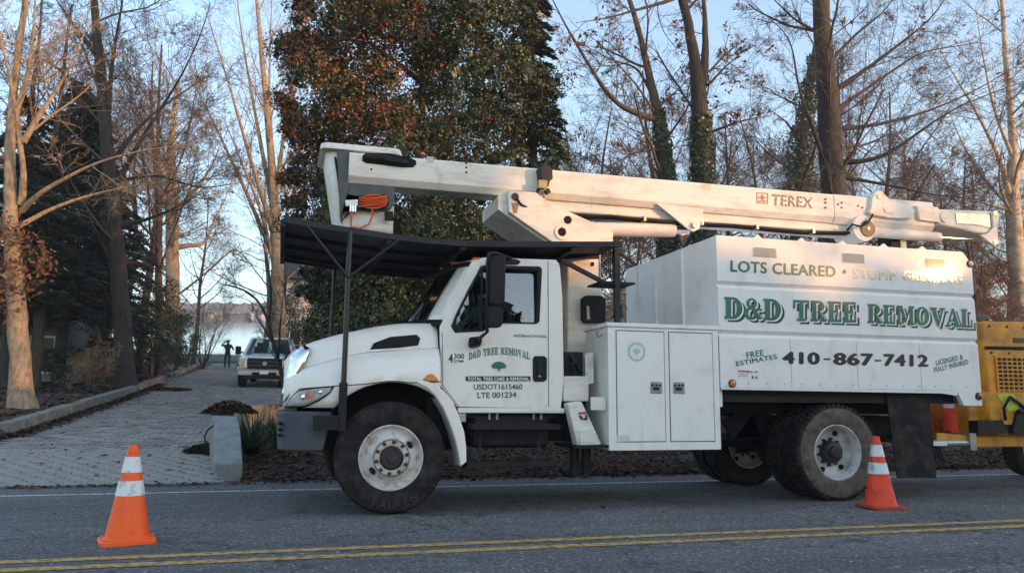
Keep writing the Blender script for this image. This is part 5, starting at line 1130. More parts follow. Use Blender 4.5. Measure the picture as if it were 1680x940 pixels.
# ------------------------------------------------------------------ trees
M['bark_grey'] = mat('grey_brown_bark', (0.10, 0.08, 0.066), 0.9, var=.45, vscale=7, stretch=(3, 3, .5), vcol=(.045, .037, .032), bump=1.0, bscale=9, fac=(.36, .62))
M['bark_dark'] = mat('dark_bark', (0.055, 0.045, 0.039), 0.92, var=.45, vscale=7, stretch=(3, 3, .5), vcol=(.022, .018, .016), bump=1.0, bscale=9, fac=(.36, .62))
M['bark_pale'] = mat('pale_smooth_bark', (0.34, 0.265, 0.185), 0.85, var=.4, vscale=6, stretch=(2, 2, .9), vcol=(.17, .13, .095), bump=.7, bscale=12, fac=(.38, .64))
M['bark_syc'] = mat('mottled_pale_bark', (0.46, 0.37, 0.27), 0.85, var=.5, vscale=2.2, vcol=(.20, .15, .11), bump=.3, bscale=8)
M['twig'] = mat('fine_twigs', (0.085, 0.062, 0.052), 0.9)
M['twig_warm'] = mat('fine_warm_twigs', (0.27, 0.195, 0.13), 0.9)
def leaf_mat(name, cols, rough=.45, tr=0.25):
    m = mat(name, cols[0], rough, island=cols, spec=.5); nt = m.node_tree; b = nt.nodes['Principled BSDF']; o = nt.nodes['Material Output']
    t = nt.nodes.new('ShaderNodeBsdfTranslucent'); mx = nt.nodes.new('ShaderNodeMixShader'); mx.inputs[0].default_value = tr
    src = b.inputs['Base Color'].links[0].from_socket; nt.links.new(src, t.inputs[0]); nt.links.new(b.outputs[0], mx.inputs[1]); nt.links.new(t.outputs[0], mx.inputs[2]); nt.links.new(mx.outputs[0], o.inputs[0]); return m
M['holly'] = leaf_mat('holly_leaves', ((.018, .034, .010), (.042, .060, .016), (.026, .042, .012), (.058, .056, .018), (.020, .034, .010)), .5, .08)
M['holly_sun_tint'] = leaf_mat('reddish_sun_tint_leaves', ((.24, .07, .025), (.34, .08, .03), (.17, .085, .025), (.36, .15, .045), (.12, .08, .025)), .6, .15)  # rust-red leaves; part of the red stands in for low sunlight
M['berry'] = mat('red_berries', (.42, .03, .02), .35)
M['hemlock'] = leaf_mat('hemlock_needles', ((.016, .032, .018), (.025, .045, .024), (.012, .024, .014), (.035, .055, .026)), .5, .1)
M['shrub'] = leaf_mat('dark_shrub_leaves', ((.02, .034, .014), (.035, .055, .02), (.015, .028, .012), (.06, .07, .025)), .35, .12)
M['ivy'] = leaf_mat('ivy_leaves', ((.025, .042, .014), (.05, .07, .022), (.02, .034, .012)), .35, .12)
M['russet'] = leaf_mat('russet_leaves', ((.16, .065, .035), (.24, .11, .055), (.12, .05, .03), (.30, .16, .08), (.18, .08, .05)), .7, .35)
M['yucca'] = leaf_mat('yucca_blades', ((.03, .055, .022), (.05, .08, .03), (.08, .085, .04), (.025, .045, .02)), .4, .15)

def tubes(P, Rr, s):
    n, K, _ = P.shape
    T = np.gradient(P, axis=1); T /= np.linalg.norm(T, axis=2, keepdims=True) + 1e-9
    ref = np.zeros_like(T); ax = np.abs(T[:, :1]).argmin(2); ref[np.arange(n)[:, None], :, ax] = 1.0
    A = np.cross(T, ref); A /= np.linalg.norm(A, axis=2, keepdims=True) + 1e-9; B = np.cross(T, A)
    th = np.arange(s) * 2 * np.pi / s
    V = P[:, :, None] + Rr[:, :, None, None] * (A[:, :, None] * np.cos(th)[None, None, :, None] + B[:, :, None] * np.sin(th)[None, None, :, None])
    i = np.arange(n)[:, None, None] * K * s + np.arange(K - 1)[None, :, None] * s; k = np.arange(s)[None, None]; k2 = (k + 1) % s
    F = np.stack([i + k, i + k2, i + s + k2, i + s + k], -1).reshape(-1, 4)
    return V.reshape(-1, 3), F
def ribbons(P, Rr, rg):
    n, K, _ = P.shape
    T = P[:, -1] - P[:, 0]; A = np.cross(T, rg.normal(0, 1, T.shape)); A /= np.linalg.norm(A, axis=1, keepdims=True) + 1e-9
    off = A[:, None] * Rr[:, :, None] * 1.35
    V = np.stack([P - off, P + off], 2); i = np.arange(n)[:, None] * K * 2 + np.arange(K - 1)[None] * 2
    return V.reshape(-1, 3), np.stack([i, i + 1, i + 3, i + 2], -1).reshape(-1, 4)
def join(parts):
    Vs, Fs, b = [], [], 0
    for V, F in parts: Vs.append(V); Fs.append(F + b); b += len(V)
    return np.concatenate(Vs), np.concatenate(Fs)
def unit(v): return v / (np.linalg.norm(v, axis=-1, keepdims=True) + 1e-9)
def spawn(P, Rr, m, tr, ang, lr, K, up, gn, rk, rmin, rg, flat=0.0, lmax=99):
    n, KP, _ = P.shape
    t = tr[0] + (tr[1] - tr[0]) * (np.arange(m)[None] + rg.uniform(0, 1, (n, m))) / m
    f = t * (KP - 1); i0 = np.clip(f.astype(int), 0, KP - 2); w = (f - i0)[..., None]; r = np.arange(n)[:, None]
    p0 = P[r, i0] * (1 - w) + P[r, i0 + 1] * w; tan = unit(P[r, i0 + 1] - P[r, i0]); rad = Rr[r, i0] * (1 - w[..., 0]) + Rr[r, i0 + 1] * w[..., 0]
    L0 = np.linalg.norm(np.diff(P, axis=1), axis=2).sum(1)[:, None]
    pr = rg.normal(0, 1, p0.shape); pr[..., 2] *= (1 - flat); pr -= tan * (pr * tan).sum(-1, keepdims=True); pr = unit(pr)
    a = R(1) * rg.uniform(ang[0], ang[1], (n, m))[..., None]
    d = unit(tan * np.cos(a) + pr * np.sin(a))
    L = np.minimum(L0 * lr * (1.15 - .6 * t) * rg.uniform(.6, 1.3, (n, m)), lmax)
    d = d.reshape(-1, 3); L = L.reshape(-1); N = len(L); st = (L / (K - 1))[:, None]
    C = np.zeros((N, K, 3)); C[:, 0] = p0.reshape(-1, 3)
    for k in range(1, K):
        d = unit(d + rg.normal(0, gn, d.shape) + np.array([0, 0, up])); C[:, k] = C[:, k - 1] + d * st
    r0 = np.maximum(np.minimum(rad.reshape(-1) * rk * rg.uniform(.7, 1.1, N), L * .016 + .003), rmin)
    RR = r0[:, None] * np.linspace(1, .45, K)[None]; RR = np.maximum(RR, rmin * .7)
    return C, RR
def resample(pts, rad, K=14):
    pts = np.array(pts, float); rad = np.array(rad, float); s = np.concatenate([[0], np.cumsum(np.linalg.norm(np.diff(pts, axis=0), axis=1))]); u = np.linspace(0, s[-1], K)
    q = np.stack([np.interp(u, s, pts[:, i]) for i in range(3)], -1)
    q[1:-1] = .5 * q[1:-1] + .25 * (q[:-2] + q[2:]); return q, np.interp(u, s, rad)
def limb(Y, pts, dY=0.0):
    out, rr = [], []
    for i, (px, py, w) in enumerate(pts):
        y = Y + dY * i / max(1, len(pts) - 1); p = at(px, py, y); out.append(tuple(p)); rr.append(.5 * w * (p - CAM_POS).dot(FWD) / FOC)
    return out, rr
def leaf_quads(P, size, rg, aspect=.5, normal=None, tilt=1.0):
    n = len(P); d = unit(rg.normal(0, 1, (n, 3))); 
    if normal is not None: d = unit(d * tilt + normal)
    a = unit(np.cross(d, rg.normal(0, 1, (n, 3)))); b = np.cross(d, a); s = (size * rg.uniform(.6, 1.3, n))[:, None]
    V = np.stack([P - a * s, P + b * s * aspect + d * s * .15, P + a * s, P - b * s * aspect + d * s * .15], 1).reshape(-1, 3)
    return V, np.arange(4 * n).reshape(-1, 4)
def bare_tree(name, label, limbs, seed, bark='bark_grey', twig='twig', cfg=None, group='bare winter trees', leaves=0, leaf_size=.06, leaf_zone=None, cat='tree', lm='russet', ground=True, foot=1.25):
    rg = np.random.default_rng(seed); K = 14
    limbs = [(p, list(np.array(r) * (1 if i == 0 else np.linspace(1, .3, len(r))))) for i, (p, r) in enumerate(limbs)]
    L = [resample(p, r, K) for p, r in limbs]
    if ground:
        b = L[0][0][0]; gz = g1(b[0], b[1]) - .15
        if b[2] > gz:
            pts = [(b[0], b[1], gz)] + [tuple(q) for q in L[0][0]]; L[0] = resample(pts, [L[0][1][0] * foot] + list(L[0][1]), K + 4)
    else: gz = L[0][0][0][2]
    root = tag(node(name, (L[0][0][0][0], L[0][0][0][1], gz)), label, cat, group)
    parts = []
    for i, (p, r) in enumerate(L):
        q, rq = resample(p, r, 40 if i == 0 else 22); rq = rq * (1 + .02 * np.sin(np.arange(len(rq)) * 1.9 + seed) + rg.normal(0, .015, len(rq)))
        q[1:-1] += rg.normal(0, .05, (len(q) - 2, 3)) * rq[1:-1, None]
        v_, f_ = tubes(q[None], rq[None], 16 if i == 0 else 10); cen = np.repeat(q, 16 if i == 0 else 10, 0); v_ = cen + (v_ - cen) * (1 + rg.normal(0, .028, (len(v_), 1)) + .05 * np.sin(3 * np.tile(np.arange(16 if i == 0 else 10), len(q)) * 6.283 / (16 if i == 0 else 10))[:, None]); parts.append((v_, f_))
    V, F = join(parts); mesh_np('trunk', V, F, M[bark], root, smooth=180)
    P0 = np.stack([resample(p, r, K)[0] for p, r in L]); R0 = np.stack([resample(p, r, K)[1] for p, r in L])
    cf = cfg or {}
    P1, R1 = spawn(P0, R0, cf.get('m1', 9), cf.get('t1', (.22, .98)), cf.get('a1', (35, 75)), cf.get('l1', .33), 8, cf.get('up1', .04), .085, .36, .009, rg, lmax=cf.get('lm1', 4.5))
    P2, R2 = spawn(P1, R1, cf.get('m2', 6) + 1, (.2, 1), (25, 60), .52, 6, .03, .11, .55, .0055, rg)
    P3, R3 = spawn(P2, R2, cf.get('m3', 6) + 1, (.2, 1), (25, 60), .58, 4, .02, .14, .6, .004, rg)
    parts = [tubes(P1, R1, 5), tubes(P2, R2, 3), ribbons(P3, R3, rg)]
    if cf.get('m4', 3):
        P4, R4 = spawn(P3, R3, cf.get('m4', 3), (.3, 1), (25, 60), .6, 3, .02, .2, .6, .0035, rg); parts.append(ribbons(P4, R4, rg))
    else: P4 = P3
    V, F = join(parts); mesh_np('crown', V, F, M[twig], root)
    if leaves:
        Q = P4.reshape(-1, 3)
        if leaf_zone is not None: Q = Q[leaf_zone(Q)]
        if len(Q):
            c = Q[rg.integers(0, len(Q), max(1, leaves // 8))]; Q = np.repeat(c, 8, 0) + rg.normal(0, .10, (len(c) * 8, 3))
            V, F = leaf_quads(Q, np.full(len(Q), leaf_size), rg, .45); mesh_np('leaves', V, F, M[lm], root)
    return root
def auto_limbs(x, y, h, r, rg, nl=7, lean=.05, up=.55, split=.35):
    z0 = g1(x, y); t = np.linspace(0, 1, 9); w = np.cumsum(rg.normal(0, .035 * h / 9 * 3, (9, 2)), 0); l = rg.normal(0, lean, 2) * h
    trunk = [(x + w[i, 0] + l[0] * t[i], y + w[i, 1] + l[1] * t[i], z0 - .1 + h * t[i]) for i in range(9)]; out = [(trunk, list(r * (1 - .85 * t)))]
    for k in range(nl):
        a = rg.uniform(0, 2 * math.pi); f = split + (.85 - split) * k / nl; i = f * 8; i0 = int(i); b = np.array(trunk[i0]) * (1 - i + i0) + np.array(trunk[i0 + 1]) * (i - i0)
        Ln = h * (.55 - .35 * f) * rg.uniform(.8, 1.2); d = np.array([math.cos(a), math.sin(a), up * rg.uniform(.6, 1.6)]); d /= np.linalg.norm(d); pts = [b]
        for s_ in range(5): d = d + rg.normal(0, .1, 3) + np.array([0, 0, .07]); d /= np.linalg.norm(d); pts.append(pts[-1] + d * Ln / 5)
        out.append(([tuple(p) for p in pts], list(r * (1 - .85 * f) * .42 * np.linspace(1, .25, 6))))
    return out

# --- the big trees of the photograph, limb by limb
t1 = [limb(13.4, [(40, 676, 42.5), (37, 650, 35.7), (35, 600, 31.4), (28, 500, 28.9), (20, 400, 23.8), (16, 310, 18.7), (14, 220, 14.4), (25, 120, 11.9), (40, 20, 9.3), (55, -90, 6.8)]),
      limb(13.4, [(34, 335, 14), (42, 310, 12), (34, 240, 11), (18, 135, 9), (0, 60, 7), (-20, -30, 5)], -1), limb(13.4, [(36, 345, 11), (60, 318, 9.5), (155, 267, 6.5), (230, 247, 5), (350, 232, 2.5)], -2), limb(13.4, [(30, 372, 9), (90, 338, 7), (172, 313, 5), (276, 296, 4), (396, 293, 2)], 2),
      limb(13.4, [(38, 235, 11), (70, 180, 9), (103, 135, 7), (135, 70, 5), (150, 0, 4)], 1), limb(13.4, [(15, 220, 14), (45, 130, 10), (55, 60, 9), (60, -40, 7)], -.5), limb(13.4, [(22, 400, 10), (-20, 330, 9), (-60, 240, 7)], 1)]
bare_tree('bare_tree', 'pale-barked bare tree beside the kerb with russet leaves low on its trunk', t1, 11, 'bark_pale', 'twig_warm', dict(m1=7, m2=6, m3=5, m4=3, l1=.30, lm1=2.6), leaves=900, leaf_size=.07, leaf_zone=lambda Q: (Q[:, 2] < 5.0) & (Q[:, 2] > 2.2))
rgx = np.random.default_rng(5); c = np.array([tuple(at(px, py, 13.2)) for px, py in ((18, 370), (40, 395), (60, 420), (12, 430), (30, 445), (70, 440), (8, 470), (45, 470), (15, 500), (2, 400))])
root1 = bpy.data.objects['bare_tree']; Q = np.repeat(c, 60, 0) + rgx.normal(0, .20, (600, 3)); V, F = leaf_quads(Q, np.full(600, .075), rgx, .5); mesh_np('leaves', V, F, M['russet'], root1)
t2 = [limb(21.5, [(206, 648, 36), (203, 600, 30), (200, 500, 28), (190, 400, 25), (181, 300, 22), (172, 200, 19), (164, 100, 16), (155, 20, 12), (148, -80, 8)]),
      limb(21.5, [(186, 310, 12), (215, 260, 9), (241, 213, 8), (290, 140, 6), (330, 60, 4), (345, 5, 3)], -1), limb(21.5, [(188, 260, 9), (230, 205, 7), (287, 160, 5), (350, 120, 3)], 2), limb(21.5, [(168, 175, 11), (130, 140, 9), (85, 105, 7), (40, 86, 4)], 1), limb(21.5, [(176, 200, 10), (184, 100, 8), (200, 10, 6), (206, -50, 4)], -1),
      limb(21.5, [(196, 372, 10), (235, 362, 8), (276, 347, 6), (330, 318, 3)], -2), limb(21.5, [(200, 430, 9), (235, 432, 7), (272, 450, 5)], 1), limb(21.5, [(190, 300, 8), (250, 285, 6), (330, 310, 4), (395, 300, 2)], -2), limb(21.5, [(164, 100, 9), (120, 40, 7), (85, -10, 5)], 1)]
bare_tree('bare_tree', 'tall dark-trunked bare tree standing by the driveway among evergreens', t2, 12, 'bark_dark', 'twig', dict(m1=8, m2=6, m3=6, m4=3, l1=.32, lm1=3.2))
t3 = [limb(40, [(284, 612, 27), (284, 500, 22), (283, 420, 21), (283, 350, 20), (279, 300, 16), (280, 240, 12), (285, 190, 8), (292, 130, 5)]), limb(40, [(284, 408, 12), (310, 401, 9), (337, 405, 8), (345, 375, 6), (368, 330, 4), (380, 300, 3)]), limb(40, [(281, 445, 10), (245, 428, 8), (208, 408, 6)], 1), limb(40, [(283, 348, 10), (320, 315, 8), (350, 270, 5), (365, 225, 3)], -2), limb(40, [(279, 320, 10), (240, 300, 8), (200, 270, 6), (180, 230, 3)], 2), limb(40, [(280, 290, 8), (255, 240, 6), (235, 190, 4)]), limb(40, [(282, 470, 9), (245, 480, 6), (225, 450, 4)])]
bare_tree('bare_tree', 'pale sunlit bare tree with crooked limbs halfway down the driveway', t3, 13, 'bark_syc', 'twig_warm', dict(m1=8, m2=6, m3=5, m4=2, l1=.34))
t4 = [limb(33, [(458, 605, 25), (456, 500, 22), (453, 400, 18), (449, 320, 15), (442, 220, 11), (430, 100, 8), (420, -10, 5)]), limb(33, [(452, 390, 10), (412, 265, 8), (372, 125, 6), (335, 10, 4)], -2), limb(33, [(450, 355, 9), (422, 205, 7), (398, 70, 5), (384, -40, 3)], 1), limb(33, [(452, 430, 9), (400, 305, 7), (352, 205, 5), (308, 115, 3)], 2), limb(33, [(450, 335, 9), (468, 205, 7), (490, 70, 5), (500, -30, 4)], -1), limb(33, [(450, 305, 8), (441, 150, 6), (446, -10, 4)]), limb(33, [(453, 450, 8), (430, 350, 6), (390, 250, 5), (365, 190, 3)], -1), limb(33, [(452, 410, 8), (480, 320, 6), (500, 230, 4)])]
bare_tree('bare_tree', 'bare tree with fanning pale stems to the left of the holly', t4, 14, 'bark_pale', 'twig_warm', dict(m1=11, m2=6, m3=5, m4=2, l1=.26, a1=(20, 50)))
t5 = [limb(14.5, [(472, 660, 7), (460, 605, 6.5), (448, 560, 5.5), (440, 530, 4.5), (430, 495, 3.5), (402, 472, 3), (362, 466, 2)]), limb(14.5, [(450, 566, 5), (433, 538, 4), (420, 520, 3), (424, 505, 2)], .5), limb(14.5, [(440, 530, 5), (446, 490, 4), (441, 445, 3.5), (430, 395, 2.5), (420, 350, 1.6)], -.4), limb(14.5, [(456, 592, 5), (459, 545, 4), (462, 505, 3), (470, 450, 2)], .4)]
bare_tree('sapling', 'slender leafless sapling in front of the pickup', t5, 15, 'bark_dark', 'twig', dict(m1=6, m2=5, m3=4, m4=2, l1=.36), foot=1.1)
tA = [limb(15, [(1098, 430, 27.9), (1094, 300, 25.2), (1088, 240, 21.6), (1082, 205, 18.0), (1076, 165, 15.3), (1064, 130, 12.6), (1055, 70, 9.9), (1040, 20, 8.1), (1026, -20, 7.2)]), limb(15, [(1078, 197, 11.7), (1050, 188, 10.8), (1016, 178, 10.8), (985, 138, 9.9), (950, 80, 8.6), (925, 38, 7.2), (902, -10, 5.4)], -1), limb(15, [(1066, 148, 5.4), (1045, 110, 4.5), (1005, 100, 4.0), (950, 70, 2.7)], 1), limb(15, [(1084, 245, 5.4), (1040, 250, 4.5), (1010, 268, 3.6), (975, 285, 2.7)], -1), limb(15, [(1075, 180, 5.4), (1110, 150, 3.6), (1140, 120, 2.7)], 1)]
bare_tree('bare_tree', 'ivy-footed bare tree with one long limb leaning left over the boom', tA, 16, 'bark_grey', 'twig', dict(m1=9, m2=6, m3=6, m4=2, l1=.30), leaves=420, leaf_size=.09)
tB = [limb(14, [(1157, 430, 37.8), (1153, 320, 34.4), (1150, 220, 30.1), (1147, 150, 26.7), (1143, 100, 17.2), (1132, 50, 15.5), (1120, 0, 14.6), (1104, -70, 12.9)]), limb(14, [(1152, 140, 17.2), (1157, 90, 14.6), (1157, 45, 13.8), (1154, 0, 12.9), (1148, -70, 11.2)], .3), limb(14, [(1118, -8, 8.6), (1090, 5, 7.7), (1040, 18, 6.5), (1000, 30, 5.2), (945, 38, 2.6)], -2), limb(14, [(1162, 140, 5.2), (1190, 110, 4.3), (1215, 90, 2.6)], 1), limb(14, [(1160, 220, 5.2), (1210, 200, 4.3), (1260, 190, 2.6)], -1)]
bare_tree('bare_tree', 'twin-stemmed dark bare tree rising behind the middle of the boom', tB, 17, 'bark_dark', 'twig', dict(m1=8, m2=6, m3=6, m4=2, l1=.28, lm1=3), leaves=520, leaf_size=.09)
tC = [limb(13, [(1370, 430, 50.4), (1366, 320, 40.3), (1362, 220, 36.1), (1356, 120, 30.2), (1350, 50, 26.9), (1345, -10, 25.2), (1340, -90, 23.5)]), limb(13, [(1374, 266, 10.9), (1410, 268, 9.2), (1450, 262, 8.4), (1500, 222, 7.6), (1570, 175, 5.9), (1690, 130, 3.4)], -2), limb(13, [(1372, 212, 9.2), (1430, 208, 7.6), (1520, 185, 5.9), (1600, 150, 4.2), (1690, 95, 2.5)], 2), limb(13, [(1368, 150, 9.2), (1420, 115, 7.6), (1480, 70, 6.7), (1530, 30, 5.0), (1560, -15, 4.2)], -1), limb(13, [(1370, 182, 7.6), (1430, 140, 6.7), (1510, 85, 5.0), (1610, 70, 3.4)], 1), limb(13, [(1352, 262, 7.6), (1330, 200, 6.7), (1310, 150, 5.9), (1298, 60, 4.2), (1235, 8, 2.5)], -1), limb(13, [(1364, 100, 6.7), (1400, 60, 5.9), (1450, 20, 4.2), (1480, -20, 3.4)], 1), limb(13, [(1372, 290, 7.6), (1440, 300, 5.9), (1530, 320, 4.2), (1620, 330, 2.5)], -1), limb(13, [(1350, 60, 6.7), (1300, 30, 5.0), (1260, -10, 3.4)], 1)]
bare_tree('bare_tree', 'largest dark-trunked bare tree behind the boom lettering with long limbs reaching right', tC, 18, 'bark_dark', 'twig', dict(m1=11, m2=7, m3=6, m4=3, l1=.27, lm1=3), leaves=300, leaf_size=.09)
tE = [limb(17, [(1304, 430, 20), (1310, 330, 18), (1314, 250, 17), (1322, 180, 15), (1334, 110, 11), (1340, 60, 7)]), limb(17, [(1318, 240, 6), (1290, 200, 5), (1262, 180, 3)]), limb(17, [(1330, 140, 6), (1350, 90, 4), (1362, 40, 3)], 1)]
rE = bare_tree('ivy_tree', 'leaning tree trunk wrapped in green ivy beside the largest trunk', tE, 19, 'bark_grey', 'twig', dict(m1=7, m2=5, m3=5, m4=0, l1=.3))
tD = [limb(22, [(1668, 440, 27.4), (1662, 360, 23.8), (1660, 320, 20.9), (1663, 285, 17.3), (1664, 220, 11.5), (1652, 130, 8.6), (1645, 20, 6.5), (1640, -60, 5.0)]), limb(22, [(1656, 318, 9.4), (1638, 255, 7.9), (1600, 180, 6.5), (1562, 118, 4.3), (1530, 60, 2.9)], -1), limb(22, [(1666, 300, 9.4), (1690, 225, 7.9), (1702, 110, 5.8), (1710, 0, 4.3)], 1), limb(22, [(1654, 335, 7.2), (1618, 300, 5.8), (1580, 240, 4.3), (1556, 180, 2.9)], 2), limb(22, [(1662, 260, 7.2), (1630, 180, 5.8), (1612, 90, 4.3), (1600, 10, 2.9)], -1), limb(22, [(1655, 345, 5.8), (1600, 330, 4.3), (1540, 325, 2.9)], 1)]
bare_tree('bare_tree', 'pale sunlit bare tree with many stems above the wood chipper', tD, 20, 'bark_syc', 'twig_warm', dict(m1=12, m2=6, m3=5, m4=2, l1=.28))
def ivy_on(root, pts, rr, n, seed, th=.10):
    rg = np.random.default_rng(seed); p, r = resample(pts, rr, 30); k = rg.integers(0, 29, n); w = rg.uniform(0, 1, (n, 1)); c = p[k] * (1 - w) + p[k + 1] * w; a = rg.uniform(0, 2 * np.pi, n)
    rad = (r[k] + rg.uniform(0, th, n) * (1 + .8 * np.sin(k * .9)))[:, None]; nrm = np.stack([np.cos(a), np.sin(a), 0 * a], -1)
    V, F = leaf_quads(c + nrm * rad, np.full(n, .055), rg, .8, nrm, .6); mesh_np('ivy', V, F, M['ivy'], root)
ivy_on(rE, *limb(17, [(1304, 430, 24), (1311, 330, 30), (1314, 260, 34), (1321, 190, 24), (1332, 130, 16), (1338, 90, 10)]), 5200, 31, .22)
roots = [o for o in bpy.data.objects if o.name.startswith('bare_tree') and o.parent is None]
def root_of(word): return [o for o in roots if word in o['label']][0]
ivy_on(root_of('ivy-footed'), *limb(15, [(1098, 430, 32), (1094, 300, 28), (1088, 240, 24), (1082, 205, 20), (1080, 180, 17)]), 2600, 32, .07)
ivy_on(root_of('twin-stemmed'), *limb(14, [(1157, 430, 44), (1153, 320, 40), (1151, 250, 36), (1150, 190, 33)]), 2200, 33, .05)

# --- bare trees further back
bgt = [(85, 36, 13, .20, 'slim bare tree behind the evergreens at the far left'), (236, 33, 15, .22, 'thin bare tree between the dark trunk and the pale crooked tree'), (312, 47, 11, .16, 'small bare tree beside the lake end of the driveway'),
       (425, 44, 13, .20, 'distant bare tree standing above the pickup'), (515, 40, 15, .24, 'bare tree mostly hidden behind the left side of the holly'), (948, 22, 11, .14, 'slim bare tree at the right edge of the holly'),
       (1010, 30, 13, .2, 'bare tree behind the leaning limb above the boom'), (1205, 24, 12, .17, 'bare tree between the twin stems and the ivy trunk'), (1262, 31, 15, .24, 'taller bare tree behind the ivy trunk'),
       (1440, 25, 12, .18, 'bare tree just right of the largest trunk'), (1505, 32, 15, .24, 'tall bare tree in the distance above the elbow of the boom'), (1570, 24, 12, .17, 'bare tree above the tail of the chip body'),
       (1610, 36, 14, .24, 'far bare tree left of the pale sunlit stems'), (1050, 40, 14, .22, 'far bare tree behind the ivy-footed tree'), (1340, 38, 15, .25, 'far bare tree straight behind the largest trunk'), (1690, 30, 13, .22, 'bare tree at the far right edge of the photo'),
       (10, 26, 14, .22, 'bare tree behind the pale-barked kerb tree'), (140, 30, 14, .2, 'bare tree just left of the tall dark trunk')]
def reuse(proto, lab, x, y, rz, sc, scz=None):
    c = copy_tree(proto); c.matrix_world = Matrix.Translation((x, y, g1(x, y) - .1)) @ Matrix.Rotation(rz, 4, 'Z') @ Matrix.Diagonal((sc, sc, scz or sc, 1)); c['label'] = lab; return c
protos = []
for i, (px, Yb, hgt, rad, lab) in enumerate(bgt):
    p = at(px, 600, Yb); rg = np.random.default_rng(100 + i)
    if i < 6: protos.append((bare_tree('bare_tree', lab, auto_limbs(p.x, Yb, hgt, rad, rg, 9), 200 + i, 'bark_grey' if i % 3 else 'bark_pale', 'twig_warm' if i % 3 == 0 else 'twig', dict(m1=8, m2=6, m3=5, m4=3, l1=.45, t1=(.3, .98)), leaves=(600 if i in (1, 4, 5) else 0), leaf_size=.075), hgt))
    else:
        q, hq = protos[(1, 4, 5, 0, 2, 4, 1, 5, 3, 4, 1, 0)[i - 6]]; reuse(q, lab, p.x, Yb, rg.uniform(0, 6.28), hgt / hq * rg.uniform(.92, 1.1))
und = [(980, 22, 6.5, 'taller russet-leaved tree behind the boom clamp, left of the ivy-footed tree'), (1180, 22, 6.5, 'taller russet-leaved tree just right of the twin stems'), (1265, 23, 6.5, 'taller russet-leaved tree left of the ivy trunk'), (1460, 21, 7, 'taller russet-leaved tree right of the largest trunk'), (1540, 23, 7, 'taller russet-leaved tree above the far end of the boom'), (1620, 22, 7, 'taller russet-leaved tree left of the pale many-stemmed tree'), (945, 15, 4.2, 'russet-leaved young tree at the right foot of the holly'), (1010, 17, 4.6, 'russet-leaved young tree behind the boom clamp'), (1125, 18, 4.6, 'russet-leaved young tree at the foot of the twin-stemmed tree'), (1225, 17, 4.8, 'russet-leaved young tree between twin stems and ivy trunk'),
       (1300, 19, 4.6, 'russet-leaved young tree at the foot of the ivy trunk'), (1415, 17, 4.6, 'russet-leaved young tree right of the largest trunk'), (1500, 19, 4.6, 'russet-leaved young tree above the elbow of the boom'), (1590, 18, 4.6, 'russet-leaved young tree behind the tail of the chip body'), (1655, 16, 3.9, 'russet-leaved young tree above the wood chipper')]
more = [(975, 26, 13, 'slender bare tree above the boom clamp, behind the leaning limb'), (1075, 21, 12, 'slender bare tree right behind the ivy-footed trunk'), (1175, 35, 16, 'tall far bare tree just right of the twin stems'), (1395, 20, 13, 'spreading bare tree close to the right of the largest trunk'), (1475, 22, 13, 'spreading bare tree above the elbow plate of the boom'), (1600, 21, 12, 'spreading bare tree left of the pale many-stemmed tree'), (1660, 40, 17, 'far tall bare tree behind the pale many-stemmed tree'), (60, 22, 13, 'spreading bare tree left of the large hemlock'), (265, 29, 13, 'spreading bare tree right of the tall dark trunk'), (200, 42, 16, 'far bare tree behind the tall dark trunk'), ]
for i, (px, Yb, hgt, lab) in enumerate(more):
    p = at(px, 600, Yb); rg = np.random.default_rng(700 + i); q, hq = protos[(5, 1, 4, 2, 1, 5, 4, 1, 2, 5, 1, 0, 3, 2, 3, 0)[i]]; reuse(q, lab, p.x, Yb, rg.uniform(0, 6.28), hgt / hq * rg.uniform(.95, 1.1))
yp = []
for i, (px, Yb, hgt, lab) in enumerate(und):
    p = at(px, 500, Yb); rg = np.random.default_rng(300 + i)
    if i < 4: yp.append((bare_tree('young_beech', lab, auto_limbs(p.x, Yb, hgt, .07, rg, 10, .05, .3, .2), 320 + i, 'bark_grey', 'twig', dict(m1=6, m2=5, m3=5, m4=2, l1=.5, up1=.02), 'russet understory trees', leaves=(6400, 4800)[i % 2], leaf_size=.055), hgt))
    else: q, hq = yp[i % 4]; reuse(q, lab, p.x, Yb, rg.uniform(0, 6.28), hgt / hq * rg.uniform(.95, 1.15), hgt / hq)

# --- holly
def leafy(name, label, clumps, leaves, m, seed, size, aspect, cat='tree', group=None, trunk=None, bark='bark_grey', shell=.55, extra=None, part='foliage'):
    """clumps: (x,y,z,r); leaves spread through each clump, denser near its skin"""
    rg = np.random.default_rng(seed); C = np.array(clumps); w = C[:, 3] ** 2; k = rg.choice(len(C), leaves, p=w / w.sum()); d = unit(rg.normal(0, 1, (leaves, 3))); rr = C[k, 3] * (shell + (1.08 - shell) * rg.uniform(0, 1, leaves) ** .7)
    P = C[k, :3] + d * rr[:, None] * np.array([1, 1, .8])
    b = C[:, :3].mean(0); root = tag(node(name, (b[0], b[1], g1(b[0], b[1]))), label, cat, group)
    if trunk: V, F = join([tubes(*[q[None] for q in resample(p, r, 12)], 9) for p, r in trunk]); mesh_np('trunk', V, F, M[bark], root, smooth=180)
    V, F = leaf_quads(P, np.full(leaves, size), rg, aspect, d, 1.1); mesh_np(part, V, F, M[m], root)
    return root, C
rg = np.random.default_rng(41)
hc = []
hx0, hy0 = at(680, 500, 11.5).x, 11.5
outline = [(560, 560, 640), (500, 540, 780), (430, 520, 850), (350, 500, 870), (250, 490, 890), (150, 480, 885), (60, 490, 860), (-30, 510, 830), (-130, 520, 820), (-230, 570, 770), (-320, 620, 720)]
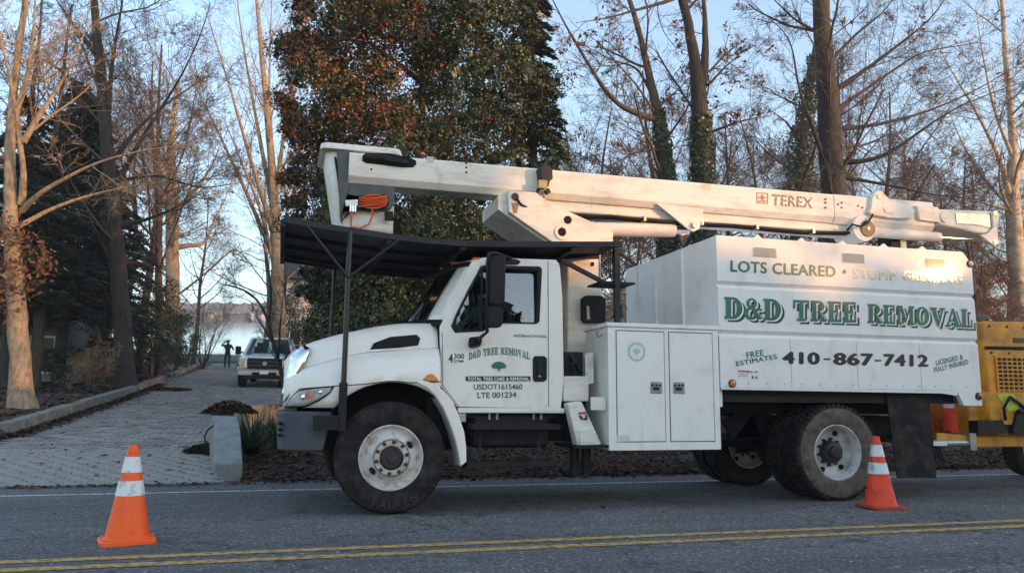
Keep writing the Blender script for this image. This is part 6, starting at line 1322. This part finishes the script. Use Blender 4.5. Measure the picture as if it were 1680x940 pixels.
for py, xl, xr in outline:
    for k in range(74):
        u = rg.uniform(0, 1); q = py + rg.uniform(-55, 55); wb = lambda s_: 26 * math.sin(q * .043 + s_) + 18 * math.sin(q * .11 + 2 * s_) + 12 * math.sin(q * .27 + s_); xa, xb = xl + 6 + wb(1.0), xr - 6 + wb(2.6); px = xa + (xb - xa) * u
        y = hy0 + (rg.uniform(-1, 1) * 2.4) * math.sqrt(max(.05, 1 - (2 * u - 1) ** 2)) - (.8 if rg.random() < .5 else 0)
        p = at(px, q, y); hc.append((p.x, p.y, p.z, rg.uniform(.30, .46 + .26 * min(1, 6 * u * (1 - u)))))
    for k in range(9):                                   # sprays that break the outline
        s_ = rg.choice([-1, 1]); px = xl if s_ < 0 else xr; q = py + rg.uniform(-50, 50); y = hy0 + rg.uniform(-1.2, 1.0); a_ = rg.uniform(-.5, .9); n_s = rg.integers(1, 4)
        for i_ in range(n_s): p = at(px + s_ * (2 + 12 * i_) * math.cos(a_), q - 12 * i_ * math.sin(a_), y); hc.append((p.x, p.y, p.z, rg.uniform(.18, .34)))
zb = g1(hx0, hy0)
htr = [([(hx0, hy0, zb - .1), (hx0 + .1, hy0, 3), (hx0, hy0, 6), (hx0 + .1, hy0, 10)], [.24, .2, .14, .05])]
for k in range(16):
    a = rg.uniform(0, 2 * math.pi); z = rg.uniform(1.6, 9); L_ = rg.uniform(1.6, 3.0); htr.append(([(hx0, hy0, z), (hx0 + .5 * L_ * math.cos(a), hy0 + .5 * L_ * math.sin(a), z + .5), (hx0 + L_ * math.cos(a), hy0 + L_ * math.sin(a), z + .9)], [.07, .045, .015]))
holly, C = leafy('holly_tree', 'huge dense holly tree with red berries towering behind the cab', hc, 260000, 'holly', 42, .042, .55, trunk=htr)
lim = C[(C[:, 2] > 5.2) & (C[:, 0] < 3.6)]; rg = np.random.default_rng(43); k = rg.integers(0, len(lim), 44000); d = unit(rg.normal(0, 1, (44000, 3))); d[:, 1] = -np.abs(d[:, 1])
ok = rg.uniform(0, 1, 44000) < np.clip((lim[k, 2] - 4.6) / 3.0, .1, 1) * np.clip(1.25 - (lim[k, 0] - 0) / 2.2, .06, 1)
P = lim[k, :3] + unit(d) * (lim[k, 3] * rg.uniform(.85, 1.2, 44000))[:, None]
V, F = leaf_quads(P[ok], np.full(ok.sum(), .045), rg, .5); mesh_np('reddish_sun_tint', V, F, M['holly_sun_tint'], holly)  # reddish leaves on the upper left paint in the warm sun there
bsp = P[ok][::3]; cl = np.repeat(bsp[:600], 7, 0) + rg.normal(0, .045, (min(600, len(bsp)) * 7, 3)); oct_ = np.array([(1, 0, 0), (-1, 0, 0), (0, 1, 0), (0, -1, 0), (0, 0, 1), (0, 0, -1)]) * .016
V = (cl[:, None] + oct_[None]).reshape(-1, 3); f8 = np.array([(0, 2, 4), (2, 1, 4), (1, 3, 4), (3, 0, 4), (2, 0, 5), (1, 2, 5), (3, 1, 5), (0, 3, 5)]); mesh_np('berries', V, (f8[None] + 6 * np.arange(len(cl))[:, None, None]).reshape(-1, 3), M['berry'], holly)
rg = np.random.default_rng(44); k = rg.integers(0, len(C), 30000); P = C[k, :3] + unit(rg.normal(0, 1, (30000, 3))) * (C[k, 3] * rg.uniform(0, .5, 30000))[:, None]
V, F = leaf_quads(P, np.full(30000, .11), rg, .6); mesh_np('inner_foliage', V, F, M['shrub'], holly)
# --- conifers
def conifer(name, label, x, y, h, rbase, seed, nb=150, z0=1.0, m='hemlock', spray=11, droop=.35, group=None, size=.13, xw=1.0):
    rg = np.random.default_rng(seed); zb = g1(x, y); root = tag(node(name, (x, y, zb)), label, 'tree', group)
    V, F = tubes(np.array([[(x, y, zb - .1), (x + .05, y, zb + h * .4), (x, y, zb + h)]]), np.array([[.26, .16, .02]]) * h / 12, 10); mesh_np('trunk', V, F, M['bark_dark'], root, smooth=180)
    t = np.sort(rg.uniform(0, 1, nb)); z = zb + z0 + (h - z0) * t; a = rg.uniform(0, 2 * np.pi, nb); L_ = rbase * (1 - t) ** .8 * rg.uniform(.7, 1.15, nb) + .3; K = 12; u = np.linspace(0, 1, K)
    B = np.zeros((nb, K, 3)); B[:, :, 0] = x + np.cos(a)[:, None] * L_[:, None] * u * xw; B[:, :, 1] = y + np.sin(a)[:, None] * L_[:, None] * u; B[:, :, 2] = z[:, None] + L_[:, None] * (.12 * u - droop * u ** 2)
    V, F = tubes(B, (.02 + .012 * L_)[:, None] * np.linspace(1, .25, K)[None] * .6, 4); bo = mesh_np('boughs', V, F, M['bark_dark'], root)
    N = nb * K * spray; k = np.repeat(np.arange(nb), K * spray); uu = rg.uniform(.12, 1.0, N); i = uu * (K - 1); i0 = np.clip(i.astype(int), 0, K - 2); w = (i - i0)[:, None]; P = B[k, i0] * (1 - w) + B[k, i0 + 1] * w
    out = np.stack([np.cos(a[k]), np.sin(a[k]), 0 * uu], -1); sd = np.stack([-np.sin(a[k]), np.cos(a[k]), 0 * uu], -1); s = rg.choice([-1, 1], N)[:, None] * rg.uniform(.3, 1, (N, 1)); lat = (.32 * L_[k] * (1.05 - uu))[:, None] * s
    P = P + sd * lat + out * np.abs(lat) * .5 + np.stack([0 * uu, 0 * uu, -np.abs(lat[:, 0]) * .25 + rg.normal(0, .03, N)], -1)
    d = unit(out * .7 + sd * s + rg.normal(0, .25, (N, 3)) + np.array([0, 0, -.25])); nn = unit(rg.normal(0, .5, (N, 3)) + np.array([0, 0, 1.0])); b = unit(np.cross(d, nn)); q = (size * rg.uniform(.6, 1.4, N))[:, None]
    V = np.stack([P - d * q, P + b * q * .22, P + d * q, P - b * q * .22], 1).reshape(-1, 3); mesh_np('needles', V, np.arange(4 * N).reshape(-1, 4), M[m], root)
pA = at(95, 620, 24); conifer('hemlock_tree', 'large dark hemlock with drooping boughs left of the tall dark trunk', pA.x, 24, 11, 3.3, 51, 300, 2.2, spray=12)
pB = at(5, 620, 21); conifer('hemlock_tree', 'dark hemlock behind the pale-barked kerb tree', pB.x, 21, 9.5, 2.6, 52, 190, 3.2, spray=9)
pC = at(165, 620, 30); conifer('hemlock_tree', 'smaller dark hemlock right behind the tall dark trunk', pC.x, 30, 9, 2.8, 53, 210, .8, spray=10)
pD = at(872, 500, 13); conifer('spruce_tree', 'narrow dark spruce against the right side of the holly', pD.x, 13, 12.5, 1.5, 54, 300, .6, spray=11, droop=.5, size=.11)
# --- shrubs
def shrub(label, px, py, Yb, w, h, n, seed, m='shrub', size=.045, name='evergreen_shrub'):
    rg = np.random.default_rng(seed); p = at(px, py, Yb); z0 = g1(p.x, Yb); cl_ = []
    for k in range(max(12, int(26 * w * h / 3))):
        a = rg.uniform(0, 2 * math.pi); t = rg.uniform(0, 1); r_ = .5 * w * math.sqrt(rg.uniform(0, 1)) * (1 - .45 * t ** 2); cl_.append((p.x + r_ * math.cos(a), Yb + r_ * math.sin(a), z0 + .15 * h + .8 * h * t, rg.uniform(.16, .3) * min(1.4, .6 + h / 3)))
    st = [([(p.x, Yb, z0 - .05), (p.x + rg.normal(0, .2) * w, Yb + rg.normal(0, .1) * w, z0 + h * .45), (p.x + rg.normal(0, .3) * w, Yb + rg.normal(0, .2) * w, z0 + h * .85)], [.045, .03, .012]) for _ in range(5)]
    return leafy(name, label, cl_, n, m, seed + 1, size, .5, 'shrub', None, st, 'bark_dark', .3)
shrub('tall dark evergreen shrub right of the tall dark trunk', 250, 600, 27, 2.4, 4.2, 9000, 61)
shrub('dark evergreen shrub below the pale crooked tree', 285, 600, 36, 2.6, 3.2, 7000, 63)
shrub('low dark shrub between the hemlock trunks', 120, 600, 23, 2.6, 1.5, 5000, 65)
shrub('dark evergreen bush in front of the white house', 520, 560, 27, 2.2, 3.4, 8000, 67)
shrub('dark round bush over the pickup roof beside the white house', 470, 500, 34, 1.6, 4.6, 6000, 69)
shrub('low holly shrub under the cab guard', 585, 560, 13.5, 3.2, 3.4, 16000, 71, 'holly')
shrub('dense evergreen shrub behind the cab and tool cabinet', 960, 560, 10.5, 3.2, 2.2, 8000, 73, 'holly')
shrub('evergreen shrub behind the wood chipper', 1655, 600, 13, 3.5, 2.4, 9000, 75)
def twig_bush(label, px, py, Yb, h, seed, leaves=0, tw='twig_warm'):
    p = at(px, py, Yb); rg = np.random.default_rng(seed); lb = []
    for k in range(7):
        a = rg.uniform(0, 2 * math.pi); pts = [np.array((p.x + rg.normal(0, .1), Yb + rg.normal(0, .1), g1(p.x, Yb) - .05))]; d = np.array([.35 * math.cos(a), .35 * math.sin(a), 1.0])
        for s in range(5): d = unit(d + rg.normal(0, .12, 3)); pts.append(pts[-1] + d * h * .2)
        lb.append(([tuple(q) for q in pts], list(np.linspace(.03, .008, 6) * h / 3)))
    bare_tree('twiggy_bush', label, lb, seed + 1, 'bark_grey', tw, dict(m1=6, m2=5, m3=4, m4=2, l1=.45, t1=(.2, 1)), 'leafless bushes', leaves, .06, cat='bush')
twig_bush('bare twiggy bush at the lake end of the driveway', 330, 600, 44, 4.6, 81)
twig_bush('low bare bush left of the person', 300, 615, 40, 3.2, 83)
twig_bush('brown-leaved bush below the hemlocks by the kerb', 150, 640, 20, 1.5, 85, 700)
twig_bush('brown brushy bush behind the wood chipper', 1625, 600, 15, 3.0, 87, 500)
twig_bush('bare brush behind the front wall of the chip body', 1060, 430, 13, 3.6, 89, 150)

# yucca in the bed beside the wing wall
def yucca(label, x, y, seed, n=150, s=1.0):
    rg = np.random.default_rng(seed); z = g1(x, y) + .02; root = tag(node('yucca', (x, y, z)), label, 'plant')
    K = 5; V = []; F = []
    for k in range(n):
        a = rg.uniform(0, 2 * math.pi); e = rg.uniform(.15, 1.35); L_ = s * rg.uniform(.45, .8); w = .018 * s; pts = []
        d = np.array([math.cos(a) * math.cos(e), math.sin(a) * math.cos(e), math.sin(e)]); p = np.array([x, y, z]) + rg.normal(0, .04, 3) * np.array([1, 1, 0]); sd = np.array([-math.sin(a), math.cos(a), 0])
        b = len(V)
        for i in range(K):
            ww = w * (1 - (i / (K - 1)) ** 2) + .001; V += [p - sd * ww, p + sd * ww]; p = p + d * L_ / (K - 1); d = unit(d + np.array([0, 0, -.12]) * rg.uniform(.3, 1.4))
        F += [(b + 2 * i, b + 2 * i + 1, b + 2 * i + 3, b + 2 * i + 2) for i in range(K - 1)]
    mesh_np('blades', np.array(V), np.array(F), M['yucca'], root)
    MB().cyl((x, y, z - .05), (x, y, z + .08), .06, .04, 8).build('crown', M['bark_dark'], root)
yucca('spiky green yucca beside the wing wall', -1.42, 6.2, 91, 190, 1.05)
yucca('second spiky yucca close to the truck bumper', -.95, 6.7, 92, 150, .95)
yucca('small yucca farther back in the planting bed', -1.2, 8.3, 93, 110, .8)

# ------------------------------------------------------------------ houses among the trees
M['siding'] = mat('blue_grey_siding', (0.17, 0.20, 0.235), 0.7, var=.2, vscale=4)
M['white_siding'] = mat('white_siding', (0.62, 0.60, 0.57), 0.7, var=.2, vscale=4)
M['grey_siding'] = mat('grey_siding', (0.27, 0.30, 0.32), 0.7, var=.2, vscale=4)
M['trim'] = mat('white_trim', (0.66, 0.66, 0.65), 0.6)
M['shingle'] = mat('roof_shingle', (0.07, 0.068, 0.07), 0.9, var=.4, vscale=8)
M['brick'] = mat('brick_red', (0.20, 0.085, 0.06), 0.9, var=.4, vscale=10)
def house(label, x0, x1, y0, y1, z0, z1, rh, m, wins, step=.14, chim=None):
    h = tag(node('house', ((x0 + x1) / 2, y0, z0)), label, 'house')
    MB().box(x0 + .03, x1 - .03, y0 + .03, y1 - .03, z0, z1).build('wall', M[m], h)
    s = MB(); z = z0 + .2
    while z < z1 - .02:
        for a, b, fx in ((x0, x1, 0),):
            s.add([(x0, y0 - .012, z), (x1, y0 - .012, z), (x1, y0 + .012, z + step), (x0, y0 + .012, z + step), (x0, y0 + .028, z), (x1, y0 + .028, z)], [(0, 1, 2, 3), (0, 4, 5, 1)])
            s.add([(x1 + .012, y0, z), (x1 + .012, y1, z), (x1 - .012, y1, z + step), (x1 - .012, y0, z + step), (x1 - .028, y0, z), (x1 - .028, y1, z)], [(0, 1, 2, 3), (0, 4, 5, 1)])
            s.add([(x0 - .012, y0, z), (x0 - .012, y1, z), (x0 + .012, y1, z + step), (x0 + .012, y0, z + step), (x0 + .028, y0, z), (x0 + .028, y1, z)], [(0, 3, 2, 1), (0, 1, 5, 4)])
        z += step
    tag(s.build('clapboards', M[m], h), None, kind='stuff')
    for a, b in ((x0, y0), (x1, y0), (x1, y1)): MB().box(a - .07, a + .07, b - .05, b + .09, z0, z1).build('corner_board', M['trim'], h)
    MB().side([(y0 - .45, z1), (y1 + .45, z1), ((y0 + y1) / 2, z1 + rh)], x0 - .4, x1 + .4).build('roof', M['shingle'], h)
    for (a, b, c, d, face) in wins:
        if face == 'f':
            w = MB().box(a - .08, b + .08, y0 - .05, y0 + .0, c - .08, d + .08).build('window', M['trim'], h)
            MB().box(a, b, y0 - .056, y0 - .05, c, (c + d) / 2 - .02).build('pane', M['hub'], w); MB().box(a, b, y0 - .056, y0 - .05, (c + d) / 2 + .02, d).build('pane', M['hub'], w)
        else:
            w = MB().box(x1, x1 + .05, a - .08, b + .08, c - .08, d + .08).build('window', M['trim'], h)
            MB().box(x1 + .05, x1 + .056, a, b, c, (c + d) / 2 - .02).build('pane', M['hub'], w); MB().box(x1 + .05, x1 + .056, a, b, (c + d) / 2 + .02, d).build('pane', M['hub'], w)
    if chim: MB().box(*chim).build('chimney', M['brick'], h)
    return h
pL = at(100, 640, 25.0); zL = g1(0, 25)
house('blue-grey clapboard house behind the pale-barked kerb tree', pL.x - 8.2, pL.x, 25.0, 33, zL - .4, zL + 3.1, 2.4, 'siding', [(pL.x - 1.05, pL.x - .35, zL + .5, zL + 1.7, 'f'), (pL.x - 4.2, pL.x - 3.2, zL + .9, zL + 2.2, 'f')])
MB_ = MB().tube([(at(3, 640, 24.6).x, 24.7, zL + 3.0), (at(3, 640, 24.6).x, 24.7, zL + .3), (at(8, 640, 24.6).x, 24.4, zL + .1)], .06, 8); MB_.build('downspout', M['trim'], bpy.data.objects['house'])
pW = at(468, 560, 38); zW = g1(0, 38)
house('white house partly hidden by the holly, right of the lake view', pW.x, pW.x + 9, 38, 46, zW - .3, zW + 5.2, 2.6, 'white_siding', [(pW.x + .25, pW.x + .75, zW + .9, zW + 2.3, 'f'), (pW.x + 2.5, pW.x + 3.4, zW + .9, zW + 2.3, 'f')], .16)
pR = at(1600, 560, 31); pR2 = at(1626, 560, 31); zR = g1(0, 31) + .4
hR = house('grey clapboard house corner with porch rail behind the wood chipper', pR2.x - 7, pR2.x, 31, 39, zR - 1, zR + 4.6, 2.5, 'grey_siding', [(pR2.x - 1.6, pR2.x - .9, zR + 1.6, zR + 2.9, 'f')])
pr = MB()
for k in range(14): pr.box(pR2.x + .1 + k * .22, pR2.x + .13 + k * .22, 30.2, 30.23, zR + 1.1, zR + 1.95)
pr.build('porch_balusters', M['trim'], hR); MB().box(pR2.x, pR2.x + 3.2, 30.17, 30.26, zR + 1.95, zR + 2.02).build('porch_rail', M['trim'], hR); MB().box(pR2.x, pR2.x + 3.2, 30.1, 32, zR + .95, zR + 1.1).build('porch_deck', M['grey_siding'], hR)

# ------------------------------------------------------------------ fallen leaves and other small stuff
def litter(name, label, pts_fn, n, seed, size=.055, lift=.02, pile=0.0):
    rg = np.random.default_rng(seed); P = pts_fn(rg, n); P[:, 2] += lift + rg.uniform(0, .02 + pile, len(P)); nn = np.tile(np.array([0, 0, 1.0]), (len(P), 1))
    V, F = leaf_quads(P, size * rg.uniform(.5, 1.5, len(P)), rg, .62, nn, .38); return tag(mesh_np(name, V, F, M['leaf_litter']), label, kind='stuff')
def rect(x0, x1, y0, y1, dens=None):
    def f(rg, n):
        x = rg.uniform(x0, x1, n); y = y0 + (y1 - y0) * rg.uniform(0, 1, n) ** 1.3; return np.stack([x, y, G(x, y)], -1)
    return f
litter('leaf_litter', 'brown fallen leaves covering the ground behind the truck', rect(-1.45, 16, 3.45, 9), 46000, 401, .034, .0, .03)
litter('leaf_litter', 'brown fallen leaves on the slope behind the wood chipper', rect(5, 26, 8, 18), 18000, 402, .05, .05, .05)
litter('leaf_litter', 'fallen leaves on the wooded ground left of the kerb', rect(-14, -5.85, 8, 30), 12000, 403, .06, .12, .04)
def kerb_leaves(rg, n):
    y = rg.uniform(7, 26, n); x = np.interp(y, [7, 9, 13, 18, 26], [-6.6, -5.6, -5.5, -5.43, -5.5]) + np.abs(rg.normal(0, .16, n)); return np.stack([x, y, G(x, y)], -1)
litter('leaf_litter', 'strip of brown leaves drifted along the foot of the kerb', kerb_leaves, 6500, 404, .036, .01, .05)
def blob(cx, cy, r, h):
    def f(rg, n):
        a = rg.uniform(0, 2 * np.pi, n); q = r * np.sqrt(rg.uniform(0, 1, n)); x = cx + q * np.cos(a); y = cy + q * np.sin(a); return np.stack([x, y, G(x, y) + h * np.maximum(0, 1 - (q / r) ** 2) * rg.uniform(.2, 1, n)], -1)
    return f
b1 = on_ground(335, 742); litter('leaf_litter', 'small heap of leaves left of the wing wall', blob(b1.x + .05, b1.y, .36, .12), 2200, 405, .032)
b2 = at(377, 672, 6.6); litter('leaf_litter', 'heap of leaves on top of the wing wall', lambda rg, n: np.stack([(lambda a, q: (b2.x + .45 * q * np.cos(a)))(A := rg.uniform(0, 6.28, n), Q := np.sqrt(rg.uniform(0, 1, n))), 6.7 + .5 * Q * np.sin(A), .80 + .22 * (1 - Q ** 2) * rg.uniform(.3, 1, n)], -1), 2400, 406, .032)
b3 = on_ground(275, 640); litter('leaf_litter', 'patch of leaves in the middle of the driveway', blob(b3.x, b3.y, .8, .05), 700, 407, .06)
rgp = np.random.default_rng(408)
def sparse(rg, n):
    x = rg.uniform(-5.5, -2, n); y = 3.6 + 20 * rg.uniform(0, 1, n) ** 1.5; return np.stack([x, y, G(x, y)], -1)
litter('leaf_litter', 'single fallen leaves scattered over the pavers', sparse, 160, 409, .04, .012)
def edge(rg, n):
    x = rg.uniform(-8, 14, n); y = 3.36 - np.abs(rg.normal(0, .16, n)) ; return np.stack([x, y, 0 * x], -1)
litter('leaf_litter', 'fallen leaves gathered along the far edge of the road', edge, 1500, 410, .034, .008)
def strewn(rg, n): x = rg.uniform(-8, 12, n); y = rg.uniform(-6, 3.2, n); return np.stack([x, y, 0 * x], -1)
litter('leaf_litter', 'a few stray leaves lying on the asphalt road', strewn, 70, 411, .03, .008)
# black hose end sticking out by the wing wall
hb = [at(337, 730, 5.2), at(336, 716, 5.2), at(340, 706, 5.25), at(347, 700, 5.3), at(351, 697, 5.35)]
tag(MB().tube(hb, .012, 6).build('drain_pipe', M['gasket'], None, smooth=60), 'thin black pipe curving out of the leaf heap by the wing wall', 'pipe')

# ------------------------------------------------------------------ across the road, behind the camera: unseen houses and trees added to shade the street from the low sun
house('unseen white clapboard house added behind the camera, its long low roof shading the truck', 16.4, 28.4, -30, -22, -.3, 4.6, 3.2, 'white_siding', [(20, 21, 1, 2.4, 'f')], .2)
house('unseen grey clapboard house added behind the camera for shade, right-hand neighbour', 31.4, 58, -31, -22.5, -.3, 4.6, 3.3, 'grey_siding', [(36, 37, 1, 2.4, 'f')], .2)  # gap between the added houses shaped to let sun reach the chip body
def screen_tree(label, x, y, w, h, n, seed, size=.28):
    rg = np.random.default_rng(seed); cl_ = []
    for k in range(120):
        t = rg.uniform(0, 1); a = rg.uniform(0, 2 * math.pi); q = w * .5 * math.sqrt(rg.uniform(0, 1)) * (1 - .7 * t ** 1.6); cl_.append((x + q * math.cos(a), y + q * math.sin(a), .6 + (h - .9) * t, rg.uniform(.5, .9)))
    leafy('shade_cedar', label, cl_, n, 'hemlock', seed + 1, size, .5, 'tree', None, [([(x, y, -.1), (x, y, h * .5), (x, y, h)], [.3, .2, .04])], 'bark_dark', .2)  # unseen foliage mass added to block the low sun
screen_tree('unseen tall dense cedar added across the road to shade the pickup', 41, -19, 7.5, 14.5, 9000, 509)
screen_tree('unseen tall dense cedar added for shade across the road, nearest the white house', 18.9, -19.5, 4.6, 8.7, 9000, 501)
screen_tree('unseen second dense cedar added for shade across the road', 14.6, -18.5, 5.0, 8.6, 9000, 503)
screen_tree('unseen third dense cedar added for shade across the road', 10.2, -17.5, 5.0, 8.4, 8500, 505)
screen_tree('unseen broad dense cedar added for shade across the road, farthest from the houses', 5.4, -17.0, 5.0, 8, 8000, 507)
for i, (x, y, h, lab) in enumerate(((33.5, -20, 11, 'unseen bare tree added across the road to dapple the sun, between the two houses'), (27.5, -18, 12, 'unseen bare tree added across the road to dapple the sun, before the grey house'), (23.5, -16.5, 12, 'unseen bare tree added across the road to dapple the sun, before the white house'), (36.5, -18, 13, 'unseen bare tree added across the road to dapple the sun, past the grey house door'))):
    bare_tree('bare_tree', lab, auto_limbs(x, y, h, .2, np.random.default_rng(520 + i), 9), 530 + i, 'bark_grey', 'twig', dict(m1=6, m2=6, m3=5, m4=2, l1=.45))  # unseen trees added so their twigs soften the sun

# ------------------------------------------------------------------ evening haze over the lake
hz = MB().box(-515, 715, -135, 775, -45, 120)
hzm = bpy.data.materials.new('haze'); hzm.use_nodes = True; nt = hzm.node_tree; nt.nodes.clear()
ho = nt.nodes.new('ShaderNodeOutputMaterial'); hv = nt.nodes.new('ShaderNodeVolumePrincipled'); hv.inputs['Density'].default_value = 0.0010; hv.inputs['Color'].default_value = (0.95, 0.93, 0.92, 1); hv.inputs['Anisotropy'].default_value = 0.2
nt.links.new(hv.outputs[0], ho.inputs['Volume'])
tag(hz.build('haze', hzm), 'thin evening haze over the lake and street', kind='stuff')
